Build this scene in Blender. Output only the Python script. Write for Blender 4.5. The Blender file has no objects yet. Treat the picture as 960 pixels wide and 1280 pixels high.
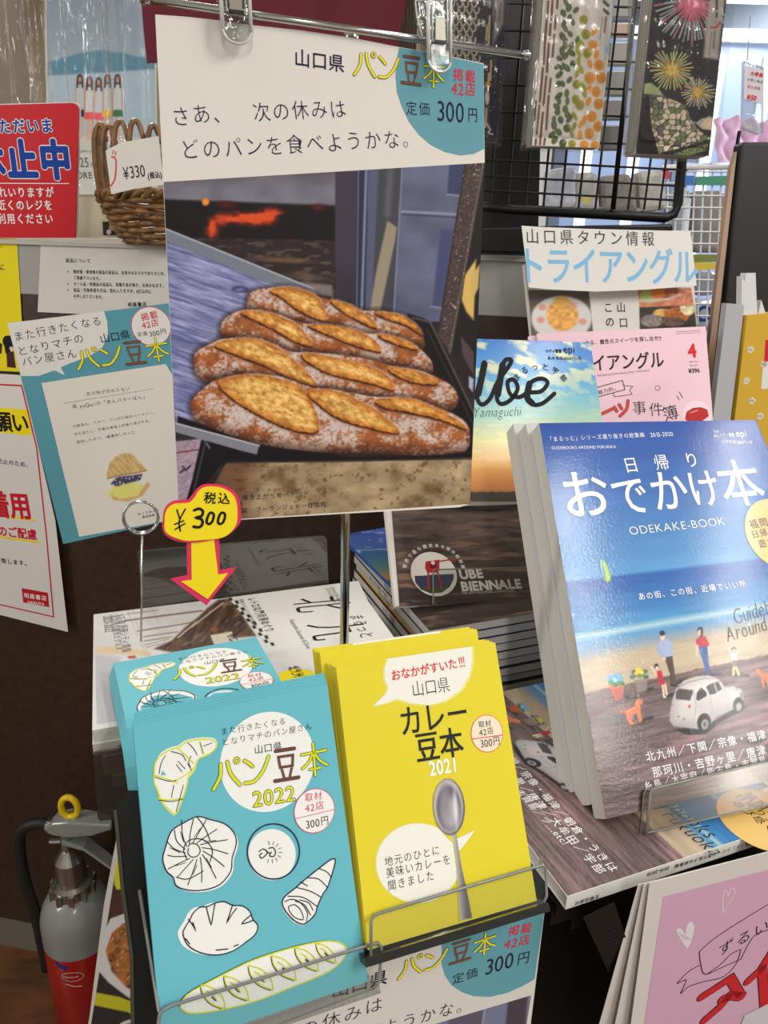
import bpy, math, random
import numpy as np
from mathutils import Vector, Matrix
random.seed(7)
scene = bpy.context.scene
COL = scene.collection
# ------------------------------------------------------------------ camera
FPX = 950.0
PITCH = math.radians(20); ROLL = .03
CAM = np.array([0., 0., 1.5])
_r = np.array([1., 0, 0]); FW = np.array([0, math.cos(PITCH), -math.sin(PITCH)]); _u = np.cross(_r, FW)
RT = math.cos(ROLL)*_r + math.sin(ROLL)*_u
UP = -math.sin(ROLL)*_r + math.cos(ROLL)*_u
cd = bpy.data.cameras.new('camera'); cam = bpy.data.objects.new('camera', cd); COL.objects.link(cam)
cd.sensor_fit = 'VERTICAL'; cd.sensor_height = 24.0; cd.lens = FPX/1280*24.0
cd.clip_start = .02; cd.clip_end = 60
cam.matrix_world = Matrix(((RT[0], UP[0], -FW[0], CAM[0]), (RT[1], UP[1], -FW[1], CAM[1]), (RT[2], UP[2], -FW[2], CAM[2]), (0, 0, 0, 1)))
scene.camera = cam
scene.view_settings.view_transform = 'Standard'; scene.view_settings.look = 'None'
scene.view_settings.gamma = 1.0; scene.view_settings.use_curve_mapping = False
scene.view_settings.exposure = 0.42
# ------------------------------------------------------------------ world + lamps
w = bpy.data.worlds.new('shop_ambience'); scene.world = w; w.use_nodes = True
w.node_tree.nodes['Background'].inputs[0].default_value = (1.0, .975, .94, 1)
w.node_tree.nodes['Background'].inputs[1].default_value = .38
def lamp(name, loc, target, energy, sx, sy, color=(1, .98, .945)):
    l = bpy.data.lights.new(name, 'AREA'); l.shape = 'RECTANGLE'; l.size = sx; l.size_y = sy
    l.energy = energy; l.color = color
    o = bpy.data.objects.new(name, l); COL.objects.link(o); o.location = loc
    o.rotation_euler = (Vector(target)-Vector(loc)).to_track_quat('-Z', 'Y').to_euler()
    return o
# ceiling strip lamps of the shop (2.75 m up), plus one lower fill lamp added at the left
for cx_, cy_, ln_, en_ in ((1.45, -.62, 1.5, 20), (2.08, -.52, 2.0, 30)):
    o = lamp('ceiling_and_fill_lamp', (cx_, cy_, 2.75), (cx_, cy_, 0), en_, .05, ln_); o.rotation_euler = (0, 0, .557)
lamp('ceiling_and_fill_lamp', (.3, -1.3, 2.75), (.3, 0, .9), 15, .16, 1.2)
lamp('ceiling_and_fill_lamp', (-.5, .35, 2.75), (-.5, .35, 0), 1.5, .16, 1.2)
lamp('ceiling_and_fill_lamp', (.62, 1.25, 2.75), (.62, 1.25, 0), 4, .16, 1.2)
lamp('ceiling_and_fill_lamp', (-2.2, -.2, 2.2), (.3, .7, 1.1), 16, .16, 1.2)  # unseen fill lamp, added below ceiling height to brighten left-facing spines and page edges
lamp('ceiling_and_fill_lamp', (2.2, 3.2, 2.75), (2.2, 3.2, 0), 70, .2, 2.2, (.85, .93, 1))
lamp('ceiling_and_fill_lamp', (-.9, 2.4, 2.75), (-.9, 2.4, 0), 30, .2, 1.2)
# ------------------------------------------------------------------ colours / materials
def lin(c):
    c = np.asarray(c, float)/255.0
    return np.where(c <= .04045, c/12.92, ((c+.055)/1.055)**2.4)
MATS = {}
def attr_mat(name, rough=.5, coat=0., spec=.5, bump=None):
    """material that reads the printed colour stored on the mesh"""
    if name in MATS: return MATS[name]
    m = bpy.data.materials.new(name); m.use_nodes = True; nt = m.node_tree; b = nt.nodes['Principled BSDF']
    a = nt.nodes.new('ShaderNodeAttribute'); a.attribute_name = 'Col'
    nt.links.new(a.outputs['Color'], b.inputs['Base Color'])
    b.inputs['Roughness'].default_value = rough; b.inputs['Specular IOR Level'].default_value = spec
    b.inputs['Coat Weight'].default_value = coat; b.inputs['Coat Roughness'].default_value = .11
    if bump:
        n = nt.nodes.new('ShaderNodeTexNoise'); n.inputs['Scale'].default_value = bump[0]; n.inputs['Detail'].default_value = 3
        t = nt.nodes.new('ShaderNodeTexCoord'); nt.links.new(t.outputs['Object'], n.inputs['Vector'])
        bp = nt.nodes.new('ShaderNodeBump'); bp.inputs['Strength'].default_value = bump[1]; bp.inputs['Distance'].default_value = bump[2]
        nt.links.new(n.outputs['Fac'], bp.inputs['Height']); nt.links.new(bp.outputs['Normal'], b.inputs['Normal'])
        if coat: nt.links.new(bp.outputs['Normal'], b.inputs['Coat Normal'])
    MATS[name] = m; return m
def solid(name, rgb, rough=.5, metal=0., coat=0., spec=.5, noise=None, emit=0., wood=None, trans=0., alpha=1.):
    if name in MATS: return MATS[name]
    m = bpy.data.materials.new(name); m.use_nodes = True; nt = m.node_tree; b = nt.nodes['Principled BSDF']
    c = tuple(lin(rgb))+(1,)
    b.inputs['Base Color'].default_value = c; b.inputs['Roughness'].default_value = rough; b.inputs['Metallic'].default_value = metal
    b.inputs['Coat Weight'].default_value = coat; b.inputs['Specular IOR Level'].default_value = spec
    b.inputs['Transmission Weight'].default_value = trans
    if emit: b.inputs['Emission Color'].default_value = c; b.inputs['Emission Strength'].default_value = emit
    if noise or wood:
        t = nt.nodes.new('ShaderNodeTexCoord'); mp = nt.nodes.new('ShaderNodeMapping'); n = nt.nodes.new('ShaderNodeTexNoise')
        nt.links.new(t.outputs['Object'], mp.inputs['Vector']); nt.links.new(mp.outputs[0], n.inputs['Vector'])
        cr = nt.nodes.new('ShaderNodeValToRGB'); nt.links.new(n.outputs['Fac'], cr.inputs[0])
        if wood: mp.inputs['Scale'].default_value = wood[0]; n.inputs['Scale'].default_value = 1; n.inputs['Detail'].default_value = 6; amt = wood[1]
        else: n.inputs['Scale'].default_value = noise[0]; n.inputs['Detail'].default_value = 4; amt = noise[1]
        cr.color_ramp.elements[0].position = .3; cr.color_ramp.elements[1].position = .7
        cr.color_ramp.elements[0].color = tuple(x*(1-amt) for x in c[:3])+(1,); cr.color_ramp.elements[1].color = tuple(min(1, x*(1+amt)) for x in c[:3])+(1,)
        nt.links.new(cr.outputs[0], b.inputs['Base Color'])
    MATS[name] = m; return m
def clear(name, tint=(255, 255, 255), refl=.06, rough=.05, bump=None, solidity=0., fres=.5):
    """thin clear plastic: mostly transparent, reflecting more at grazing angles"""
    if name in MATS: return MATS[name]
    m = bpy.data.materials.new(name); m.use_nodes = True; nt = m.node_tree; nt.nodes.remove(nt.nodes['Principled BSDF'])
    out = nt.nodes['Material Output']; tr = nt.nodes.new('ShaderNodeBsdfTransparent'); gl = nt.nodes.new('ShaderNodeBsdfGlossy')
    tr.inputs[0].default_value = tuple(lin(tint))+(1,); gl.inputs['Roughness'].default_value = rough
    fr = nt.nodes.new('ShaderNodeLayerWeight'); fr.inputs['Blend'].default_value = .25
    ma = nt.nodes.new('ShaderNodeMath'); ma.operation = 'MULTIPLY_ADD'; ma.inputs[1].default_value = fres; ma.inputs[2].default_value = refl; ma.use_clamp = True
    nt.links.new(fr.outputs['Fresnel'], ma.inputs[0]); mx = nt.nodes.new('ShaderNodeMixShader')
    nt.links.new(ma.outputs[0], mx.inputs[0]); nt.links.new(tr.outputs[0], mx.inputs[1]); nt.links.new(gl.outputs[0], mx.inputs[2])
    last = mx
    if solidity:
        df = nt.nodes.new('ShaderNodeBsdfDiffuse'); df.inputs[0].default_value = (.6, .6, .58, 1)
        m2 = nt.nodes.new('ShaderNodeMixShader'); m2.inputs[0].default_value = solidity
        nt.links.new(mx.outputs[0], m2.inputs[1]); nt.links.new(df.outputs[0], m2.inputs[2]); last = m2
    if bump:
        t = nt.nodes.new('ShaderNodeTexCoord'); mp = nt.nodes.new('ShaderNodeMapping'); mp.inputs['Scale'].default_value = bump[0]
        n = nt.nodes.new('ShaderNodeTexNoise'); n.inputs['Scale'].default_value = 1; n.inputs['Detail'].default_value = 3
        nt.links.new(t.outputs['Object'], mp.inputs[0]); nt.links.new(mp.outputs[0], n.inputs['Vector'])
        bp = nt.nodes.new('ShaderNodeBump'); bp.inputs['Strength'].default_value = bump[1]; bp.inputs['Distance'].default_value = bump[2]
        nt.links.new(n.outputs['Fac'], bp.inputs['Height']); nt.links.new(bp.outputs['Normal'], gl.inputs['Normal'])
    nt.links.new(last.outputs[0], out.inputs['Surface']); MATS[name] = m; return m
PAPER = attr_mat('printed_paper', .6, spec=.22)
GLOSS = attr_mat('glossy_printed_cover', .6, coat=.34, spec=.25, bump=(420, .22, .0004))
MATTE = attr_mat('matte_print', .75, spec=.25)
PAGES = solid('page_edges', (216, 212, 204), .8, wood=((30, 30, 1600), .10))
ACR = clear('clear_acrylic', (250, 251, 250), .03, .03)
ACE = solid('acrylic_cut_edge', (120, 122, 116), .25)
CHROME = solid('chrome', (190, 190, 188), .16, 1.)
BLACK = solid('black_plastic', (13, 13, 14), .4, spec=.3)
# ------------------------------------------------------------------ objects
def empty(name, M=None, label=None, cat=None, group=None):
    o = bpy.data.objects.new(name, None); COL.objects.link(o); o.empty_display_size = .02
    if M is not None: o.matrix_world = M
    tag(o, label, cat, group); return o
def tag(o, label=None, cat=None, group=None, kind=None):
    if label: o['label'] = label
    if cat: o['category'] = cat
    if group: o['group'] = group
    if kind: o['kind'] = kind
    return o
def mesh(name, V, Fc, mat, parent=None, cols=None, smooth=False, M=None):
    me = bpy.data.meshes.new(name)
    me.from_pydata([tuple(map(float, v)) for v in V], [], [tuple(map(int, f)) for f in Fc])
    if cols is not None:
        a = me.color_attributes.new('Col', 'FLOAT_COLOR', 'POINT')
        c = np.ones((len(V), 4), np.float32); c[:, :3] = cols; a.data.foreach_set('color', c.ravel())
    for m_ in (mat if isinstance(mat, (list, tuple)) else [mat]): me.materials.append(m_)
    if smooth: me.polygons.foreach_set('use_smooth', [True]*len(me.polygons))
    me.update()
    o = bpy.data.objects.new(name, me); COL.objects.link(o)
    if parent is not None: o.parent = parent
    if M is not None: o.matrix_world = M
    return o
def grid_mesh(name, P, C, mat, parent):
    """P (ny,nx,3) local points, C (ny,nx,3) linear colours"""
    ny, nx = P.shape[:2]; me = bpy.data.meshes.new(name)
    idx = np.arange(ny*nx).reshape(ny, nx)
    q = np.stack([idx[1:, :-1], idx[1:, 1:], idx[:-1, 1:], idx[:-1, :-1]], -1).reshape(-1, 4)
    me.vertices.add(ny*nx); me.vertices.foreach_set('co', P.astype(np.float32).ravel())
    me.loops.add(q.size); me.loops.foreach_set('vertex_index', q.ravel().astype(np.int32))
    me.polygons.add(len(q)); me.polygons.foreach_set('loop_start', np.arange(0, q.size, 4, dtype=np.int32))
    me.polygons.foreach_set('use_smooth', [True]*len(q))
    a = me.color_attributes.new('Col', 'FLOAT_COLOR', 'POINT'); c = np.ones((ny*nx, 4), np.float32); c[:, :3] = C.reshape(-1, 3)
    a.data.foreach_set('color', c.ravel()); me.materials.append(mat); me.update(calc_edges=True); me.validate()
    o = bpy.data.objects.new(name, me); COL.objects.link(o); o.parent = parent; return o
class MB:
    """collects boxes, prisms and tubes (in the parent's own axes) into one mesh"""
    def __init__(s): s.V = []; s.F = []; s.C = []
    def add(s, V, F, col=None):
        b = len(s.V); s.V += [tuple(v) for v in V]; s.F += [tuple(i+b for i in f) for f in F]; s.C += [col if col is not None else (1, 1, 1)]*len(V); return s
    def box(s, a, b, col=None):
        (x0, y0, z0), (x1, y1, z1) = a, b
        return s.add([(x0, y0, z0), (x1, y0, z0), (x1, y1, z0), (x0, y1, z0), (x0, y0, z1), (x1, y0, z1), (x1, y1, z1), (x0, y1, z1)],
                     [(0, 3, 2, 1), (4, 5, 6, 7), (0, 1, 5, 4), (1, 2, 6, 5), (2, 3, 7, 6), (3, 0, 4, 7)], col)
    def prism(s, poly, z0, z1, col=None):
        a = sum(poly[i][0]*poly[(i+1) % len(poly)][1]-poly[(i+1) % len(poly)][0]*poly[i][1] for i in range(len(poly)))
        if a < 0: poly = poly[::-1]
        n = len(poly); V = [(p[0], p[1], z0) for p in poly]+[(p[0], p[1], z1) for p in poly]
        return s.add(V, [tuple(range(n-1, -1, -1)), tuple(range(n, 2*n))]+[(i, (i+1) % n, (i+1) % n+n, i+n) for i in range(n)], col)
    def tube(s, pts, r, n=8, cap=True, col=None, closed=False):
        P = [Vector(p) for p in pts]; N = len(P); V = []; F = []
        rr = r if isinstance(r, (list, tuple)) else [r]*N
        prev = None
        for i in range(N):
            if closed: t = P[(i+1) % N]-P[i-1]
            else: t = P[min(i+1, N-1)]-P[max(i-1, 0)]
            t.normalize()
            if prev is None:
                a = Vector((0, 0, 1)) if abs(t.z) < .9 else Vector((1, 0, 0)); u = t.cross(a).normalized()
            else: u = (prev-t*prev.dot(t)).normalized()
            prev = u; v = t.cross(u)
            for k in range(n):
                an = 2*math.pi*k/n; V.append(P[i]+(u*math.cos(an)+v*math.sin(an))*rr[i])
        for i in range(N if closed else N-1):
            j = (i+1) % N
            for k in range(n): F.append((i*n+k, i*n+(k+1) % n, j*n+(k+1) % n, j*n+k))
        if cap and not closed: F += [tuple(range(n-1, -1, -1)), tuple(range((N-1)*n, N*n))]
        return s.add(V, F, col)
    def lathe(s, prof, c=(0, 0, 0), n=32, col=None):
        V = []; F = []
        for (r, z) in prof:
            for k in range(n): an = 2*math.pi*k/n; V.append((c[0]+r*math.cos(an), c[1]+r*math.sin(an), c[2]+z))
        for i in range(len(prof)-1):
            for k in range(n): F.append((i*n+k, i*n+(k+1) % n, (i+1)*n+(k+1) % n, (i+1)*n+k))
        F += [tuple(range(n-1, -1, -1)), tuple(range((len(prof)-1)*n, len(prof)*n))]
        return s.add(V, F, col)
    def build(s, name, mat, parent=None, smooth=False, label=None, M=None):
        o = mesh(name, s.V, s.F, mat, parent, cols=np.array(s.C), smooth=smooth, M=M)
        if label: o['label'] = label
        return o
def bevel(o, w_=.002, seg=2):
    m = o.modifiers.new('bevel', 'BEVEL'); m.width = w_; m.segments = seg; m.limit_method = 'ANGLE'; return o
def autosmooth(o, ang=40):
    for p in o.data.polygons: p.use_smooth = True
    try: o.data.set_sharp_from_angle(angle=math.radians(ang))
    except Exception: pass
    return o
# ------------------------------------------------------------------ where a photograph point lies in the room
def ray(px, py): return FW+RT*((px-480)/FPX)-UP*((py-640)/FPX)
def at(px, py, zc): return CAM+ray(px, py)*zc
class Sheet:
    """a flat (or gently bent) sheet in the room: origin, axes, and the map from photo measurements to its own metres"""
    def __init__(s, anchor, zc, yaw, lean, roll_to=None, roll=0.):
        y, l = math.radians(yaw), math.radians(lean)
        s.O = at(anchor[0], anchor[1], zc) if zc is not None else np.array(anchor, float)
        ex = np.array([math.cos(y), math.sin(y), 0.]); n = np.array([math.sin(y)*math.cos(l), -math.cos(y)*math.cos(l), math.sin(l)])
        s.ex, s.n = ex, n; s.ey = np.cross(n, ex)
        if roll_to is not None:
            a, b = s.m(roll_to[0]), s.m(roll_to[1]); roll = math.atan2(b[1]-a[1], b[0]-a[0])
        if roll:
            c, q = math.cos(roll), math.sin(roll); s.ex, s.ey = c*s.ex+q*s.ey, -q*s.ex+c*s.ey
        s.sub = None; s.bend = None
    def m(s, p):
        d = ray(p[0], p[1]); t = ((s.O-CAM)@s.n)/(d@s.n); q = CAM+d*t-s.O
        return np.array([q@s.ex, q@s.ey])
    def mm(s, X, Y):
        d = FW[None]+RT[None]*((X.ravel()[:, None]-480)/FPX)-UP[None]*((Y.ravel()[:, None]-640)/FPX)
        t = ((s.O-CAM)@s.n)/(d@s.n); q = CAM+d*t[:, None]-s.O
        return (q@s.ex).reshape(X.shape), (q@s.ey).reshape(X.shape)
    def matrix(s):
        e = s.ex, s.ey, s.n
        return Matrix([[e[0][i], e[1][i], e[2][i], s.O[i]] for i in range(3)]+[[0, 0, 0, 1]])
    def world(s, a, b, h=0.): return s.O+s.ex*a+s.ey*b+s.n*h
class Moved:
    """the same print seen on another sheet: maps the photo measurements of sheet A onto sheet B"""
    def __init__(s, A, f): s.A = A; s.f = f
    def m(s, p): return np.array(s.f(*s.A.m(p)))
# ------------------------------------------------------------------ printing: lettering and line drawing as thin ink layers
GLY = {}
def glyphs(ch, off):
    k = (ch, off)
    if k in GLY: return GLY[k]
    cu = bpy.data.curves.new('t', 'FONT'); cu.body = ch; cu.size = 1.0; cu.resolution_u = 3; cu.offset = off
    o = bpy.data.objects.new('t', cu); COL.objects.link(o)
    me = o.to_mesh()
    V = np.array([v.co[:2] for v in me.vertices]) if len(me.vertices) else np.zeros((0, 2)); Fc = [tuple(p.vertices) for p in me.polygons]
    o.to_mesh_clear(); bpy.data.objects.remove(o); bpy.data.curves.remove(cu)
    GLY[k] = (V, Fc); return GLY[k]
def _full(ch): return ord(ch) > 0x2E00 or ch in '「」、。・／￥'
def advance(ch):
    if _full(ch): return 1.0
    if ch == ' ': return .35
    V, _ = glyphs(ch, 0.)
    return (V[:, 0].max()+.07) if len(V) else .35
class Print:
    def __init__(s, sheet, root, mat=MATTE, base=.00012, step=.00009):
        s.sh = sheet; s.root = root; s.mat = mat; s.base = base; s.step = step; s.bufs = {}
    def put(s, part, V2, F, col, layer, dz=0.):
        part = getattr(s, 'cur', part) if part == 'drawing' else part
        b = s.bufs.setdefault(part, ([], [], [])); o = len(b[0]); z = s.base+s.step*layer+dz; c = lin(col)
        b[0].extend((v[0], v[1], z) for v in V2); b[1].extend(tuple(i+o for i in f) for f in F); b[2].extend([c]*len(V2))
    def poly(s, pts, col, layer=0, part='drawing'):
        V = [s.sh.m(p) for p in pts]; s.put(part, V, [tuple(range(len(V)))[::-1]] if _area(V) < 0 else [tuple(range(len(V)))], col, layer)
    def circle(s, c, e, col, layer=0, part='drawing', n=48, sy=1., rot=0.):
        C = s.sh.m(c); E = s.sh.m(e); r = np.linalg.norm(E-C) if not isinstance(e, (int, float)) else e
        V = [(C[0]+r*math.cos(2*math.pi*k/n)*math.cos(rot)-r*sy*math.sin(2*math.pi*k/n)*math.sin(rot), C[1]+r*math.cos(2*math.pi*k/n)*math.sin(rot)+r*sy*math.sin(2*math.pi*k/n)*math.cos(rot)) for k in range(n)]
        s.put(part, V, [tuple(range(n))], col, layer)
    def ring(s, c, e, wpx, col, layer=1, part='drawing', n=40):
        C = s.sh.m(c); E = s.sh.m(e); r = np.linalg.norm(E-C); wd = np.linalg.norm(s.sh.m((c[0]+wpx, c[1]))-C)
        V = []; 
        for k in range(n):
            a = 2*math.pi*k/n
            for q in (r-wd/2, r+wd/2): V.append((C[0]+q*math.cos(a), C[1]+q*math.sin(a)))
        s.put(part, V, [(2*k, 2*k+1, (2*k+3) % (2*n), (2*k+2) % (2*n)) for k in range(n)], col, layer)
    def stroke(s, pts, wpx, col, layer=1, part='drawing', smooth=0, closed=False, taper=0.):
        P = [np.array(p, float) for p in pts]
        if smooth and len(P) > 2: P = catmull(P, smooth, closed)
        Q = [s.sh.m(p) for p in P]; wd = np.linalg.norm(s.sh.m((P[0][0]+wpx, P[0][1]))-Q[0])/2
        wd2 = np.linalg.norm(s.sh.m((P[0][0], P[0][1]+wpx))-Q[0])/2; wd = (wd*wd2)**.5
        V, F = ribbon(Q, wd, closed, taper); s.put(part, V, F, col, layer)
    def text(s, t, p0, p1, col, off=0., h=None, layer=2, part='lettering', jit=0., fill=.9, slant=0., arc=0.):
        """p0,p1: baseline ends of the line in the photo; h: glyph height / width ratio tweak"""
        A = s.sh.m(p0); B = s.sh.m(p1); d = B-A; L = np.linalg.norm(d); u = d/L; v = np.array([-u[1], u[0]])
        W = sum(advance(c) for c in t); k = L/W; ky = k*(h or 1.); x = 0.
        if part == 'lettering': s.nt = getattr(s, 'nt', 0)+1; part = 'lettering.%d' % s.nt
        for c in t:
            if c != ' ':
                bold = off if off > .007 else 0.
                V, F = glyphs(c, 0. if bold else off)
                if len(V):
                    a = random.uniform(-jit, jit); cx = .5 if _full(c) else 0
                    V = V-np.array([cx, .35]); V = np.stack([V[:, 0]*math.cos(a)-V[:, 1]*math.sin(a), V[:, 0]*math.sin(a)+V[:, 1]*math.cos(a)], 1)+np.array([cx, .35])
                    if _full(c): V = (V-np.array([.5, .38]))*fill+np.array([.5, .44])
                    X = (x+V[:, 0]+slant*V[:, 1])*k; Y = V[:, 1]*ky+(random.uniform(-jit, jit)*.5*k)+arc*math.sin(math.pi*(x/W))*L
                    P = A[None]+X[:, None]*u[None]+Y[:, None]*v[None]
                    if bold:
                        nb = 4 if bold < .03 else 10
                        for b_ in range(nb):
                            an = 2*math.pi*(b_+.5)/nb; s.put(part, P+(u*math.cos(an)+v*math.sin(an))[None]*bold*k, F, col, layer, b_*6e-6)
                        if nb == 10: s.put(part, P, F, col, layer, 6.6e-5)
                    else: s.put(part, P, F, col, layer)
            x += advance(c)
    def logo(s, strokes, p0, p1, layer=3, part='lettering', hs=1., wt=1.):
        """hand-drawn title glyphs given as strokes in a unit box; p0,p1 baseline ends"""
        A = s.sh.m(p0); B = s.sh.m(p1); d = B-A; L = np.linalg.norm(d); u = d/L; v = np.array([-u[1], u[0]]); W = sum(g[0] for g in strokes); k = L/W; x = 0
        for adv, lst in strokes:
            for (kind, data, wd, c, oc) in lst:
                if kind == 'c':
                    n = 20; cc, r = data
                    pts = [(cc[0]+r*math.cos(2*math.pi*i/n), cc[1]+r*math.sin(2*math.pi*i/n)) for i in range(n)]; closed = True
                else: pts = [p for p in catmull([np.array(p) for p in data], 4, False)] if len(data) > 2 and kind == 's' else data; closed = kind == 'p'
                Q = [A+(x+p[0]*adv*.96)*k*u+p[1]*k*hs*v for p in pts]
                if oc is not None:
                    V, F = ribbon(Q, (wd*wt+.035)*k/2, closed); s.put(part, V, F, oc, layer)
                V, F = ribbon(Q, wd*wt*k/2, closed); s.put(part, V, F, c, layer+1)
            x += adv
    def done(s, bendf=None):
        for part, (V, F, C) in s.bufs.items():
            if bendf: V = [bendf(*p) for p in V]
            mesh(part.split('.')[0], V, F, s.mat, s.root, cols=np.array(C))
        s.bufs = {}
def _area(V): return sum(V[i][0]*V[(i+1) % len(V)][1]-V[(i+1) % len(V)][0]*V[i][1] for i in range(len(V)))
def catmull(P, n, closed=False):
    out = []; N = len(P)
    for i in range(N if closed else N-1):
        if closed: a, b, c, d = P[i-1], P[i], P[(i+1) % N], P[(i+2) % N]
        else: a, b, c, d = P[max(i-1, 0)], P[i], P[i+1], P[min(i+2, N-1)]
        for k in range(n):
            t = k/n; out.append(.5*((2*b)+(-a+c)*t+(2*a-5*b+4*c-d)*t*t+(-a+3*b-3*c+d)*t**3))
    if not closed: out.append(P[-1])
    return out
def ribbon(Q, wd, closed=False, taper=0.):
    Q = [np.array(q, float) for q in Q]; n = len(Q); V = []; F = []
    for i in range(n):
        a = Q[i-1] if (closed or i > 0) else Q[i]; b = Q[(i+1) % n] if (closed or i < n-1) else Q[i]
        d1 = Q[i]-a; d2 = b-Q[i]; l1 = np.linalg.norm(d1); l2 = np.linalg.norm(d2)
        d1 = d1/l1 if l1 > 1e-9 else d2/max(l2, 1e-9); d2 = d2/l2 if l2 > 1e-9 else d1
        t = d1+d2; t = t/max(np.linalg.norm(t), 1e-9); nn = np.array([-t[1], t[0]])
        ww = wd/max(.5, abs(nn@np.array([-d1[1], d1[0]])))
        if taper and not closed: ww *= 1-taper*abs(2*i/(n-1)-1)**2
        V += [Q[i]+nn*ww, Q[i]-nn*ww]
    for i in range(n if closed else n-1):
        j = (i+1) % n; F.append((2*i+1, 2*j+1, 2*j, 2*i))
    if not closed and not taper:      # round ends
        for (c, d) in ((Q[0], Q[0]-Q[1]), (Q[-1], Q[-1]-Q[-2])):
            d = d/max(np.linalg.norm(d), 1e-9); a0 = math.atan2(d[1], d[0]); b = len(V)
            V += [c+wd*np.array([math.cos(a0-math.pi/2+math.pi*k/6), math.sin(a0-math.pi/2+math.pi*k/6)]) for k in range(7)]
            F.append(tuple(range(b, b+7)))
    return V, F
# ------------------------------------------------------------------ painting: numpy colour fields for the printed photographs
def _hash(ix, iy, seed):
    h = (ix.astype(np.int64)*374761393+iy.astype(np.int64)*668265263+seed*144665) & 0x7fffffff
    h = (h ^ (h >> 13))*1274126177 & 0x7fffffff
    return ((h ^ (h >> 16)) & 0xffff)/65535.
def noise(X, Y, sx, sy=None, seed=0, octv=1, ang=0.):
    sy = sy or sx; c, q = math.cos(ang), math.sin(ang); tot = 0; amp = 1; s = 0
    for o in range(octv):
        U = (X*c+Y*q)/sx*2**o; V = (-X*q+Y*c)/sy*2**o; iu = np.floor(U); iv = np.floor(V); fu = U-iu; fv = V-iv
        fu = fu*fu*(3-2*fu); fv = fv*fv*(3-2*fv)
        a, b, d, e = _hash(iu, iv, seed+o), _hash(iu+1, iv, seed+o), _hash(iu, iv+1, seed+o), _hash(iu+1, iv+1, seed+o)
        s = s+amp*((a*(1-fu)+b*fu)*(1-fv)+(d*(1-fu)+e*fu)*fv); tot += amp; amp *= .5
    return s/tot
def sdist(X, Y, pts):
    """signed distance to a polygon, positive inside"""
    P = np.array(pts, float); n = len(P); d2 = np.full(X.shape, 1e18); ins = np.zeros(X.shape, bool)
    for i in range(n):
        a, b = P[i], P[(i+1) % n]; e = b-a; wx = X-a[0]; wy = Y-a[1]; t = np.clip((wx*e[0]+wy*e[1])/max(e@e, 1e-9), 0, 1)
        d2 = np.minimum(d2, (wx-t*e[0])**2+(wy-t*e[1])**2)
        c1 = (a[1] > Y) != (b[1] > Y)
        with np.errstate(divide='ignore', invalid='ignore'): xi = (b[0]-a[0])*(Y-a[1])/(b[1]-a[1] if b[1] != a[1] else 1e-9)+a[0]
        ins ^= c1 & (X < xi)
    d = np.sqrt(d2); return np.where(ins, d, -d)
def sm(d, w_=1.): return np.clip(d/w_+.5, 0, 1)
def segd(X, Y, pts):
    d2 = np.full(X.shape, 1e18)
    for a, b in zip(pts[:-1], pts[1:]):
        a = np.array(a, float); b = np.array(b, float); e = b-a; wx = X-a[0]; wy = Y-a[1]; t = np.clip((wx*e[0]+wy*e[1])/max(e@e, 1e-9), 0, 1)
        d2 = np.minimum(d2, (wx-t*e[0])**2+(wy-t*e[1])**2)
    return np.sqrt(d2)
class Paint:
    """paints in photo measurements (x right, y down) over a bounding box"""
    def __init__(s, X, Y, base): s.X, s.Y = X, Y; s.I = np.zeros(X.shape+(3,)); s.I[:] = base
    def mix(s, m, c):
        m = m[..., None]; c = np.asarray(c, float); s.I = s.I*(1-m)+c*m
    def poly(s, pts, c, soft=1.5): s.mix(sm(sdist(s.X, s.Y, pts), soft), c)
    def ell(s, cx, cy, rx, ry, c, rot=0., soft=1.5, alpha=1.):
        a, b = math.cos(rot), math.sin(rot); u = (s.X-cx)*a+(s.Y-cy)*b; v = -(s.X-cx)*b+(s.Y-cy)*a
        r = np.sqrt((u/rx)**2+(v/ry)**2); s.mix(sm((1-r)*min(rx, ry), soft)*alpha, c)
    def line(s, pts, wd, c, soft=1., alpha=1.): s.mix(sm(wd/2-segd(s.X, s.Y, pts), soft)*alpha, c)
    def mul(s, f): s.I = s.I*f[..., None]
    def lin(s): return lin(np.clip(s.I, 0, 255))
def picture(sheet, root, quad, fn, res=1.3, mat=None, h=.00006, name='picture', bendf=None, inv=None):
    """a printed photograph: fine grid over the quad (TL,TR,BR,BL, photo measurements) coloured by fn(Paint)"""
    q = np.array(quad, float); wpx = max(np.linalg.norm(q[1]-q[0]), np.linalg.norm(q[2]-q[3])); hpx = max(np.linalg.norm(q[3]-q[0]), np.linalg.norm(q[2]-q[1]))
    nx, ny = int(wpx/res)+2, int(hpx/res)+2
    u = np.linspace(0, 1, nx)[None, :, None]; v = np.linspace(0, 1, ny)[:, None, None]
    G = (q[0]*(1-u)+q[1]*u)*(1-v)+(q[3]*(1-u)+q[2]*u)*v
    X, Y = G[..., 0], G[..., 1]
    C = fn(X, Y); A, B = sheet.mm(X, Y); Pt = np.stack([A, B, np.full(A.shape, h)], -1)
    if bendf is not None: Pt = bendf(Pt)
    return grid_mesh(name, Pt, C, mat or sheet_mat(sheet), root)
def sheet_mat(s): return getattr(s, 'mat', PAPER)
def paper(name, sheet, quad, col, label, cat, group=None, th=.0003, mat=None, part='paper'):
    """a single sheet of paper or card; returns its root"""
    r = empty(name, sheet.matrix(), label, cat, group); V = [tuple(sheet.m(p)) for p in quad]
    MB().prism(V, -th, 0, lin(col)).build(part, mat or PAPER, r); sheet.root = r; return r
def inset(V, d):
    c = np.mean(np.array(V), 0); out = []
    for v in V: v = np.array(v); q = c-v; out.append(tuple(v+q/np.linalg.norm(q)*d*1.4))
    return out
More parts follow.
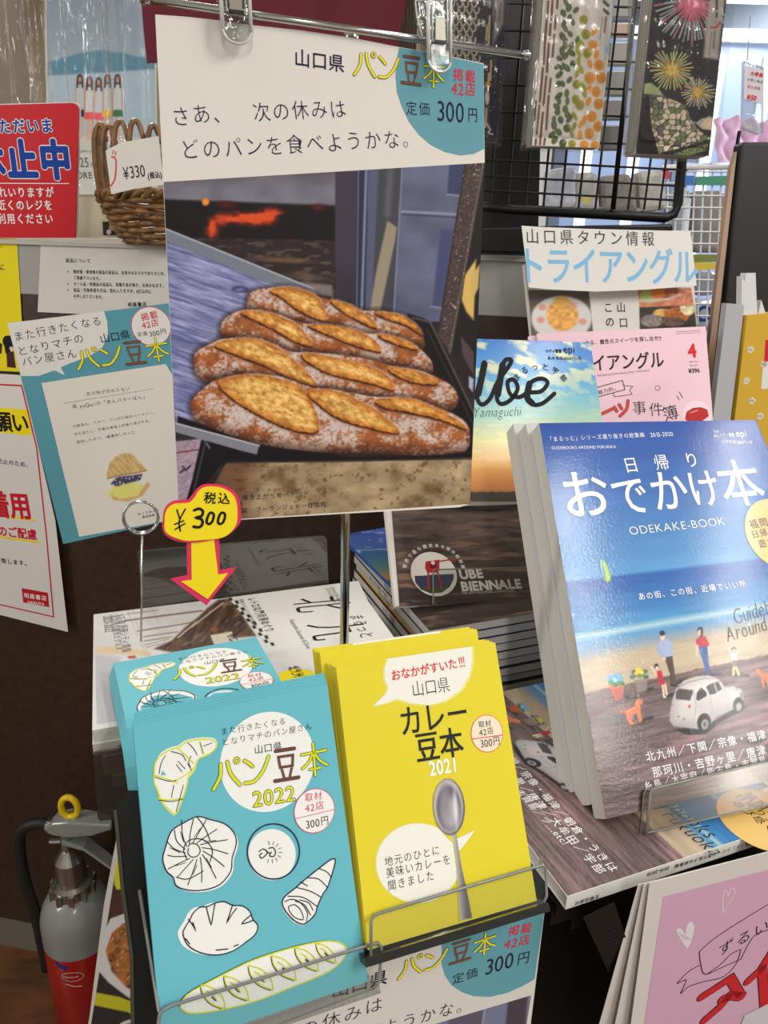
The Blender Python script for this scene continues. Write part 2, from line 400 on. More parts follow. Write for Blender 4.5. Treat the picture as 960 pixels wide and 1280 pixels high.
def book(name, sheet, quad, col, T, label, cat, group=None, mat=None, back=None, spine=None, V=None, pages=True, M=None, spinecol=None):
    """a booklet or magazine: printed cover folded round a block of page edges"""
    r = empty(name, M or sheet.matrix(), label, cat, group)
    V = V or [tuple(sheet.m(p)) for p in quad]       # TL TR BR BL
    c = .0004 if T > .003 else .0002; m = mat or PAPER; L = lin(col); Lb = lin(back or col); Ls = lin(spinecol or back or col)
    b = MB().prism(V, -c, 0, L).prism(V, -T, -T+c, Lb)
    tl, bl = np.array(V[0]), np.array(V[3])
    if spine == 'left': e = (np.array(V[1])-tl); e = e/np.linalg.norm(e)*.0006; b.prism([tuple(tl), tuple(tl+e), tuple(bl+e), tuple(bl)], -T+c, -c, Ls)
    if spine == 'bottom':
        br = np.array(V[2]); e = (tl-bl); e = e/np.linalg.norm(e)*.0006; b.prism([tuple(bl), tuple(br), tuple(br+e), tuple(bl+e)], -T+c, -c, Ls)
    b.build('cover', m, r)
    if pages:
        g = inset(V, .0008); MB().prism(g, -T+c, -c).build('pages', PAGES, r)
    return r
def clone(root, loc=None, label=None, group=None, skip=()):
    c = root.copy(); COL.objects.link(c)
    if loc is not None: c.location = loc
    if label: c['label'] = label
    if group: c['group'] = group
    for ch in list(root.children):
        if ch.name.split('.')[0] in skip or (skip and ch.name.split('.')[0].endswith('_drawing')): continue
        k = ch.copy(); COL.objects.link(k); k.parent = c
        for g in ch.children:
            d = g.copy(); COL.objects.link(d); d.parent = k
    return c
ORD = ['first', 'second', 'third', 'fourth', 'fifth', 'sixth', 'seventh', 'eighth', 'ninth', 'tenth', 'eleventh', 'twelfth']
# ================================================================== THE SETTING
def world_box(name, a, b, mat, kind='structure', parent=None):
    o = MB().box(a, b).build(name, mat, parent); 
    if kind and parent is None: o['kind'] = kind
    return o
M_FLOOR = solid('floor_vinyl', (104, 66, 36), .35, wood=((9, 30, 3), .45))
M_WALL = solid('wall_paint', (206, 194, 168), .8)
M_CEIL = solid('ceiling_paint', (215, 212, 205), .9)
M_WOOD = solid('dark_wood_laminate', (52, 36, 26), .42, wood=((60, 60, 3.0), .30))
M_GREYB = solid('grey_edge_band', (150, 149, 143), .5)
world_box('floor', (-3.2, -2.2, -.05), (4.2, 5.2, 0), M_FLOOR)
world_box('ceiling', (-3.2, -2.2, 2.85), (4.2, 5.2, 2.9), M_CEIL)
world_box('wall_left', (-3.25, -2.2, 0), (-3.2, 5.2, 2.85), M_WALL)
world_box('wall_back', (-3.2, 5.2, 0), (.9, 5.25, 2.85), M_WALL)
# glazed shop front at the far right: lintel, sill, frames and bright panes
M_FRAME = solid('blue_grey_window_frame', (96, 108, 128), .4)
M_PANE = solid('daylit_window_pane', (232, 240, 255), .2, emit=.8)
M_PANE2 = solid('milky_window_pane', (126, 142, 172), .3, emit=.4)
wn = empty('window_1', Matrix.Translation((2.3, 4.6, 0))); wn['kind'] = 'structure'
mb = MB()
for x in (-1.4, -.75, -.1, .55, 1.2, 1.85): mb.box((x-.03, -.04, .2), (x+.03, .04, 2.85))
for z in (.2, 1.12, 2.78): mb.box((-1.4, -.035, z-.04), (1.85, .035, z+.04))
mb.box((-1.4, -.05, 2.55), (1.85, .05, 2.66)); mb.build('window_frame', M_FRAME, wn)
MB().box((-1.38, -.06, 2.495), (1.83, -.03, 2.55)).build('bright_strip', M_PANE, wn)
for i, x in enumerate((-1.4, -.75, -.1, .55, 1.2)):
    MB().box((x+.03, .005, 1.16), (x+.62, .012, 2.5)).build('pane', M_PANE2, wn)
    MB().box((x+.03, .005, 2.66), (x+.62, .012, 2.74)).build('pane', M_PANE, wn)
    for xx in (.12, .38): MB().box((x+xx, -.012, 1.2), (x+xx+.06, .003, 2.44)).build('bright_strip', M_PANE, wn)
    MB().box((x+.03, .005, .24), (x+.62, .012, 1.08)).build('pane', M_PANE2, wn)
world_box('wall_front', (.9, 4.62, 2.8), (4.2, 4.7, 2.85), M_WALL)
# ------------------------------------------------------------------ counter
SC = Sheet((330, 300), 1.075, -10, 0); SC.O[2] = 0.
CT = 1.478
counter = empty('counter', SC.matrix(), 'dark brown wood grain sales counter with a grey strip under its top', 'counter')
MB().box((-1.5, 0.075, -.6), (.52, CT-.078, 0)).build('front_panel', M_WOOD, counter)
MB().box((-1.5, CT-.078, -.6), (.52, CT-.006, .001)).build('edge_band', M_GREYB, counter)
MB().box((-1.52, CT-.006, -.62), (.53, CT, .006)).build('worktop', solid('counter_top', (175, 170, 158), .3), counter)
MB().box((-1.5, 0, -.02), (-.30, .072, .006)).build('baseboard', solid('grey_baseboard', (112, 108, 98), .6), counter)
MB().box((-.30, 0, -.5), (.52, .075, -.01)).build('plinth', M_WOOD, counter)
def on_counter(): s = Sheet((330, 300), 1.075, -10, 0); s.O = s.O+s.n*.0022; return s
NAVY = (28, 26, 62); INK = (34, 30, 44)
# white returns notice
S = on_counter(); q = [(51, 301), (225, 304), (234, 399), (47, 390)]
r = paper('returns_notice', S, q, (205, 202, 194), 'white notice with small black paragraphs taped along the grey counter strip', 'notice')
P = Print(S, r)
P.text('返品について', (82, 328), (114, 329), INK, off=.02)
for i, (t, x1) in enumerate((('開封後・使用後の商品の返品は、出来かねますのであらかじめ、', 209), ('ご容赦下さいませ。', 128), ('セール品・特価品の返品も、初期不良を除き、出来かねます。', 207), ('返品・交換希望の方は、恐れ入りますが、8日以内に', 190), ('お申し出下さいませ。', 131))):
    y = 342.5+i*7.6; P.text(t, (92, y-.5), (x1, y+2*(x1-92)/117), INK, off=.016, h=1.25)
    if i in (0, 2, 3): P.circle((85, y-3), (85.8, y-3), INK)
P.text('明屋書店', (160, 384), (184, 383), INK, off=.02)
P.done()
# yellow notice
S = on_counter(); q = [(-45, 297), (21, 298), (31, 465), (-38, 462)]
r = paper('mask_notice', S, q, (226, 208, 22), 'bright yellow notice with a small bowing figure at its lower corner', 'notice')
P = Print(S, r); P.text('お申し付け下さい', (-45, 311), (4, 311), INK); P.text('に', (-1, 338), (7, 338), INK, off=.02)
P.circle((11, 428), (17, 424), (20, 18, 24)); P.poly([(5, 430), (8, 420), (14, 419), (17, 432), (13, 440), (7, 442)], (24, 20, 26), 1)
P.circle((14.5, 436), (17, 436), (225, 190, 170), 2); P.poly([(8, 441), (17, 439), (20, 460), (9, 459)], (70, 34, 40), 0); P.poly([(-1, 428), (3, 430), (2, 442), (-2, 442)], (60, 40, 30), 0)
P.done()
# white red-framed notice hanging on the wood
S = on_counter(); S.O = S.O+S.n*.012; q = [(-62, 463), (24, 466), (62, 600), (85, 790), (0, 770), (-66, 752)]
r = empty('infection_notice', S.matrix(), 'white hanging notice with red frame and red and yellow words on the wood', 'notice')
MB().prism([tuple(S.m(p)) for p in [(-62, 463), (26, 469), (48, 560), (69, 650), (85, 790), (-66, 752)]], -.0003, 0, lin((214, 210, 204))).build('paper', PAPER, r)
P = Print(S, r); RED = (196, 22, 44)
P.stroke([(-60, 478), (27, 482), (46, 560), (58, 668), (67, 771), (-60, 742)], 1.8, RED)
P.poly([(-60, 506), (36, 512), (39, 545), (-60, 534)], (236, 216, 20), 0)
P.text('お願い', (-26, 536), (37.5, 540), (24, 20, 20), off=.03, fill=1.05, h=1.1)
P.text('感染防止のため、', (-18, 577), (40, 585), INK, off=.012, fill=.95)
P.text('マスク着用', (-88, 640), (41, 648), RED, off=.035, fill=1.02, h=1.25); P.stroke([(-60, 636), (42, 650)], 2.6, (236, 206, 30), 0)
P.text('へのご配慮', (-14, 668), (47, 675), RED, off=.03, fill=.98, h=1.15); P.stroke([(-60, 663), (49, 678)], 2.4, (236, 206, 30), 0)
P.text('お願い致します。', (-20, 701), (38, 708), INK, off=.02)
P.poly([(27, 735), (60, 741), (61.5, 759), (29, 753)], (180, 24, 38), 0)
P.text('明屋書店', (30, 747), (59, 751), (235, 225, 220), off=.02, layer=3); P.text('HARUYA', (35, 754), (56, 757), (235, 225, 220), off=.03, layer=3)
P.done()
# small POP poster left of the large one
TEAL = (84, 146, 160); CREAM = (214, 209, 196)
LOGO = [(1., [('s', [(.34, .78), (.30, .42), (.06, .08)], .09, (224, 214, 44), (70, 66, 30)), ('s', [(.56, .82), (.66, .45), (.94, .10)], .09, (224, 214, 44), (70, 66, 30)), ('c', ((.88, .82), .075), .05, (224, 214, 44), (70, 66, 30))]),
        (1., [('s', [(.10, .78), (.22, .70), (.36, .58)], .09, (224, 214, 44), (70, 66, 30)), ('s', [(.08, .12), (.40, .14), (.72, .42), (.93, .80)], .09, (224, 214, 44), (70, 66, 30))]),
        (.95, [('l', [(.15, .93), (.85, .93)], .085, (118, 74, 54), (60, 40, 36)), ('p', [(.24, .74), (.78, .74), (.74, .42), (.28, .42)], .085, (118, 74, 54), None), ('l', [(.34, .34), (.40, .12)], .08, (118, 74, 54), None), ('l', [(.70, .34), (.62, .12)], .08, (118, 74, 54), None), ('l', [(.06, .04), (.94, .04)], .085, (118, 74, 54), (60, 40, 36))]),
        (1., [('l', [(.06, .70), (.96, .74)], .07, (224, 214, 44), (70, 66, 30)), ('l', [(.50, 1.0), (.50, .02)], .07, (224, 214, 44), (70, 66, 30)), ('s', [(.47, .70), (.30, .45), (.06, .28)], .07, (224, 214, 44), (70, 66, 30)), ('s', [(.53, .70), (.70, .45), (.96, .28)], .07, (224, 214, 44), (70, 66, 30)), ('l', [(.32, .22), (.70, .23)], .07, (224, 214, 44), (70, 66, 30))])]
S = Sheet((80, 540), .90, 16, 3, roll_to=((79, 680), (205, 652)))
q = [(9, 404), (228, 377), (262, 640), (79, 680)]
r = paper('bread_book_pop', S, q, TEAL, 'small teal and cream poster with a drawn butter bun, tucked behind the large poster', 'poster')
P = Print(S, r)
f5 = lambda pts: [(x/4, 290+y/4) for x, y in pts]
P.poly([(9, 404)]+[(x, y) for x, y in ((130, 389), (134, 402), (135, 420), (127, 436), (110, 446), (88, 454))]+[(76, 459), (81, 469), (68, 463), (48, 470), (26, 470)], (212, 209, 202), 0)
P.poly(f5([(208, 755), (828, 660)])+[(225, 484), (240, 640), (236, 646)]+[(99, 671)], CREAM, 0)
for t, a, b in (('また行きたくなる', (18, 427), (129, 406)), ('となりマチの', (23, 446), (107, 428)), ('パン屋さん', (28, 458), (98, 447))): P.text(t, a, b, NAVY, off=-.006, jit=.06, fill=.92)
P.text('山口県', (126, 429), (164, 423), NAVY, off=.004, fill=1.)
P.logo(LOGO, (97, 464), (214, 450), hs=1.02)
P.circle((189, 408), (214, 408), (206, 74, 96), 1); P.circle((189, 408), (213, 408), (216, 212, 206), 2)
P.text('掲載', (177, 402), (199, 397), (200, 50, 60), off=.008, layer=4); P.text('42店', (178, 411), (200, 407), (200, 50, 60), off=.008, layer=4)
P.text('定価', (172, 421), (185, 419), NAVY, layer=4); P.text('300円', (187, 421), (209, 417), NAVY, layer=4)
P.text('あの味が忘れらない', (108, 495), (163, 488), NAVY, off=-.004); P.stroke([(80, 504), (192, 486)], .7, (150, 145, 140))
P.text('萩 yuQuriの「あんバターぱん」', (91, 511), (185, 498), NAVY, off=-.004)
for t, a, b in (('小倉あん、バター、パンの三味のハーモニー。', (91, 535), (196, 517)), ('かむほどに、衝撃の美味さが繰り返される。', (93, 545), (191, 527)), ('取材した中で、1番美味しかった。', (96, 555), (174, 541))): P.text(t, a, b, NAVY, off=-.003)
P.text('モノコネクト', (172, 645), (200, 639), INK, off=.01); P.text('森本拓実', (178, 648), (194, 645), INK, off=.01)
P.done()
def bun(X, Y):
    p = Paint(X, Y, CREAM); n = noise(X, Y, 9, 1.3, 3, 3, ang=.9); n2 = noise(X, Y, 2, 2, 5, 2)
    p.ell(158, 614, 23, 10, (214, 208, 118), -.15, 3); p.mix(sm(sdist(X, Y, [(138, 618), (150, 624), (172, 620), (184, 602), (188, 606), (178, 620), (160, 627), (142, 625)]), 2)*.8, (196, 150, 90))
    p.poly([(133, 592), (138, 578), (148, 569), (158, 566), (168, 570), (176, 580), (183, 588), (170, 591), (150, 594), (135, 598)], (206, 178, 122), 2)
    p.mix(sm(sdist(X, Y, [(133, 597), (137, 577), (148, 568), (160, 566), (170, 570), (183, 588)]), 2)*(n > .52)*.55, (176, 136, 70))
    p.line([(134, 598), (150, 594), (170, 591), (183, 588)], 1.6, (160, 116, 60), 1)
    m = sm(sdist(X, Y, [(138, 605), (146, 596), (166, 594), (178, 592), (176, 600), (160, 604), (146, 608)]), 2)*(n2 > .25)
    p.mix(m*.9, (52, 50, 84)); return p.lin()
picture(S, r, [(128, 562), (192, 556), (194, 622), (132, 632)], bun, 1.0, h=.00025, name='bun_drawing')
# ------------------------------------------------------------------ things standing on the counter
def signcard(): s = Sheet((50, 296), 1.13, -8, 0); return s
S = signcard(); r = empty('register_closed_sign', S.matrix(), 'red acrylic sign with big blue white-edged characters standing on the counter', 'sign')
V = [S.m(p) for p in [(-50, 130), (92, 127)]]; c = S.m((92, 136)); rad = abs(S.m((92, 127))[1]-c[1])
poly = [tuple(S.m((-50, 131)))]+[(c[0]+rad*math.cos(a), c[1]+rad*math.sin(a)) for a in np.linspace(math.pi/2, 0, 7)]+[tuple(S.m((95.5, 296))), tuple(S.m((-48, 296)))]
MB().prism(poly, -.004, -.002, lin((205, 205, 205))).build('backing_plate', PAPER, r)
poly2 = [(x-.0016, y-.0016) for x, y in poly]; MB().prism(poly2, -.002, 0, lin((190, 20, 32))).build('red_panel', attr_mat('satin_red', .45, 0., spec=.2), r)
P = Print(S, r, step=.00016)
BL = (24, 62, 150); WH = (232, 228, 226)
def outl(t, a, b, o1=.075, o2=.03, **k): P.text(t, a, b, WH, off=o1, layer=1, **k); P.text(t, a, b, BL, off=o2, layer=3, **k)
outl('ただいま', (-1, 167), (68.5, 166), .075, .028, fill=.92); outl('休止中', (-31, 223), (93, 224), .075, .048, h=1.12, fill=.93)
P.stroke([(-28, 229), (86, 229.5)], .9, WH)
for t, a, b in (('恐れいりますが', (-13, 247), (69, 247)), ('お近くのレジを', (-14, 263), (67, 263)), ('ご利用ください', (-14, 280), (68, 280))): P.text(t, a, b, WH, off=.022, h=1.12)
P.done()
# price-carded basket
bx = at(212, 297, 1.13); bx[2] = CT
T0 = Matrix.Translation(Vector(bx)); rb = empty('wicker_basket', T0, 'brown wicker basket on the counter with a price card across it', 'basket')
MW = solid('brown_wicker', (120, 84, 46), .45, noise=(70, .5))
random.seed(3)
R0, R1, H = .062, .092, .062
mb = MB()
for i in range(8):
    z = .004+i*H/8; rr = R0+(R1-R0)*(i/7)**.8; pts = []
    for k in range(96):
        a = 2*math.pi*k/96; wv = .0035*math.sin(12*a+(math.pi if i % 2 else 0)); pts.append(((rr+wv)*math.cos(a), (rr+wv)*math.sin(a), z+.0012*math.sin(5*a+i)))
    mb.tube(pts, .0042, 6, closed=True)
mb.build('woven_wall', MW, rb, smooth=True)
mb = MB(); mb.lathe([(R0-.003, 0), (R0-.003, .004)], n=32); mb.build('base', MW, rb)
mb = MB()
for ph in (0, 1):
    pts = []
    for k in range(160):
        a = 2*math.pi*k/160; w_ = 20*a+ph*math.pi; pts.append(((R1+.004*math.cos(w_))*math.cos(a), (R1+.004*math.cos(w_))*math.sin(a), H+.003+.005*math.sin(w_)))
    mb.tube(pts, .0042, 6, closed=True)
mb.build('braided_rim', MW, rb, smooth=True)
mb = MB()
for k in range(24):
    a = 2*math.pi*k/24; z1 = .138+random.uniform(-.004, .006)+.012*math.cos(a+2.3)
    p = [((R1)*math.cos(a), R1*math.sin(a), H), ((R1+.003)*math.cos(a+.03), (R1+.003)*math.sin(a+.03), (H+z1)/2), (R1*math.cos(a+.08), R1*math.sin(a+.08), z1-.006), ((R1-.006)*math.cos(a+.16), (R1-.006)*math.sin(a+.16), z1), ((R1-.006)*math.cos(a+.24), (R1-.006)*math.sin(a+.24), z1-.02)]
    mb.tube([tuple(x) for x in catmull([np.array(x) for x in p], 3)], .0036, 6)
mb.build('upright_canes', MW, rb, smooth=True)
S = Sheet((165, 235), .985, -14, 2); q = [(132, 188), (152, 178), (198, 170), (205, 231), (168, 236), (139, 243)]
r = empty('basket_price_card', S.matrix(), 'white handwritten 330 yen price card fixed to the wicker basket', 'price card')
MB().prism([tuple(S.m(p)) for p in q], -.0004, 0, lin((212, 208, 198))).build('card', PAPER, r)
P = Print(S, r); P.text('¥330', (155, 224), (183, 221), INK, off=.0, h=1.35, jit=.05); P.text('(税込)', (185, 224), (203, 222), INK, off=.03, h=1.2)
P.stroke([(140, 196), (145, 200), (144, 222), (139, 232)], 2., (206, 60, 70), smooth=3); P.stroke([(141, 192), (142, 188)], 1.4, (206, 60, 70)); P.stroke([(144, 194), (145, 190)], 1.4, (206, 60, 70)); P.done()
S = Sheet((138, 296), 1.2, -6, 8); r = paper('photo_card', S, [(128, 277), (147, 277), (150, 294), (129, 294)], (52, 56, 52), 'tiny dark photo card standing between red sign and basket', 'card')
P = Print(S, r); P.circle((140, 284), (144, 284), (206, 150, 130)); P.circle((136, 290), (139, 290), (226, 214, 200)); P.done()
S = Sheet((115, 297), 1.24, -6, 10); r = paper('flyer', S, [(88, 246), (150, 247), (158, 297), (92, 297)], (212, 202, 176), 'cream leaflet standing behind the red sign', 'leaflet')
# poster behind the clear curtain
S = Sheet((120, 240), 1.62, -8, 0); q = [(54, -90), (194, -90), (197, 243), (60, 243)]
r = paper('beach_poster', S, q, (205, 205, 200), 'pale blue beach poster of five people in white tops behind the clear curtain', 'poster')
def beach(X, Y):
    t = np.clip(Y/90, 0, 1)[..., None]; p = Paint(X, Y, (146, 158, 170)); p.I = np.array((140, 152, 166))*(1-t)+np.array((160, 176, 190))*t
    hill = 70-4*np.sin(X*.06)-6*noise(X, Y, 20, 200, 4, 2)+(X < 80)*(80-X)*.5
    p.mix(sm(Y-hill, 3), (96, 140, 164)); sea = 95-.06*(X-57); n = noise(X, Y, 14, 4, 9, 3)
    p.mix(sm(Y-sea, 3), (178, 194, 206)); p.mix(sm(Y-sea, 3)*n*.5, (158, 184, 204)); p.mix(sm(Y-176+6*noise(X, Y, 12, 9, 2), 5), (208, 206, 198))
    p.ell(124, 176, 34, 9, (206, 200, 190), 0, 4)
    for x, hy, top, hem in ((100, 97, (196, 198, 204), (40, 56, 84)), (112, 100, (206, 206, 210), (232, 84, 80)), (123.5, 101, (206, 206, 210), (236, 96, 120)), (134.5, 97, (204, 206, 210), (238, 186, 60)), (147, 97, (198, 204, 210), (60, 112, 80))):
        for dx in (-2.2, 2.2): p.line([(x+dx, hy+40), (x+dx*.9, hy+74)], 3., (214, 168, 144), 1.5)
        p.line([(x-4.5, hy+12), (x-5.5, hy+42)], 1.8, (214, 172, 150), 1.); p.line([(x+4.5, hy+12), (x+5.5, hy+42)], 1.8, (214, 172, 150), 1.)
        p.poly([(x-3.5, hy+9), (x+3.5, hy+9), (x+5.5, hy+18), (x+6, hy+46), (x-6, hy+46), (x-5.5, hy+18)], top, 1.5)
        p.poly([(x-6, hy+40), (x+6, hy+40), (x+7, hy+49), (x-7, hy+49)], hem, 1.5)
        p.ell(x, hy+2, 4., 6.4, (66, 50, 46), 0, 1.5); p.line([(x-3, hy+2), (x-3.4, hy+12)], 2.2, (66, 50, 46), 1.4); p.line([(x+3, hy+2), (x+3.4, hy+12)], 2.2, (66, 50, 46), 1.4); p.ell(x, hy+2.4, 2.3, 3.9, (186, 140, 120), 0, 1.6); p.line([(x-5.2, hy+14), (x-5.8, hy+40)], 1.5, (198, 150, 128), 1.2); p.line([(x+5.2, hy+14), (x+5.8, hy+40)], 1.5, (198, 150, 128), 1.2)
    return p.lin()
picture(S, r, [(57, -88), (192, -88), (194, 184), (61, 184)], beach, 1.2, h=.0004)
P = Print(S, r, base=.0005); P.text('2016.1.25', (68, 209), (112, 209), (110, 108, 108), off=.01, h=1.3); P.text('ON STORE', (66, 223), (116, 223), (120, 118, 118), off=.03)
P.text('A HAPPY SUMMER', (92, 191), (128, 191), (140, 138, 136)); P.text('月', (113, 209), (119, 209), (110, 108, 108)); P.done()
S = Sheet((10, 120), 1.7, 5, 0); r = empty('chair_back', S.matrix(), 'taupe rounded chair back standing behind the counter at the left edge', 'chair')
poly = [(-70, -120), (14, -60), (22, 20), (30, 70), (38, 104), (39, 127), (36, 210), (-70, 210)]
bevel(MB().prism([tuple(S.m(p)) for p in poly], -.04, 0, (1, 1, 1)).build('backrest', solid('taupe_fabric', (134, 120, 104), .8), r), .008, 3)
o = MB().box((-.06, -1.45, -.03), (-.02, -.1, -.01)).build('post', CHROME, r)
# clear vinyl curtain hanging above the counter
S = Sheet((100, 150), 1.3, -8, 0); V = []; F = []; nx, ny = 120, 40; a0 = S.m((-120, -70)); a1 = S.m((216, 296))
for j in range(ny+1):
    for i in range(nx+1):
        x = a0[0]+(a1[0]-a0[0])*i/nx; y = a0[1]+(a1[1]-a0[1])*j/ny; u = i/nx*11
        V.append((x, y, .007*math.sin(u*2.1+.6*math.sin(j*.09))*(1-.4*j/ny)+.003*math.sin(u*7.3+j*.05)+.0012*math.sin(u*19+j*.21)))
for j in range(ny):
    for i in range(nx): k = j*(nx+1)+i; F.append((k, k+1, k+nx+2, k+nx+1))
r = empty('vinyl_curtain', S.matrix(), 'clear wrinkled vinyl curtain hanging over the back of the counter', 'curtain')
mesh('vinyl_sheet', V, F, clear('clear_vinyl', (246, 247, 246), .02, .05, ((34, 12, 34), 1., .007), fres=.3), r, smooth=True)
# dark red cloth hanging behind the poster bar, pleated grey cloth beside it
S = Sheet((300, 60), .98, 12, 0); V = []; F = []; nx, ny = 90, 24
L_, R_ = (178, 196), (517, 497)
for j in range(ny+1):
    t = j/ny; y = -90+t*170
    for i in range(nx+1):
        u = i/nx; x = (174+10*t*t)*(1-u)+(526-34*t)*u; p = S.m((x, y)); V.append((p[0], p[1], .006*math.sin(u*13)+.003*math.sin(u*31+t)))
for j in range(ny):
    for i in range(nx): k = j*(nx+1)+i; F.append((k, k+nx+1, k+nx+2, k+1))
r = empty('red_cloth', S.matrix(), 'dark maroon cloth hanging behind the top of the large poster', 'cloth')
o = mesh('fabric', V, F, solid('maroon_cloth', (92, 12, 30), .8), r, smooth=True)
S = Sheet((505, 60), 1.04, 8, 0); r = empty('pleated_paper', S.matrix(), 'pleated grey beige sheet hanging between maroon cloth and dark packet', 'sheet')
mb = MB(); a = S.m((488, -90)); b = S.m((521, 80))
for i in range(9):
    x0 = a[0]+(b[0]-a[0])*i/9; x1 = a[0]+(b[0]-a[0])*(i+1)/9; mb.add([(x0, b[1], 0), (x1, b[1], 0), (x1, a[1], 0), (x0, a[1], 0), ((x0+x1)/2, b[1], .006), ((x0+x1)/2, a[1], .006)], [(0, 4, 5, 3), (4, 1, 2, 5)])
mb.build('pleats', solid('beige_pleats', (150, 138, 122), .7), r)
# ------------------------------------------------------------------ fire extinguisher on the floor
ex = at(99, 1160, 1.47); EX, EY = ex[0], ex[1]
def zat(px, py): d = ray(px, py); return 1.5+d[2]*EY/d[1]
r = empty('fire_extinguisher', Matrix.Translation((EX, EY, 0)), 'red and grey fire extinguisher with a yellow pull ring standing on the floor', 'fire extinguisher')
MG = solid('grey_enamel', (142, 144, 140), .32, coat=.4); MR = solid('red_enamel', (176, 20, 16), .3, coat=.5); MS = solid('worn_steel', (170, 166, 158), .25, .9)
R = .066; EY -= R; zr = zat(92, 1203); zs = zr+.04; EY += R; zc = zat(90, 1112); zt = zat(90, 1076); zc += .006
prof = [(R-.004, .0), (R, .006), (R, zr)]
autosmooth(MB().lathe(prof, n=48).build('red_body', MR, r), 50)
prof = [(R, zr), (R, zs)]+[(.018+(R-.018)*math.cos(a), zs+(zc-zs)*math.sin(a)) for a in np.linspace(.1, math.pi/2, 12)]
autosmooth(MB().lathe(prof, n=48).build('grey_shoulder', MG, r), 50)
mb = MB(); prof = [(.036, zc-.012), (.037, zc+.016), (.028, zc+.02), (.026, zt+.006), (.018, zt+.018), (.012, zt+.028)]; mb.lathe(prof, n=32)
for k in range(10): a = 2*math.pi*k/10; mb.box((.036*math.cos(a)-.005, .036*math.sin(a)-.005, zc-.010), (.036*math.cos(a)+.005, .036*math.sin(a)+.005, zc+.014))
mb.build('cap_nut', MS, r)
zh = zat(95, 1036); HX = .016
mb = MB(); mb.tube([(0, 0, zt+.02), (0, 0, zh-.02)], .011, 12); mb.tube([(-.03, 0, zh-.03), (.0, 0, zh-.028)], .006, 8); mb.build('valve', MS, r)
mb = MB()
def lever(pts, w0):
    V = []; F = []
    for i, (x, z, ww, hh) in enumerate(pts):
        x += HX; V += [(x, -ww, z-hh), (x, ww, z-hh), (x, ww, z+hh), (x, -ww, z+hh)]
        if i: b = 4*i; F += [(b-4, b-3, b+1, b), (b-3, b-2, b+2, b+1), (b-2, b-1, b+3, b+2), (b-1, b-4, b, b+3)]
    F += [(3, 2, 1, 0), (4*len(pts)-4, 4*len(pts)-3, 4*len(pts)-2, 4*len(pts)-1)]
    return V, F
V, F = lever([(-.045, zh+.004, .012, .006), (-.03, zh+.012, .018, .014), (.0, zh+.014, .020, .018), (.04, zh+.014, .018, .014), (.075, zh+.016, .012, .006)], 0)
bevel(MB().add(V, F).build('upper_lever', MG, r), .004, 3)
V, F = lever([(-.02, zh-.022, .012, .006), (.02, zh-.035, .014, .004), (.07, zh-.085, .012, .004), (.1, zh-.13, .01, .003)], 0)
bevel(MB().add(V, F).build('lower_lever', MG, r), .003, 2)
mb = MB(); mb.tube([(HX+.015*math.cos(a), -.004, zh+.052+.022*math.sin(a)) for a in np.linspace(0, 2*math.pi, 25)[:-1]], .006, 8, closed=True); mb.box((HX-.006, -.008, zh+.022), (HX+.008, .004, zh+.036))
mb.build('pull_ring', solid('yellow_plastic', (232, 196, 16), .35), r, smooth=True)
mb = MB(); pts = [(-.022, .0, zh+.006), (-.05, .0, zh+.010), (-.08, .0, zh-.008), (-.09, .0, zh-.06), (-.086, -.005, zh-.13), (-.076, -.005, zh-.22), (-.074, -.004, .12)]
mb.tube([tuple(x) for x in catmull([np.array(x) for x in pts], 6)], .0105, 12); mb.build('hose', solid('black_rubber', (26, 25, 25), .55), r, smooth=True)
mb = MB(); mb.tube([(-.014, 0, zh+.004), (-.032, 0, zh+.007)], .012, 10); mb.build('hose_nut', MS, r)
# white oval print and blue mark wrapped on the cylinder
def wrap(a, z, h=.0004): return ((R+h)*math.cos(a), (R+h)*math.sin(a), z)
A0 = math.atan2(-EY, -EX)           # angle facing the camera
A0 = A0
def cylprint(kind, *a, **k): pass
V = []; F = []; 
def addribbon(pts, wd):
    Vv, Ff = ribbon([np.array(p) for p in pts], wd); b = len(V); V.extend(wrap(A0+p[0]/R, p[1]) for p in Vv); F.extend(tuple(i+b for i in f) for f in Ff)
cz = zr-.038; cx = -.024
addribbon([(cx+.02*math.cos(t), cz+.011*math.sin(t)) for t in np.linspace(0, 2*math.pi, 30)], .0006)
addribbon([(cx-.014, cz-.018), (cx, cz-.024), (cx+.014, cz-.026)], .001)
x = cx-.016
for ch in 'Hatsutami':
    Vv, Ff = glyphs(ch, .01); kk = .0062; b = len(V); V.extend(wrap(A0+(x+v[0]*kk)/R, cz-.002+v[1]*kk*1.2, .0007) for v in Vv); F.extend(tuple(i+b for i in f) for f in Ff); x += advance(ch)*kk
mesh('white_lettering', V, F, solid('white_print', (216, 206, 200), .4), r)
V = []; F = []; addribbon([(-.052, zr-.006), (-.042, zr-.012), (-.034, zr-.013)], .004); addribbon([(-.048, zr-.012), (-.036, zr-.019)], .003); mesh('blue_mark', V, F, solid('blue_print', (40, 48, 130), .4), r)
V = []; F = []
for t in (0, 1, 2, 3): V.append(wrap(A0+(.030 if t in (0, 3) else .046)/R, zr-.012 if t < 2 else zr-.052, .0006))
mesh('paper_label', V, [(3, 2, 1, 0)], solid('label_paper', (196, 192, 184), .6), r)
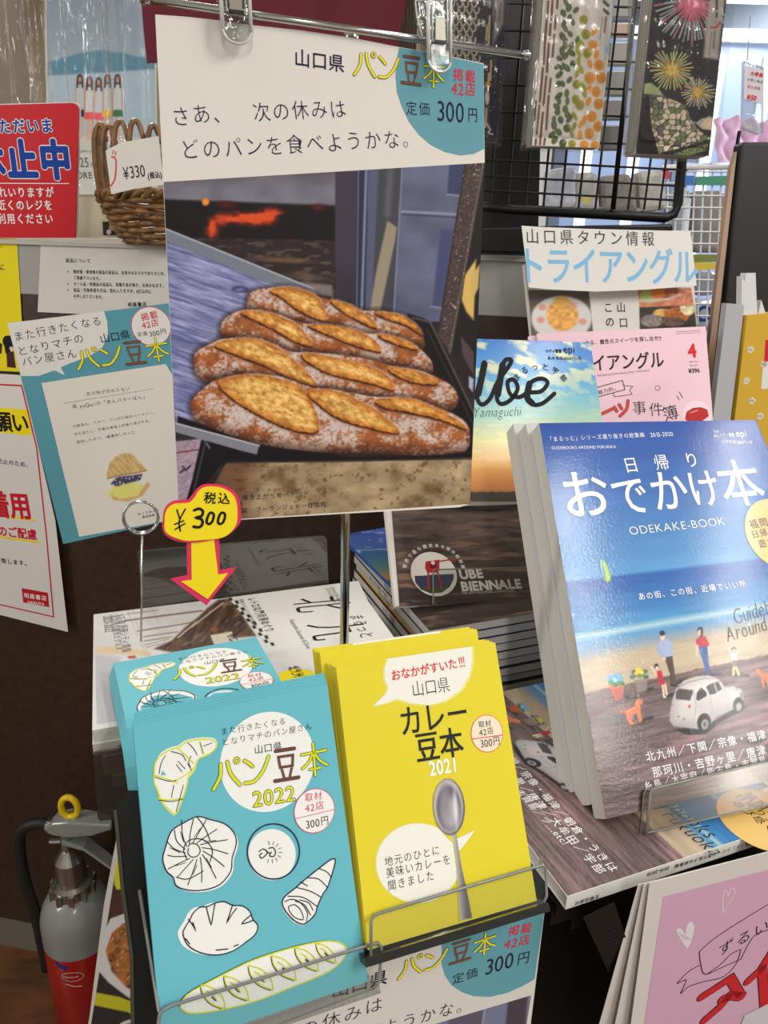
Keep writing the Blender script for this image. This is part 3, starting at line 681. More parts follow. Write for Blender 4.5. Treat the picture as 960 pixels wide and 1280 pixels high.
# ================================================================== LARGE BAGUETTE POSTER, ITS RAIL AND CLIPS
SP = Sheet((402, 350), .44, 20, 8); SP.mat = PAPER
q_out = [(194, 18), (235, 21), (270, 25), (312, 31), (375, 37.5), (440, 47), (497, 58.5), (552, 68), (604.5, 79.5), (606, 205), (597, 317), (592, 470), (587, 630), (575, 634), (505, 638), (433, 642), (330, 648), (224, 654), (215, 460), (204, 227)]
rp = empty('baguette_poster', SP.matrix(), 'large hanging poster with four floury baguettes on a tray', 'poster')
MB().prism([tuple(SP.m(p)) for p in q_out], -.0004, 0, lin((216, 211, 202))).build('paper', PAPER, rp)
def smudge(p, pts, c, soft): p.mix(sm(sdist(p.X, p.Y, pts), soft), c)
def c6(pts): return [(200+x*.4271, 210+y*.4271) for x, y in pts]
def c4(pts): return [(240+x*.375, 340+y*.375) for x, y in pts]
def bread(p, out, ears, seed):
    X, Y = p.X, p.Y; out = catmull([np.array(o, float) for o in c4(out)], 3, True); d = sdist(X, Y, out); m = sm(d, 1.6)
    dn = sm(sdist(X, Y+8, out), 18)             # 1 away from the lower edge
    up = sm(sdist(X, Y-8, out), 14)
    n1 = noise(X, Y, 3.4, 2.8, seed, 3); n2 = noise(X, Y, 9, 7, seed+5, 3); n3 = noise(X, Y, 1.6, 1.6, seed+9, 2); n4 = noise(X, Y, 22, 16, seed+2, 2)
    crust = np.array((158, 98, 58)); dark = np.array((66, 44, 38)); flour = np.array((200, 190, 188))
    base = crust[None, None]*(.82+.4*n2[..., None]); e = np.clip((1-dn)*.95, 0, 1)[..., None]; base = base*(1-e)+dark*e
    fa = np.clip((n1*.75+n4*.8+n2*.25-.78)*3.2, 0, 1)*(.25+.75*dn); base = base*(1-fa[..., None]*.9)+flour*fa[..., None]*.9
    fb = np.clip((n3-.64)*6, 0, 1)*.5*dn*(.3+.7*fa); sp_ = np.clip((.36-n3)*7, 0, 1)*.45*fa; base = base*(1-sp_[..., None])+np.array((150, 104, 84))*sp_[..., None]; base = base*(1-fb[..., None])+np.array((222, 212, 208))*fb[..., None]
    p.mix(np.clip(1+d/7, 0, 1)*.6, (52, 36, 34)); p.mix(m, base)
    for i, e in enumerate(ears):
        e = catmull([np.array(o, float) for o in c4(e)], 3, True); de = sdist(X, Y, e); wob = (n1-.5)*2.6
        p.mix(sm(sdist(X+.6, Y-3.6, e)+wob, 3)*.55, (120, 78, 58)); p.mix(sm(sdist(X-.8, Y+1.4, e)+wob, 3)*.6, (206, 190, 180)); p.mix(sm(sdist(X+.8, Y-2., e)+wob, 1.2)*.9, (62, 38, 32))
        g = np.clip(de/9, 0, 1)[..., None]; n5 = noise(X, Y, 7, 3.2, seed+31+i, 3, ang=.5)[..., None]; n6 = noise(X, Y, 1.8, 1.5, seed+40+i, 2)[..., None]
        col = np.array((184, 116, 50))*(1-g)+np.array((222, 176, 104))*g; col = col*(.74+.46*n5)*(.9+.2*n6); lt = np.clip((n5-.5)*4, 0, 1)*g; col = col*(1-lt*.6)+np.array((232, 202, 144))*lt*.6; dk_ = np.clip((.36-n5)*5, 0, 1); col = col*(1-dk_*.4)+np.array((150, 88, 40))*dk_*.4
        p.mix(sm(de+wob, 1.4), col)
def baguettes(X, Y):
    p = Paint(X, Y, (60, 52, 54)); n = noise(X, Y, 30, 24, 1, 3); nf = noise(X, Y, 1.6, 1.6, 2, 2)
    # steel hood and doors
    p.mix(sm(-(Y-256-.03*(X-204)), 3), (124, 122, 132)); p.mix(sm(-(Y-256-.03*(X-204)), 3)*sm(226+(X-204)*-.01-Y, 26)*.6, (92, 84, 86)); p.I += ((n-.5)*26)[..., None]
    p.poly([(200, 249), (419, 257), (419, 302), (200, 297)], (36, 28, 31), 4)
    fl = sdist(X, Y, [(259, 290), (261, 272), (275, 268), (300, 266), (320, 264), (345, 261), (352, 266), (340, 278), (318, 283), (290, 280), (272, 281), (270, 296), (262, 298)])+(noise(X, Y, 8, 5, 3, 2)-.5)*7
    p.mix(sm(fl, 10)*.9, (168, 62, 34)); p.mix(sm(fl-3, 5)*.75, (226, 98, 52)); p.ell(257, 252.5, 4.5, 4.5, (232, 140, 70), 0, 3); p.ell(283, 256, 11, 4, (92, 34, 26), 0, 6); p.ell(398, 259, 7, 4, (96, 42, 32), 0, 5)
    fl2 = noise(X, Y, 12, 4, 8, 3); p.poly([(206, 297), (419, 302), (419, 392), (280, 330)], (58, 50, 50), 6); p.mix(sm(sdist(X, Y, [(206, 297), (419, 302), (419, 392), (280, 330)]), 6)*np.clip((fl2-.52)*5, 0, 1)*.6, (118, 100, 88))
    p.ell(352, 325, 36, 3.2, (128, 100, 76), .05, 3, .7); p.ell(385, 346, 26, 4, (110, 96, 86), .1, 4, .6); p.poly([(355, 352), (415, 356), (417, 372), (380, 366)], (126, 120, 120), 4)
    # uprights
    p.poly([(419, 200), (453, 200), (450, 392), (419, 392)], (76, 68, 80), 2); p.mul(1-.12*sm(sdist(X, Y, [(419, 340), (453, 340), (453, 395), (419, 395)]), 30))
    p.poly([(446, 200), (461, 200), (456, 392), (445, 392)], (58, 60, 84), 2); p.line([(458, 205), (452, 390)], 3.2, (128, 132, 160), 2); p.line([(448, 205), (446, 390)], 1.6, (110, 112, 140), 1.6)
    p.poly([(461, 200), (476, 200), (466, 400), (456, 400)], (96, 98, 122), 3); p.poly([(474, 200), (505, 200), (490, 400), (464, 400)], (78, 78, 84), 3); p.line([(488, 215), (484, 268)], 8, (100, 100, 104), 6)
    p.poly([(484, 276), (496, 284), (494, 300), (475, 390), (462, 390), (470, 340)], (152, 142, 124), 3)
    pn = noise(X, Y, 40, 30, 21, 2)
    p.mix(sm(sdist(X, Y, [(503, 196), (586, 196), (560, 402), (490, 402)]), 2), np.array((104, 106, 130))*(.85+.3*pn[..., None])); p.line([(503, 205), (492, 396)], 1.8, (130, 132, 150), 2)
    p.line([(503, 264.5), (574, 268)], 3, (142, 144, 158), 2); p.line([(503, 268), (573, 272)], 1.6, (70, 72, 90), 1.6)
    p.poly([(562, 202), (584, 202), (577, 244), (559, 242)], (72, 76, 108), 3); p.line([(559, 243), (577, 245)], 2, (136, 138, 152), 1.5)
    p.poly([(551, 287), (571, 288), (560, 386), (540, 384)], (80, 84, 116), 4); p.line([(538, 383), (560, 386)], 2.4, (130, 132, 146), 2)
    # rusty post on the right with a yellow thing behind
    p.poly([(601, 200), (612, 200), (600, 460), (560, 440)], (46, 42, 44), 3); p.poly([(595, 324), (592, 400), (583, 390), (577, 375), (580, 345)], (208, 176, 104), 3); p.poly([(588, 345), (600, 330), (598, 360), (590, 375)], (196, 170, 110), 3)
    nr = noise(X, Y, 3, 3, 33, 3); p.mix(sm(sdist(X, Y, [(581, 200), (607, 200), (564, 443), (547, 418)]), 2), np.array((84, 72, 70))*(.8+.4*nr[..., None])); p.line([(604, 205), (562, 440)], 2.2, (108, 98, 90), 1.6); p.line([(582, 205), (548, 415)], 1.4, (54, 46, 48), 1.4)
    p.mix(sm(sdist(X, Y, [(581, 200), (607, 200), (564, 443), (547, 418)]), 2)*np.clip((noise(X, Y, 1.8, 1.8, 35, 1)-.86)*8, 0, 1), (190, 180, 170))
    p.poly([(576, 420), (592, 440), (592, 470), (578, 450)], (90, 78, 78), 2); p.poly([(574, 436), (592, 470), (590, 500), (570, 460)], (54, 46, 46), 2); p.poly([(586, 470), (592, 474), (591, 490), (586, 484)], (170, 172, 196), 2)
    # blue-white floured board on the left
    bd = [(200, 283), (392, 362), (380, 372), (330, 380), (300, 420), (260, 470), (250, 530), (219, 528)]
    g1 = noise(X, Y, 34, 3.2, 40, 4, ang=.32); g2 = noise(X, Y, 12, 1.6, 44, 3, ang=.36); m = sm(sdist(X, Y, bd), 2)
    col = np.array((96, 100, 140))[None, None]+(g1[..., None]*.9+g2[..., None]*.35-.35)*np.array((128, 122, 108)); p.mix(m, np.clip(col, 60, 226))
    kn = np.hypot((X-300)/10, (Y-362)/4); p.mix(m*np.clip(1.5-np.abs(kn-.8)*3, 0, 1)*.6, (66, 62, 88))
    p.poly([(200, 283), (392, 361), (389, 370), (330, 352), (200, 298)], (122, 128, 138), 2); p.line([(202, 284), (392, 361)], 1.8, (176, 180, 186), 1.5); p.poly([(389, 360), (396, 363), (385, 369)], (150, 150, 154), 1.5)
    # black tray
    p.poly([(510, 392), (530, 398), (540, 404), (600, 530), (600, 575), (560, 575), (500, 420)], (34, 31, 33), 2.5); p.line([(516, 397), (538, 403), (594, 520)], 2.2, (98, 92, 88), 2); p.line([(534, 412), (590, 528)], 1.5, (70, 66, 64), 2)
    p.poly([(222, 520), (300, 545), (440, 572), (592, 566), (592, 576), (300, 578), (275, 582), (250, 615), (236, 652), (220, 652), (240, 600), (252, 545), (222, 532)], (30, 28, 31), 2.5)
    nt = noise(X, Y, 26, 18, 50, 4); nt2 = noise(X, Y, 7, 6, 51, 3); mt = sm(sdist(X, Y, [(284, 578), (430, 577), (595, 572), (595, 645), (220, 660), (240, 640), (268, 606)]), 3)
    p.mix(mt, np.array((170, 150, 120))[None, None]*(.62+.62*nt[..., None])); p.mix(mt*np.clip((.36-nt2)*6, 0, 1)*.7, (98, 74, 56)); p.mix(mt*np.clip((.42-nt)*5, 0, 1)*.5, (110, 78, 54)); p.mix(mt*sm(284+.2*(645-Y)-X+22, 30)*.6, (86, 52, 38)); p.line([(284, 578), (595, 573)], 2, (60, 52, 50), 2)
    # mauve newspaper corner
    nn = noise(X, Y, 4, 2.2, 60, 2, ang=-.2); mn = sm(sdist(X, Y, [(218, 552), (252, 548), (240, 600), (226, 652), (218, 655)]), 2); p.mix(mn, np.array((158, 140, 152))*(.86+.3*nn[..., None])); p.line([(221, 566), (248, 562)], 1.5, (120, 40, 50), 1.2); p.line([(225, 591), (231, 586), (228, 583)], 2, (60, 40, 60), 1.2); p.line([(232, 588), (238, 582)], 2, (60, 40, 60), 1.2)
    p.line([(254, 548), (262, 560)], 2, (128, 126, 130), 2)
    p.line([(258, 548), (236, 640)], 2.4, (78, 72, 74), 2)
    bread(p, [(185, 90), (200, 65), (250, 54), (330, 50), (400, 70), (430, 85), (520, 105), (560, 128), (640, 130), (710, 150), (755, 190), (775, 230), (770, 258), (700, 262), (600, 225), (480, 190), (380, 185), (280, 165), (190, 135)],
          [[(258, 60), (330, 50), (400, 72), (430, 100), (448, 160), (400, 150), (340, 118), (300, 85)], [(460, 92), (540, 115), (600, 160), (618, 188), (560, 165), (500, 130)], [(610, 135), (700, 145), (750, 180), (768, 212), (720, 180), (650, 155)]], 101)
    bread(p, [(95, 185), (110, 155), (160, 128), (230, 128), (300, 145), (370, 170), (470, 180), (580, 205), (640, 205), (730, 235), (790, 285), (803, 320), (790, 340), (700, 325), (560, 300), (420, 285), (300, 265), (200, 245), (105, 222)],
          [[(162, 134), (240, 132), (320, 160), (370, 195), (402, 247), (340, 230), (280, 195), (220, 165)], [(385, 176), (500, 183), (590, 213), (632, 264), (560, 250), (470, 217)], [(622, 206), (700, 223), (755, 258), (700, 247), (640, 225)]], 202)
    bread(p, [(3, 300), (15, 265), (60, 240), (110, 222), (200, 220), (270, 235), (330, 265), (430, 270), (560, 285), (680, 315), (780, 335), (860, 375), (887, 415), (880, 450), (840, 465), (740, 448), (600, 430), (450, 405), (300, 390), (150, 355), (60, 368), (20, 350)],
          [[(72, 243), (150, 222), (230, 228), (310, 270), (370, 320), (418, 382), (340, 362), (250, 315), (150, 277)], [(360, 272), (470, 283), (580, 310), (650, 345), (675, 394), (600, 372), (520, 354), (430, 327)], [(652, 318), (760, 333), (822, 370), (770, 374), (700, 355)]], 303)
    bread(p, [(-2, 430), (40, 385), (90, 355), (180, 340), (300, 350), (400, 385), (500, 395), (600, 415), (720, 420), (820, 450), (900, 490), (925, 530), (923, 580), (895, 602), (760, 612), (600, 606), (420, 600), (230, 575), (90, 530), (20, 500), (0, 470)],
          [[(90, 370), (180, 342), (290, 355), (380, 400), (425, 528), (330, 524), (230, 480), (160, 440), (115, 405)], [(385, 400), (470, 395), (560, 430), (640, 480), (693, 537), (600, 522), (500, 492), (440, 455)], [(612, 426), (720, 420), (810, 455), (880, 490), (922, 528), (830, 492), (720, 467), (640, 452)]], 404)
    # steel edge of the board in front
    p.poly([(219, 528), (324, 557), (321, 568), (300, 563), (219, 540)], (132, 132, 140), 1.6); p.line([(219, 529), (324, 557)], 1.6, (186, 186, 192), 1.3)
    p.I = (p.I-128)*1.14+120; p.mul(.97+.06*nf)
    return p.lin()
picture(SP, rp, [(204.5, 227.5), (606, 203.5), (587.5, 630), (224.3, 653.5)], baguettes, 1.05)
P = Print(SP, rp)
P.cur = 'drawing'
P.poly([(499, 59.5), (495.5, 75), (494.3, 95), (496, 115), (502, 133), (511, 152), (523, 168), (538, 181), (556, 190), (575, 194.3), (592, 192.5), (605.3, 186), (604.3, 80.5), (552, 69)], (98, 152, 164), 0, part='teal_disc')
P.text('山口県', (367, 82), (431, 91), NAVY, off=.006, fill=.98)
P.logo(LOGO, (441, 96), (556, 112), hs=1.08)
CR = (198, 44, 60)
P.text('掲載', (565, 101), (595, 104), CR, off=.010); P.text('42店', (564, 117.5), (595, 121.5), CR, off=.012, h=1.15)
P.text('定価', (506.5, 144), (538.5, 145.5), NAVY, off=-.004, h=1.1); P.text('300', (545.5, 151), (581, 154), NAVY, off=0., h=1.35); P.text('円', (583.5, 152.5), (598, 153.5), NAVY, h=1.25)
P.text('さあ、　次の休みは', (215, 158), (435, 147), NAVY, off=-.012, jit=.07, fill=.92, h=1.05); P.text('どのパンを食べようかな。', (226, 201), (525, 184), NAVY, off=-.012, jit=.07, fill=.9, h=1.05)
P.text('焼き上がったバゲッド', (302, 626), (387, 619.5), INK, off=-.002); P.text('萩　ブーランジェリー住吉丸', (302, 642), (408, 633), INK, off=-.002)
P.done()
# rail
rail = empty('poster_rail', Matrix.Translation(Vector(at(431, 812, .46))), 'chrome rail on a slim post holding the baguette poster', 'sign stand')
RO = np.array(rail.location)
def rp3(px, py, dn=.003): a, b = SP.m((px, py)); return SP.world(a, b, dn)-RO
pts = [rp3(x, y) for x, y in ((176, 1), (200, 5), (312, 17), (440, 37), (525, 52), (652, 71))]
MB().tube([pts[0], pts[-1]], .0020, 12).build('bar', CHROME, rail, smooth=True)
mb = MB(); mb.lathe([(.0003, -.0028), (.0025, -.0019), (.0032, 0), (.0025, .0019), (.0003, .0028)], tuple(rp3(654, 71)), 14); mb.lathe([(.0003, -.0028), (.0025, -.0019), (.0032, 0), (.0025, .0019), (.0003, .0028)], tuple(rp3(181, 2)), 14); o = mb.build('end_ball', CHROME, rail, smooth=True); o['kind'] = 'stuff'
tp = rp3(443, 38, -.006); MB().tube([tp, (tp[0], tp[1], 1.0855-RO[2])], .0033, 16).build('post', CHROME, rail, smooth=True)
MB().tube([tp+np.array((0, 0, .003)), tp-np.array((0, 0, .008))], .0042, 14).build('socket', CHROME, rail, smooth=True)
# clips
M_CLIP = clear('clip_plastic', (232, 234, 232), .10, .06, ((160, 160, 160), .6, .002))
M_CLE = solid('clip_plastic_edge', (196, 198, 196), .12, spec=1.)
M_SPR = solid('spring_steel', (128, 124, 112), .35, .8)
def clip(name, label, x0, x1, top, bot, side):
    a_, b_ = SP.m(((x0+x1)/2, bot)); S = Sheet(SP.world(a_, b_, .008), None, 20, 8); r = empty(name, S.matrix(), label, 'clip', 'clear poster clips'); w_ = (S.m((x1, bot))[0]-S.m((x0, bot))[0]); t = S.m(((x0+x1)/2, top))[1]; hw = w_/2
    arc = [(hw*math.cos(a), hw*.8+hw*.8*math.sin(a)) for a in np.linspace(math.pi, 2*math.pi, 13)]
    out = [(-hw, t)]+arc+[(hw, t)]
    bevel(MB().prism(out, -.0012, .0008).build('front_jaw', M_CLIP, r), .0005, 2)
    mb = MB()
    for sg in (-1, 1): mb.tube([(sg*hw*.92, t,   .0008), (sg*hw*.92, hw*.8, .0008)], .0011, 6); mb.tube([(sg*hw*.62, t*.96, .0013), (sg*hw*.62, t*.35, .0013)], .0005, 6)
    mb.tube([(x*.92, y+.0003, .0008) for x, y in arc], .0007, 6)
    for k in (.35, .6, .92): mb.tube([(-hw*.6, t*k, .001), (hw*.6, t*k, .001)], .0005, 6)
    mb.build('moulded_rib', M_CLE, r, smooth=True)
    bevel(MB().box((-hw*.42, t*.36, .0014), (hw*.42, t*.62 if side else t*.98, .0019)).build('spring', M_SPR, r), .0003, 1)
    MB().box((-hw*.5, t*.33, .0015), (hw*.5, t*.36, .0022)).build('spring_lip', BLACK, r)
    sh = side or .2
    pr = [(-hw*1.5, t*.86), (-hw*.2, t*.92), (-hw*.2, t*.3), (-hw*.9, t*.45), (-hw*1.35, t*.68)] if side else [(-hw*1.3, t), (-hw*.3, t), (-hw*.3, t*.5), (-hw*1.0, t*.55)]
    bevel(MB().prism(pr, -.012, -.008).build('back_lever', M_CLIP, r), .0008, 2)
    MB().tube([(x, y, -.008) for x, y in pr], .0005, 6, closed=True).build('lever_edge', M_CLE, r, smooth=True)
    MB().prism([(x*.95, y-.001) for x, y in out], -.0105, -.009).build('back_jaw', M_CLIP, r)
clip('poster_clip', 'clear plastic clip gripping the left end of the big poster', 275, 313, -60, 63, 0)
clip('poster_clip', 'clear plastic clip gripping the teal corner of the big poster', 527, 557, -20, 97, 1)
# arrow price tag
a_, b_ = SP.m((250, 690)); ST = Sheet(SP.world(a_, b_, .0032), None, 20, 8); c8 = lambda pts: [(190+x*.1407, 590+y*.1407) for x, y in pts]
r = empty('price_arrow', ST.matrix(), 'yellow cloud shaped 300 yen tag with pink edge and a big down arrow', 'price tag')
cm = lambda pts, n=4: [tuple(ST.m(p)) for p in catmull([np.array(x, float) for x in c8(pts)], n, True)]
PK = (214, 52, 92); YL = (240, 216, 30)
arr_o = [tuple(ST.m(p)) for p in c8([(310, 600), (318, 925), (165, 958), (487, 1195), (755, 855), (608, 880), (600, 580)])]; arr_i = [tuple(ST.m(p)) for p in c8([(350, 610), (355, 965), (262, 980), (497, 1135), (680, 905), (590, 920), (552, 590)])]
cl_o = cm([(95, 440), (92, 490), (115, 555), (190, 605), (300, 628), (420, 625), (560, 600), (660, 572), (745, 505), (790, 440), (790, 360), (778, 250), (735, 175), (650, 125), (560, 108), (460, 112), (400, 150), (350, 215), (310, 250), (200, 256), (140, 290), (105, 350)])
cl_i = cm([(112, 440), (118, 525), (180, 573), (300, 610), (450, 605), (600, 590), (685, 548), (742, 478), (760, 400), (752, 280), (718, 200), (640, 150), (560, 130), (470, 135), (415, 170), (370, 238), (320, 274), (210, 282), (150, 312), (118, 370)])
MB().prism(arr_o, -.0024, -.0019, lin(PK)).build('pink_arrow', PAPER, r); MB().prism(arr_i, -.0019, -.0014, lin(YL)).build('yellow_arrow', PAPER, r)
MB().prism(cl_o, -.0012, -.0006, lin(PK)).build('pink_cloud', PAPER, r); MB().prism(cl_i, -.0006, 0, lin(YL)).build('yellow_cloud', PAPER, r)
MB().tube([ST.world(0, 0)*0+np.array((0., 0., -.003)), np.array((0., .03, -.003))], .0008, 6).build('wire', CHROME, r)
P = Print(ST, r); K = (20, 18, 18)
P.text('税込', c8([(452, 285)])[0], c8([(700, 285)])[0], K, off=.018, jit=.1)
for st in ([(222, 335), (245, 410)], [(297, 328), (262, 390), (240, 450), (252, 525)], [(200, 465), (280, 432)], [(205, 510), (292, 458)]): P.stroke(c8(st), 1.9, K, smooth=3)
P.stroke(c8([(375, 340), (420, 325), (452, 350), (440, 390), (395, 405), (440, 420), (448, 460), (420, 490), (370, 485)]), 3.6, K, smooth=4)
for cx_ in (515, 615): P.stroke(c8([(cx_+8, 360), (cx_+34, 380), (cx_+20, 440), (cx_-10, 462), (cx_-30, 440), (cx_-15, 385)]), 3.2, K, smooth=4, closed=True)
P.done()
# wire ring holder
SW = Sheet((176, 647), .585, 15, 0); r = empty('wire_card_holder', SW.matrix(), 'thin steel wire with a round ring on top standing at the left', 'card holder')
rr = abs(SW.m((198, 647))[0]); mb = MB()
mb.tube([(rr*math.cos(a), rr*math.sin(a), .0008) for a in np.linspace(0, 2*math.pi, 37)[:-1]], .00095, 8, closed=True); mb.tube([(rr*.97*math.cos(a), rr*.97*math.sin(a), -.0014) for a in np.linspace(0, 2*math.pi, 37)[:-1]], .00095, 8, closed=True)
mb.build('ring', CHROME, r, smooth=True)
e = SW.m((176, 826)); MB().tube([(0, -rr, 0), (e[0], e[1], 0)], .00085, 8).build('stem', CHROME, r, smooth=True)
# ================================================================== THE TIERED RACK
RY = math.radians(22); RX = np.array([math.cos(RY), math.sin(RY), 0.]); RB = np.array([-math.sin(RY), math.cos(RY), 0.])
def rk(a, b, z): return RX*a+RB*b+np.array((0, 0, z))
RM = Matrix(((RX[0], RB[0], 0, 0), (RX[1], RB[1], 0, 0), (0, 0, 1, 0), (0, 0, 0, 1)))
stand = empty('display_stand', RM, 'black tiered display stand carrying booklets and magazines', 'display stand')
MBK = solid('black_laminate', (11, 9, 8), .45, spec=.3)
MB().box((-.012, .42, 1.045), (.258, .735, 1.055)).build('shelf_board', MBK, stand)
MB().box((-.012, .466, 1.055), (.258, .66, 1.131)).build('riser', MBK, stand)
MB().box((.262, .30, 1.075), (.70, .84, 1.085)).build('shelf_board', MBK, stand)
MB().box((.125, .335, 0.02), (.70, .345, 1.075)).build('front_panel', MBK, stand)
MB().box((.245, .296, 1.098), (.70, .50, 1.1065)).build('front_shelf', MBK, stand)
MB().box((.245, .30, 1.0851), (.70, .308, 1.098)).build('shelf_riser', MBK, stand)
for a in (.125, .688): MB().box((a, .345, 0.0), (a+.012, .76, 1.075)).build('side_panel', MBK, stand)
MB().box((.14, .75, 0.0), (.688, .76, 1.075)).build('back_panel', MBK, stand)
MB().box((-.012, .74, 0.0), (.0, .76, 1.075)).box((-.012, .74, 0), (.125, .76, .02)).build('leg_frame', MBK, stand)
# ------------------------------------------------------------------ blue bread booklets, front pocket
SB = Sheet((309, 1076), .394, 24, 29); SB.O = SB.O.copy()
QB = [(166, 907), (409, 855), (460, 1227), (203, 1314)]
BLU = (98, 176, 188); YG = (206, 210, 40)
rb_ = book('bread_booklet', SB, QB, BLU, .0022, 'front blue bread booklet with line-drawn breads, nearest of the lower left stack', 'booklet', 'blue bread booklets in the front left pocket')
WHT = (226, 226, 220); DK = (34, 28, 50)
c7 = lambda pts: [(120+x*.3828, 790+y*.3828) for x, y in pts]
def blob(P, pts, fill, layer, n=4, part='drawing'): P.poly([tuple(p) for p in catmull([np.array(p, float) for p in c7(pts)], n, True)], fill, layer, part)
def lineart(P, L, wd=1.3, col=DK, layer=3, sm_=4):
    for l in L: P.stroke(c7(l), wd, col, layer, smooth=sm_)
def bread_cover(P, full=True):
    P.circle(c7([(563, 422)])[0], c7([(714, 422)])[0], WHT, 0, 'white_disc')
    P.text('また行きたくなる', *c7([(406, 338), (622, 302)]), DK, off=-.008, jit=.06, fill=.9); P.text('となりマチのパン屋さん', *c7([(410, 374), (708, 318)]), DK, off=-.008, jit=.06, fill=.9)
    P.text('山口県', *c7([(516, 399), (609, 385)]), DK, off=.0, fill=.98)
    L2 = [(a, [(k, d, w, tuple(YG) if c[1] > 100 else (104, 66, 52), oc if oc is None else ((60, 64, 20) if c[1] > 100 else (60, 40, 36))) for k, d, w, c, oc in g]) for a, g in LOGO]
    P.logo(L2, *c7([(378, 524), (764, 462)]), hs=1.06, wt=1.05)
    a, b = c7([(511, 572), (654, 549)]); P.text('2022', a, b, (60, 64, 20), off=.035, layer=1); P.text('2022', a, b, YG, off=.008, layer=3)
    c, e = c7([(713, 583), (779, 583)]); P.circle(c, e, (206, 60, 100), 3, 'price_disc'); P.circle(c, (e[0]-.9, e[1]), WHT, 4, 'price_disc'); P.stroke(c7([(650, 609), (777, 579)]), .8, (206, 60, 100), 6)
    P.text('取材', *c7([(680, 555), (740, 546)]), (206, 50, 84), off=-.002, layer=6); P.text('42店', *c7([(682, 588), (746, 577)]), (206, 50, 84), off=-.002, layer=6); P.text('300円', *c7([(684, 642), (762, 627)]), DK, off=-.002, layer=6, h=1.1)
    P.cur = 'croissant_drawing'
    cro = [(190, 470), (193, 430), (213, 402), (245, 383), (270, 376), (290, 362), (312, 354), (350, 350), (382, 353), (394, 368), (386, 384), (362, 402), (337, 412), (327, 428), (320, 450), (302, 472), (296, 502), (277, 560), (262, 592), (246, 588), (214, 552), (203, 520), (190, 490)]
    blob(P, [(x-2 if x < 300 else x+2, y-6 if y < 420 else y+4) for x, y in cro], WHT, 0); blob(P, cro, WHT, 1)
    P.stroke(c7(cro), 1.9, YG, 2, smooth=3, closed=True); lineart(P, [[(193, 468), (228, 478), (266, 492)], [(268, 380), (290, 400), (318, 428)], [(203, 545), (245, 548), (286, 540)], [(338, 358), (344, 380), (352, 398)], [(250, 490), (300, 462), (322, 440)]], 1.6, YG, 3)
    lineart(P, [[(226, 404), (212, 430), (206, 462)], [(246, 390), (280, 400), (293, 420)], [(300, 362), (318, 380), (330, 402)], [(193, 474), (235, 486), (262, 484)], [(205, 548), (245, 553), (284, 545)], [(340, 360), (346, 382), (348, 395)], [(268, 422), (290, 446)], [(262, 432), (280, 456)], [(300, 430), (312, 452)], [(254, 500), (246, 540)], [(285, 500), (262, 586)], [(352, 372), (378, 362)], [(310, 405), (302, 425), (308, 440)]], 1.0)
    P.poly(c7([(217, 452), (230, 466), (212, 468)]), BLU, 4)
    P.cur = 'swirl_roll_drawing'
    sw = [(218, 740), (228, 700), (246, 650), (288, 622), (332, 602), (372, 612), (420, 626), (450, 655), (458, 690), (444, 738), (440, 780), (404, 824), (350, 842), (300, 842), (262, 828), (252, 800), (230, 780)]
    blob(P, [(x+6, y+6) for x, y in sw], WHT, 0); blob(P, sw, WHT, 1); P.stroke(c7(sw), 1.5, DK, 3, smooth=3, closed=True)
    ccx, ccy = 320, 715
    for k in range(15):
        a = 2*math.pi*k/15; r1 = 112 if k % 2 else 104
        lineart(P, [[(ccx+30*math.cos(a), ccy+28*math.sin(a)), (ccx+66*math.cos(a+.34), ccy+62*math.sin(a+.34)), (ccx+(r1-6+14*math.cos(a))*math.cos(a+.5), ccy+(r1)*math.sin(a+.5))]], 1.2)
        if k % 2: lineart(P, [[(ccx+46*math.cos(a+.1), ccy+46*math.sin(a+.1)), (ccx+80*math.cos(a+.36), ccy+76*math.sin(a+.36))]], .9)
    lineart(P, [[(300, 700), (312, 690), (330, 694), (340, 712), (332, 730), (312, 734), (300, 722), (302, 706)], [(296, 740), (286, 712), (298, 684), (330, 674), (360, 684), (380, 712), (372, 750)], [(262, 800), (300, 806), (350, 780)], [(330, 604), (356, 640), (372, 680)]], 1.3)
    P.cur = 'bean_bun_drawing'
    blob(P, [(574+78*math.cos(a), 727+84*math.sin(a)) for a in np.linspace(0, 2*math.pi, 13)[:-1]], WHT, 0)
    P.stroke(c7([(579+85*math.cos(a), 716+90*math.sin(a)) for a in np.linspace(0, 2*math.pi, 17)[:-1]]), 1.7, DK, 3, smooth=3, closed=True)
    for k in range(14):
        a = 2*math.pi*k/14-1.3; lineart(P, [[(570+26*math.cos(a), 718+24*math.sin(a)), (570+38*math.cos(a), 718+36*math.sin(a))]] if math.cos(a) > -.55 else [], .7)
    lineart(P, [[(532, 716), (546, 708), (558, 716), (556, 726), (540, 738), (534, 728), (542, 722)], [(564, 706), (578, 704), (586, 718), (580, 732), (566, 730), (572, 718)], [(556, 716), (566, 722)]], 1.4)
    P.cur = 'cornet_drawing'
    co = [(780, 742), (776, 770), (756, 832), (742, 852), (724, 892), (714, 922), (690, 946), (672, 953), (640, 936), (610, 895), (614, 866), (650, 836), (684, 806), (732, 768), (764, 744)]
    blob(P, [(x-2, y+5) for x, y in co], WHT, 0); blob(P, co, WHT, 1); P.stroke(c7(co), 1.5, DK, 3, smooth=3, closed=True)
    lineart(P, [[(692, 802), (726, 806), (756, 834)], [(656, 834), (700, 846), (736, 866)], [(626, 862), (676, 866), (722, 896)], [(728, 772), (752, 782), (768, 800)], [(616, 880), (640, 872), (668, 884), (690, 916), (686, 944)], [(628, 896), (648, 890), (668, 908), (676, 938), (650, 932), (632, 912), (628, 896)], [(650, 878), (680, 890), (700, 924)], [(664, 874), (694, 884), (708, 908)], [(668, 816), (690, 828)]], 1.2)
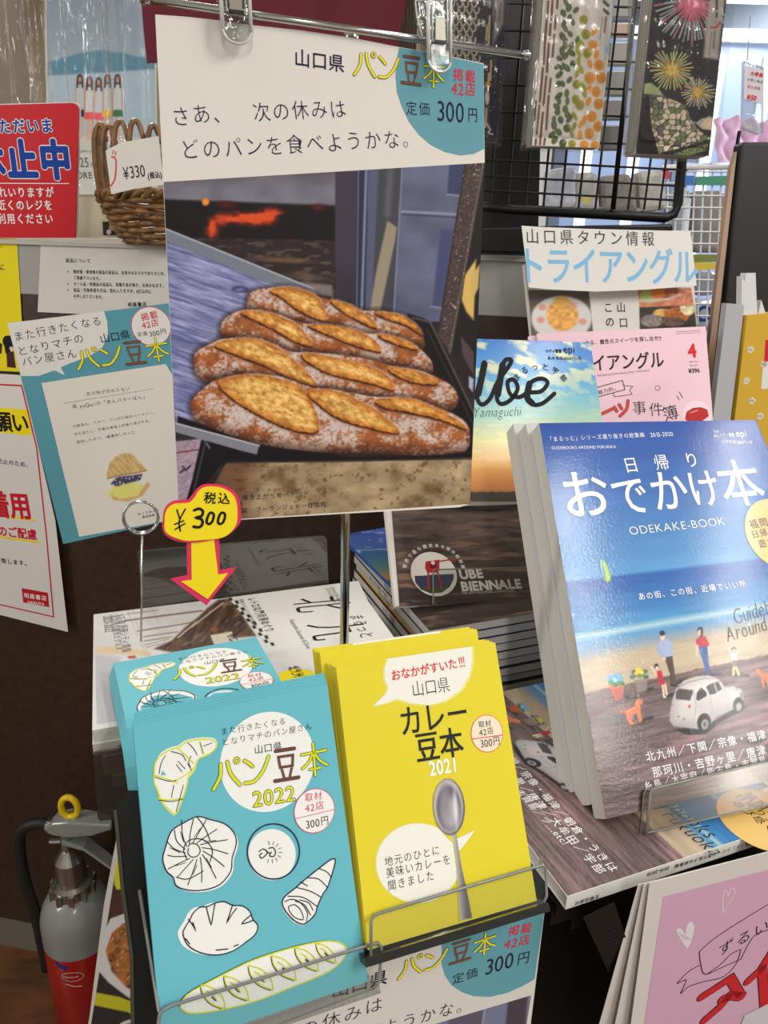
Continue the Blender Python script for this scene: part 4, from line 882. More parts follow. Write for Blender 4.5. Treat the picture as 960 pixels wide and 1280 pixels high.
    P.cur = 'cream_bun_drawing'
    sh = [(284, 985), (292, 962), (306, 940), (318, 916), (340, 898), (364, 896), (390, 884), (420, 880), (445, 892), (478, 894), (502, 912), (512, 938), (528, 958), (520, 986), (492, 1010), (444, 1042), (392, 1054), (340, 1046), (300, 1022)]
    blob(P, [(x-17 if x < 420 else x+1, y+1) for x, y in sh], WHT, 0); blob(P, sh, WHT, 1); P.stroke(c7(sh), 1.5, DK, 3, smooth=3, closed=True)
    lineart(P, [[(302, 938), (318, 960), (326, 976), (316, 948)], [(360, 898), (368, 930), (376, 956), (382, 920), (388, 888)], [(446, 890), (436, 920), (426, 950), (440, 926), (458, 902)], [(508, 922), (488, 938), (476, 952), (494, 948), (514, 940)], [(292, 1000), (306, 1018)], [(392, 1038), (430, 1034)], [(450, 1026), (464, 1020)]], 1.5, sm_=2)
    P.cur = 'loaf_drawing'
    bg = [(276, 1222), (286, 1195), (320, 1168), (380, 1136), (440, 1105), (520, 1068), (620, 1036), (720, 1012), (780, 1010), (812, 1024), (818, 1048), (792, 1084), (740, 1118), (640, 1158), (540, 1198), (440, 1226), (350, 1242), (300, 1242)]
    blob(P, bg, WHT, 1); P.stroke(c7([(x-3, y-1) for x, y in bg[:9]]), 1.5, DK, 3, smooth=3); P.stroke(c7(bg), 1.7, YG, 4, smooth=3, closed=True)
    for cx_, cy_, s_ in ((384, 1188, 1), (460, 1160, 1), (540, 1126, 1), (615, 1094, 1), (690, 1066, .95), (752, 1046, .8)):
        f = lambda pts: [(cx_+x*s_, cy_+y*s_) for x, y in pts]
        lineart(P, [f([(-42, -38), (-34, -8), (-8, 24), (38, 42)]), f([(-42, -38), (-2, -26), (30, 6), (38, 42)])], 1.5, YG, 4)
        lineart(P, [f([(-44, -34), (-38, -6), (-12, 26), (30, 44)])], 1.1, DK, 3); lineart(P, [f([(-22, -18), (-4, -6), (12, 16)])], 1.6, YG, 5); lineart(P, [f([(-6, 2), (6, 14)])], 1.6, DK, 5)
P = Print(SB, rb_); bread_cover(P); P.done()
nrm = SB.n; ey = SB.ey
def stack(root, sh, n, T, up, side, labels, group, skip=(), jitter=.0006, keep=()):
    out = []
    for i in range(1, n):
        o = sh.O-sh.n*(T+.0003)*i+sh.ey*(up*i if not callable(up) else up(i))+sh.ex*(side*i if not callable(side) else side(i))+sh.ex*random.uniform(-jitter, jitter)
        out.append(clone(root, Vector(o), labels(i), group, skip))
    return out
SK = ('lettering', 'drawing', 'white_disc', 'price_disc', 'picture')
stack(rb_, SB, 5, .0022, .0014, .0004, lambda i: '%s blue bread booklet from the front in the lower left stack' % ORD[i], 'blue bread booklets in the front left pocket', SK)
# ------------------------------------------------------------------ yellow curry booklets
SY = Sheet((542, 987), .438, 25, 32); QY = [(420, 833), (619, 803), (671, 1126), (460, 1188)]
YEL = (214, 198, 44)
ry = book('curry_booklet', SY, QY, YEL, .0026, 'front yellow curry booklet with a grey spoon, nearest of its stack', 'booklet', 'yellow curry booklets in the middle pocket')
c9 = lambda pts: [(380+x*.3907, 780+y*.3907) for x, y in pts]
P = Print(SY, ry)
def blob9(pts, c, layer, part='drawing', n=4): P.poly([tuple(p) for p in catmull([np.array(p, float) for p in c9(pts)], n, True)], c, layer, part)
bub = [(268, 111), (258, 140), (258, 175), (270, 205), (262, 222), (222, 262), (262, 254), (300, 240), (340, 252), (400, 260), (450, 246), (500, 212), (528, 165), (538, 120), (536, 72)]
gl = [(x+(6 if x > 400 else -6), y+5) for x, y in bub[1:-1]]; P.poly(c9([(262, 112)]+gl+[(543, 71)]), (222, 214, 120), 0, 'bubble_halo'); P.poly(c9(bub), (226, 224, 212), 1, 'speech_bubble')
P.text('おなかがすいた', *c9([(280, 182), (492, 140)]), (208, 44, 50), off=.022, fill=1.02, h=1.05); P.text('!!!', *c9([(497, 139), (517, 135)]), (208, 44, 50), off=.02, h=1.6)
P.text('山口県', *c9([(346, 233), (469, 215)]), (40, 38, 36), off=-.008, fill=1.02, h=1.15)
P.text('カレー', *c9([(308, 360), (532, 322)]), (38, 38, 34), off=.012, fill=1., h=1.2); P.text('豆本', *c9([(360, 442), (514, 416)]), (38, 38, 34), off=.018, fill=1.02, h=1.12); P.text('2021', *c9([(401, 486), (488, 471)]), (236, 234, 220), off=.03, h=1.25)
c, e = c9([(585, 350), (636, 350)]); P.circle(c, e, (226, 96, 60), 1, 'price_disc'); P.circle(c, (e[0]-.8, e[1]), (230, 214, 190), 2, 'price_disc'); P.stroke(c9([(536, 368), (634, 355)]), 1., (220, 70, 60), 4)
P.text('取材', *c9([(557, 333), (600, 327)]), (50, 44, 44), off=-.002, layer=4); P.text('42店', *c9([(560, 358), (608, 351)]), (50, 44, 44), off=-.002, layer=4); P.text('300円', *c9([(564, 396), (629, 386)]), (50, 44, 44), off=-.002, layer=4, h=1.15)
b2 = [(364+133*math.cos(a), 765+127*math.sin(a)) for a in np.linspace(0, 2*math.pi, 21)[:-1]]
blob9([(x*1.03-11, y*1.015-11) for x, y in b2], (222, 214, 120), 0, 'bubble_halo.b'); P.poly(c9([(486, 688), (520, 672), (546, 660), (530, 684), (500, 722), (480, 730)]), (226, 224, 212), 1, 'speech_bubble.b'); blob9(b2, (226, 224, 212), 1, 'speech_bubble.b')
P.text('地元のひとに', *c9([(257, 778), (437, 737)]), (36, 36, 36), off=-.002, h=1.05); P.text('美味いカレーを', *c9([(261, 816), (472, 768)]), (36, 36, 36), off=-.002, h=1.15); P.text('聞きました', *c9([(267, 856), (419, 819)]), (36, 36, 36), off=-.002, h=1.1)
P.done()
def spoon(X, Y):
    p = Paint(X, Y, YEL); x0, y0 = c9([(463, 585)])[0]
    hd = c9([(468, 655), (486, 655), (492, 700), (505, 780), (526, 880), (537, 940), (498, 948), (494, 880), (488, 780), (478, 700)])
    d = sdist(X, Y, hd); t = np.clip((X-(c9([(478, 0)])[0][0]+(Y-1035)*.075))/9, 0, 1); p.mix(sm(d, 1.), np.array((172, 168, 170))*(1-t[..., None])+np.array((96, 92, 98))*t[..., None])
    p.ell(x0, y0, 19.8, 35.5, (92, 88, 94), -.06, 1.2); p.ell(x0-.8, y0-.8, 18.4, 33.8, (176, 172, 174), -.06, 1.5); p.ell(x0, y0+2, 15.6, 29, (104, 100, 106), -.06, 3); p.ell(x0+2, y0+8, 11, 20, (164, 160, 164), -.06, 8); p.ell(x0-5, y0-6, 5, 20, (134, 130, 136), -.06, 6); p.ell(x0+8, y0+2, 2.6, 20, (206, 204, 206), -.06, 3)
    return p.lin()
hq = c9([(400, 500), (512, 484), (560, 900), (470, 940)])
# the spoon is printed on the cover: cut to its own outline
def cutout(sheet, root, outl_, fn, name, h, res=1.0):
    xs = [p[0] for p in outl_]; ys = [p[1] for p in outl_]
    nx = int((max(xs)-min(xs))/res)+2; ny = int((max(ys)-min(ys))/res)+2; X, Y = np.meshgrid(np.linspace(min(xs), max(xs), nx), np.linspace(min(ys), max(ys), ny))
    C = fn(X, Y).reshape(-1, 3); A, B = sheet.mm(X, Y); V = np.stack([A.ravel(), B.ravel(), np.full(A.size, h)], 1); d = sdist(X, Y, outl_)
    ins = d > -.7; idx = np.arange(nx*ny).reshape(ny, nx); k = ins[1:, :-1] & ins[1:, 1:] & ins[:-1, 1:] & ins[:-1, :-1]
    q = np.stack([idx[1:, :-1], idx[1:, 1:], idx[:-1, 1:], idx[:-1, :-1]], -1)[k]
    used = np.unique(q); mp = np.zeros(nx*ny, int); mp[used] = np.arange(len(used))
    return mesh(name, V[used], mp[q], sheet_mat(sheet), root, cols=C[used])
spo = [tuple(c9([(463+51*math.cos(a)+4*math.sin(a), 585+92*math.sin(a))])[0]) for a in np.linspace(math.pi*.62, math.pi*2.38, 26)]+c9([(490, 700), (503, 780), (526, 880), (540, 942), (497, 950), (493, 880), (487, 780), (477, 700)])
cutout(SY, ry, spo, spoon, 'picture', .0004, .7)
stack(ry, SY, 6, .0026, lambda i: .001*i+(.006 if i > 3 else 0), lambda i: -.0006*i-(.0016 if i > 3 else 0), lambda i: '%s yellow curry booklet from the front in its stack' % ORD[i], 'yellow curry booklets in the middle pocket', SK+('bubble_halo', 'speech_bubble'))
o5 = SY.O-SY.n*.0029*6+SY.ey*.0125-SY.ex*.006
c5 = clone(ry, Vector(o5), 'rearmost yellow curry booklet, the white top of its bubble showing above the stack', 'yellow curry booklets in the middle pocket', SK+('bubble_halo', 'speech_bubble'))
tl, tr = SY.m(QY[0]), SY.m(QY[1]); uu = (tr-tl); lp = lambda f, d: tl+uu*f+np.array((0, -d))
mesh('speech_bubble', [(*lp(.235, .0001), .0002), (*lp(.215, .010), .0002), (*lp(.81, .010), .0002), (*lp(.80, .0001), .0002)], [(0, 1, 2, 3)], MATTE, c5, cols=np.tile(lin((226, 224, 212)), (4, 1)))
mesh('grey_bar', [(*lp(.42, .0065), .0004), (*lp(.42, .012), .0004), (*lp(.50, .012), .0004), (*lp(.495, .0065), .0004)], [(0, 1, 2, 3)], MATTE, c5, cols=np.tile(lin((118, 116, 120)), (4, 1)))
# ------------------------------------------------------------------ blue booklets flopping back in the rear pocket
SR = Sheet((141.5, 829), .56, 22, 90, roll_to=((141.5, 829), (320, 796)))
HR = .148; WR = float(np.linalg.norm(SR.m((320, 796)))); TR_ = .0013
def prof(s):
    n = 40; y = z = 0.; ds = s/n
    for i in range(n):
        t = (i+.5)*ds; f = min(1, max(0, (t-.064)/.03)); ph = math.radians(58)*f*f*(3-2*f); y -= math.cos(ph)*ds; z -= math.sin(ph)*ds
    f = min(1, max(0, (s-.064)/.03)); ph = math.radians(58)*f*f*(3-2*f); return y, z, (math.sin(ph)*-1, math.cos(ph))
def bent(name, x0, x1, t0, t1, mat, parent, col, s0=0., s1=HR, n=22):
    V = []; F = []
    for i in range(n+1):
        y, z, (ny_, nz_) = prof(s0+(s1-s0)*i/n)
        for (x, t) in ((x0, t0), (x1, t0), (x1, t1), (x0, t1)): V.append((x, y+ny_*t, z+nz_*t))
        if i: b = 4*i; F += [(b-4, b-3, b+1, b), (b-3, b-2, b+2, b+1), (b-2, b-1, b+3, b+2), (b-1, b-4, b, b+3)]
    F += [(3, 2, 1, 0), (4*n, 4*n+1, 4*n+2, 4*n+3)]
    F = [f[::-1] for f in F]
    return mesh(name, V, F, mat, parent, cols=np.tile(lin(col), (len(V), 1)))
rr_ = empty('bread_booklet', SR.matrix(), 'topmost blue bread booklet flopped back over the white magazines, behind the front stack', 'booklet', 'blue bread booklets in the rear left pocket')
bent('cover', 0, WR, -.0003, 0, PAPER, rr_, BLU); bent('pages', .0006, WR-.0008, -TR_+.0002, -.0003, PAGES, rr_, (230, 230, 225), .0006, HR-.001); bent('back_cover', 0, WR, -TR_, -TR_+.0002, PAPER, rr_, BLU)
tlb, trb, blb = SB.m(QB[0]), SB.m(QB[1]), SB.m(QB[3]); Mi = np.linalg.inv(np.stack([trb-tlb, blb-tlb], 1))
def front_to_rear(a, b): u, v = Mi@(np.array([a, b])-tlb); return (u*WR, -v*HR)
P = Print(Moved(SB, front_to_rear), rr_); bread_cover(P)
def bf(x, y, z):
    yy, zz, (ny_, nz_) = prof(-y); return (x, yy+ny_*z, zz+nz_*z)
P.done(bf)
for i in range(1, 9):
    f = lambda k: k
    o = SR.O-np.array((0, 0, 1))*.0015*i-SR.ex*.0011*min(i, 4)-SR.ey*(.0016*i)
    clone(rr_, Vector(o), '%s blue bread booklet from the top in the bent rear left stack' % ORD[i], 'blue bread booklets in the rear left pocket', SK)
# ------------------------------------------------------------------ clear acrylic pockets
def pocket(name, label, S, lip, floorpts, tabs, d=.0035):
    r = empty(name, S.matrix(), label, 'brochure holder', 'clear acrylic brochure pockets')
    poly = [tuple(S.m(p)) for p in lip]
    MB().prism(poly, d, d+.002).build('front_lip', ACR, r)
    MB().tube([(p[0], p[1], d+.001) for p in poly], .0009, 6, closed=False).build('lip_edge', ACE, r, smooth=True)
    return r
r = pocket('acrylic_pocket', 'clear acrylic lip holding the front blue booklets', SB, [(198, 1330), (197, 1272), (199, 1262), (205, 1256), (216, 1251), (300, 1226), (460, 1177), (469, 1175), (473, 1180), (472, 1200), (470, 1224), (462, 1232)], None, None)
a, b = SB.m((202, 1318)); a2, b2_ = SB.m((462, 1232)); MB().prism([(a-.004, b), (a2+.004, b2_), (a2+.004, b2_-.003), (a-.004, b-.003)], -.03, .0055).build('pocket_floor', ACR, r)
MB().prism([tuple(SB.m(p)) for p in [(146, 1026), (149, 1055), (156, 1131), (168, 1219), (170, 1340), (290, 1340), (290, 1000), (164, 1000)]], -.030, -.028).build('back_plate', MBK, r)
MB().tube([(*SB.m((147, 1026)), -.0275), (*SB.m((150, 1055)), -.0275), (*SB.m((157, 1131)), -.0275), (*SB.m((169, 1219)), -.0275), (*SB.m((171, 1330)), -.0275)], .0012, 6).build('plate_edge', solid('smoked_edge', (70, 66, 54), .3), r)
MB().tube([(*SB.m((176, 1120)), -.010), (*SB.m((184, 1170)), -.010), (*SB.m((198, 1262)), .002)], .0008, 6).build('side_edge', ACE, r)
r = pocket('acrylic_pocket', 'clear acrylic lip holding the yellow booklets', SY, [(460, 1192), (460, 1150), (463, 1143), (470, 1139), (560, 1112), (664, 1082), (672, 1080), (677, 1083), (678, 1118), (674, 1126)], None, None)
a, b = SY.m((460, 1191)); a2, b2_ = SY.m((674, 1128)); MB().prism([(a-.004, b), (a2+.003, b2_), (a2+.003, b2_-.0045), (a-.004, b-.0045)], -.03, .0055).build('pocket_floor', solid('smoked_acrylic', (30, 28, 24), .2), r)
a, b = SY.m((672, 1080)); c_, d_ = SY.m((690, 1076)); MB().tube([(a, b, .004), (c_, d_, -.012)], .0009, 6).build('side_edge', ACE, r)
# dark clear plate in front of the white magazines, upright clear plate behind them
S = Sheet((120, 945), .497, 22, 4); r = empty('shelf_lip', S.matrix(), 'smoky clear plate below the white magazine pile at the left', 'shelf lip')
MB().prism([tuple(S.m(p)) for p in [(117, 944), (118, 941), (165, 935), (165, 1023), (125, 1026), (122, 1022)]], -.002, 0).build('plate', clear('smoky_acrylic', (168, 160, 148), .03, .1, solidity=.05), r)
S = Sheet((175, 770), .675, 22, 1); r = empty('clear_back_plate', S.matrix(), 'clear upright plate mirroring the white magazine behind the price arrow', 'clear plate')
bevel(MB().prism([tuple(S.m(p)) for p in [(172, 691), (176, 689), (404, 670), (409, 674), (411, 729), (178, 770)]], -.003, 0).build('plate', clear('glossy_clear_plate', (205, 200, 192), .10, .04, solidity=.05), r), .0006, 1)
# ------------------------------------------------------------------ lower copy of the baguette poster and the curry poster
SL = Sheet((620, 1200), .47, 22, 5); r = empty('baguette_poster', SL.matrix(), 'second baguette poster hanging low under the yellow booklets', 'poster')
tr_ = SL.m((681, 1137)); d1_, d2_ = np.array((-.998, .06)), np.array((-.06, -.998)); MB().prism([tuple(tr_), tuple(tr_+d1_*.21), tuple(tr_+d1_*.21+d2_*.297), tuple(tr_+d2_*.297)], -.0004, 0, lin((206, 202, 194))).build('paper', PAPER, r)
P = Print(SL, r)
P.poly([(552, 1177), (552, 1205), (556, 1219), (564, 1231), (577, 1240), (592, 1245), (612, 1246), (634, 1241), (654, 1232), (668, 1224), (680.5, 1138)], (92, 150, 160), 0, 'teal_disc')
P.text('山口県', (413, 1248), (484, 1229), DK, off=.012, fill=1.); P.logo(LOGO, (496, 1226), (620, 1188), hs=.95)
P.text('掲載', (633, 1171), (664, 1165), CR, off=.010); P.text('42店', (629, 1186), (662, 1180), CR, off=.010); P.text('定価', (564, 1232), (598, 1220), DK, off=-.002); P.text('300', (605, 1219), (642, 1208), DK, h=1.25); P.text('円', (644, 1208), (662, 1203), DK, h=1.1)
P.text('次の休みは', (345, 1308), (480, 1262), DK, off=-.012, jit=.06); P.text('食べようかな。', (425, 1308), (590, 1262), DK, off=-.012, jit=.06); P.done()
picture(SL, r, [(520, 1287), (664, 1244), (655, 1300), (520, 1340)], lambda X, Y: (lambda p: (p.poly([(560, 1240), (606, 1240), (600, 1330), (560, 1330)], (88, 84, 98), 3), p.line([(606, 1262), (600, 1300)], 2.5, (140, 142, 160), 2), p.poly([(636, 1240), (660, 1240), (655, 1300), (630, 1300)], (70, 62, 70), 3), p.lin())[-1])(Paint(X, Y, (112, 114, 140))), 1.3)
SC2 = Sheet((140, 1200), .50, 12, 20); r = empty('curry_poster', SC2.matrix(), 'poster of brown curry in a white bowl, low at the left of the stand', 'poster')
MB().prism([tuple(SC2.m(p)) for p in [(147, 1040), (200, 1000), (240, 1340), (99, 1340), (112, 1270), (130, 1130)]], -.0005, 0, lin((206, 200, 192))).build('paper', PAPER, r)
def curry(X, Y):
    p = Paint(X, Y, (48, 40, 38)); n = noise(X, Y, 7, 6, 5, 3); n2 = noise(X, Y, 3, 3, 8, 2)
    p.poly([(140, 1000), (200, 1000), (200, 1110), (146, 1112), (143, 1106)], (206, 200, 30), 1.5); p.poly([(138, 1112), (200, 1112), (200, 1152), (130, 1152)], (76, 48, 38), 2)
    p.poly([(128, 1170), (138, 1148), (160, 1140), (200, 1150), (200, 1260), (176, 1255), (158, 1245), (136, 1228), (122, 1212)], (208, 202, 200), 1.5)
    m = sm(sdist(X, Y, [(132, 1188), (140, 1166), (154, 1154), (170, 1150), (200, 1160), (200, 1240), (172, 1242), (156, 1232), (140, 1214)]), 2)
    p.mix(m, np.array((150, 92, 44))*(.6+.8*n[..., None])); p.mix(m*np.clip((n2-.66)*6, 0, 1)*.8, (206, 170, 150)); p.mix(m*np.clip((.36-n)*6, 0, 1), (84, 46, 30))
    p.poly([(118, 1240), (150, 1246), (200, 1266), (200, 1290), (160, 1265), (116, 1256)], (188, 182, 34), 1.5); p.ell(166, 1300, 26, 26, (206, 200, 200), 0, 1.5); p.ell(166, 1300, 22, 22, (120, 100, 90), 0, 1.5)
    return p.lin()
picture(SC2, r, [(150, 1052), (198, 1010), (236, 1330), (106, 1330)], curry, 1.3, h=.0002)
# ================================================================== MAGAZINES ON THE STAND
# ---- big blue travel magazine, standing
SO = Sheet((674, 529), .62, 13, 40, roll_to=((674, 531), (945, 526))); SO.mat = GLOSS
QO = [(674, 529), (945, 525), (1115, 940), (757, 1024)]
TO = .018
ro = book('travel_magazine', SO, QO, (190, 190, 190), TO, 'front blue seaside travel magazine with white title and small white car, standing', 'magazine', 'blue seaside travel magazines', mat=GLOSS, back=(206, 204, 198), spine='left')
cr = lambda pts: [(720+x*.25, 760+y*.25) for x, y in pts]
ck = lambda pts: [(640+x/3, 510+y/3) for x, y in pts]
def seaside(X, Y):
    p = Paint(X, Y, (44, 84, 158)); yh = 727-.116*(X-710); t = np.clip((Y-525)/(yh-525), 0, 1)[..., None]
    p.I = np.array((36, 72, 152))*(1-t)+np.array((84, 146, 196))*t; n = noise(X, Y, 50, 14, 3, 3, ang=-.1); p.I += ((n-.5)*14)[..., None]
    ts = np.clip((Y-yh)/62, 0, 1)[..., None]; sea = np.array((26, 84, 160))*(1-ts)+np.array((72, 142, 192))*ts; sea = sea+((noise(X, Y, 40, 5, 7, 3, ang=-.13)-.5)*26)[..., None]; p.mix(sm(Y-yh, 5), sea)
    ys = 797-.167*(X-720); p.mix(np.clip(1-np.abs(Y-ys)/7, 0, 1)*.75, (196, 214, 204)); p.mix(sm(Y-ys-9, 10), (112, 148, 180))
    yd = 822-.2*(X-723); sn = noise(X, Y, 30, 7, 9, 3, ang=-.2); p.mix(sm(Y-yd, 16), np.array((190, 172, 146))*(.88+.2*sn[..., None]))
    yw = 866-.212*(X-733)+(noise(X, Y*0, 6, 6, 4, 2)-.5)*2.5
    g = noise(X, Y, 46, 3.4, 12, 4, ang=-.23); g2 = noise(X, Y, 14, 1.8, 15, 3, ang=-.2); g3 = noise(X, Y, 60, 22, 17, 2)
    wd = np.array((112, 92, 92))[None, None]*(.45+.75*g[..., None]+.3*g2[..., None])*(.8+.4*g3[..., None])+np.clip(g3-.5, 0, 1)[..., None]*np.array((40, 20, 30)); p.mix(sm(Y-yw, 2), np.clip(wd, 30, 205))
    p.mix(sm(Y-yw, 2)*np.clip(1-np.abs(g-.36)*40, 0, 1)*.6, (52, 40, 44))
    sh = (44, 36, 40)
    def F(pts, c, s_=1.2): p.poly(cr(pts), c, s_)
    def E(cx, cy, rx, ry, c, rot=0., s_=1.2): q = cr([(cx, cy)])[0]; p.ell(q[0], q[1], rx*.25, ry*.25, c, rot, s_)
    p.ell(757, 715, 4.4, 15, (184, 200, 70), -.3, 1.5); p.ell(754, 712, 2, 12, (90, 160, 180), -.3, 1.5); p.ell(762, 729, 2, 3, (50, 90, 140), 0, 1.5)
    # shadows
    for a, b in (((480, 380), (550, 360)), ((650, 338), (720, 330)), ((445, 445), (480, 432)), ((790, 340), (860, 338)), ((240, 450), (262, 440)), ((350, 410), (380, 404)), ((325, 565), (380, 548))): p.line(cr([a, b]), 4.2, sh, 2, .85)
    # pots
    F([(166, 395), (241, 384), (233, 456), (196, 465)], (178, 86, 58)); F([(162, 392), (243, 380), (241, 394), (166, 406)], (200, 104, 72))
    for x, y, c in ((175, 372, (60, 120, 70)), (195, 380, (50, 110, 60)), (215, 372, (80, 150, 80)), (228, 378, (60, 120, 70)), (168, 352, (100, 160, 200)), (185, 342, (110, 170, 214)), (205, 350, (70, 140, 90)), (212, 336, (120, 176, 216)), (195, 360, (140, 190, 220)), (222, 355, (110, 168, 200))): E(x, y, 14, 13, c)
    F([(290, 362), (357, 352), (354, 412), (306, 424)], (134, 118, 112)); F([(288, 360), (358, 350), (356, 364), (292, 374)], (150, 134, 126))
    for x, y, c in ((282, 345, (90, 110, 90)), (300, 335, (110, 130, 90)), (330, 330, (110, 130, 100)), (350, 345, (84, 106, 84)), (290, 320, (96, 112, 100)), (345, 318, (90, 110, 90)), (312, 308, (226, 200, 60)), (325, 322, (230, 206, 70)), (305, 325, (222, 196, 50)), (318, 340, (110, 130, 80))): E(x, y, 14, 11, c)
    # man
    F([(440, 243), (482, 240), (490, 300), (502, 385), (478, 390), (470, 330)], (84, 66, 58)); p.line(cr([(462, 250), (478, 385)]), 1, (60, 46, 42), 1); F([(403, 205), (424, 160), (462, 156), (482, 176), (486, 238), (442, 248), (430, 225)], (160, 172, 202)); p.line(cr([(408, 205), (440, 246)]), 4.5, (150, 162, 196), 1.2); E(440, 254, 8, 9, (224, 190, 164)); E(433, 146, 12, 15, (226, 192, 166)); E(431, 126, 14, 13, (40, 32, 32)); E(490, 388, 16, 5, (30, 26, 28))
    # woman
    F([(612, 192), (656, 190), (668, 330), (655, 338), (628, 250)], (44, 84, 152)); F([(600, 162), (622, 138), (648, 143), (670, 186), (652, 194), (612, 192), (602, 186)], (182, 34, 58)); p.line(cr([(606, 188), (604, 232)]), 2.6, (226, 192, 166), 1.); p.line(cr([(666, 190), (668, 232)]), 2.6, (226, 192, 166), 1.); E(620, 112, 14, 17, (48, 30, 28)); E(618, 122, 9, 13, (226, 190, 160)); E(629, 122, 6, 22, (48, 30, 28))
    # children
    p.line(cr([(376, 294), (402, 330)]), 2.2, (226, 192, 166), 1.); p.line(cr([(432, 380), (440, 440)]), 2.6, (226, 200, 170), 1.); p.line(cr([(444, 378), (454, 432)]), 2.6, (226, 200, 170), 1.); F([(402, 318), (426, 312), (446, 380), (418, 386), (410, 352)], (186, 36, 62)); E(402, 292, 11, 14, (36, 30, 32)); E(404, 300, 8, 9, (226, 196, 170)); E(444, 446, 8, 4, (236, 232, 226))
    p.line(cr([(760, 194), (780, 236)]), 2., (226, 196, 170), 1.); p.line(cr([(812, 200), (800, 236)]), 2., (226, 196, 170), 1.); p.line(cr([(788, 296), (786, 336)]), 2.6, (216, 204, 130), 1.); p.line(cr([(800, 296), (814, 334)]), 2.6, (216, 204, 130), 1.); F([(774, 228), (804, 226), (802, 264), (780, 264)], (178, 192, 206)); F([(781, 263), (803, 262), (804, 292), (782, 294)], (120, 104, 92)); E(789, 206, 11, 12, (44, 34, 34)); E(790, 212, 8, 8, (226, 196, 170))
    # dogs
    F([(220, 500), (236, 512), (256, 510), (290, 492), (300, 460), (318, 450), (334, 462), (334, 474), (322, 484), (324, 520), (332, 566), (316, 572), (304, 528), (280, 536), (284, 566), (296, 580), (270, 586), (254, 560), (250, 530), (232, 522)], (210, 120, 82)); E(312, 470, 10, 12, (222, 134, 94)); p.line(cr([(264, 512), (296, 500)]), 2., (226, 146, 108), 1.6)
    F([(894, 312), (906, 298), (918, 306), (926, 322), (970, 330), (975, 380), (960, 395), (940, 345), (944, 396), (932, 400), (926, 350), (906, 326)], (206, 116, 80))
    # car
    F([(490, 608), (540, 600), (620, 600), (700, 560), (800, 500), (858, 492), (820, 520), (720, 570), (650, 630), (560, 635)], (30, 26, 30), 2)
    car = [(468, 565), (470, 520), (478, 470), (500, 404), (540, 362), (600, 342), (660, 337), (700, 348), (728, 372), (742, 395), (790, 392), (826, 408), (838, 436), (834, 482), (800, 500), (700, 545), (655, 604), (606, 606), (540, 597), (488, 592)]
    cc = cr(car); d = sdist(X, Y, cc); q = np.clip(d/14, 0, 1)[..., None]; tt = np.clip((Y-845)/60, 0, 1)[..., None]; p.mix(sm(d, 1.3), (np.array((188, 182, 182))*(1-q)+np.array((222, 218, 214))*q)*(1-.14*tt))
    p.mix(sm(d, 1.3)*sm(sdist(X, Y, cr([(590, 480), (740, 420), (835, 470), (800, 505), (700, 550), (620, 560)])), 8)*.45, (170, 164, 166))
    F([(499, 420), (514, 402), (582, 410), (584, 426), (570, 463), (499, 456)], (78, 72, 74)); F([(601, 458), (604, 424), (626, 397), (652, 420), (654, 440), (612, 464)], (52, 46, 50)); F([(650, 394), (672, 379), (710, 368), (730, 404), (692, 430), (668, 434)], (56, 50, 54)); p.line(cr([(690, 376), (706, 420)]), 1.2, (200, 196, 194), 1.)
    p.line(cr([(500, 402), (560, 372), (640, 352), (706, 352)]), 1., (120, 116, 118), 1.); p.line(cr([(586, 408), (600, 480), (590, 560)]), .8, (150, 144, 146), 1.); p.line(cr([(670, 440), (680, 500), (676, 540)]), .8, (150, 144, 146), 1.)
    E(640, 572, 34, 46, (34, 30, 32), .15); E(644, 582, 18, 26, (150, 146, 148), .15); E(644, 582, 9, 13, (90, 86, 88), .15); E(811, 486, 26, 40, (34, 30, 32), .12); E(814, 494, 14, 21, (160, 156, 158), .12); E(567, 492, 6, 8, (190, 50, 50)); E(480, 484, 3, 5, (180, 60, 60)); E(828, 436, 9, 14, (120, 116, 118)); p.line(cr([(478, 560), (600, 575)]), 1.2, (170, 166, 166), 1.); p.line(cr([(790, 380), (806, 410)]), 1.4, (120, 112, 110), 1.); E(512, 542, 5, 4, (110, 104, 106)); E(540, 556, 5, 4, (110, 104, 106)); E(975, 668, 1, 1, (0, 0, 0))
    p.ell(945, 925, 13, 4.5, (60, 46, 48), -.2, 2); p.ell(945, 921, 9, 3, (120, 98, 96), -.2, 2)
    return p.lin()
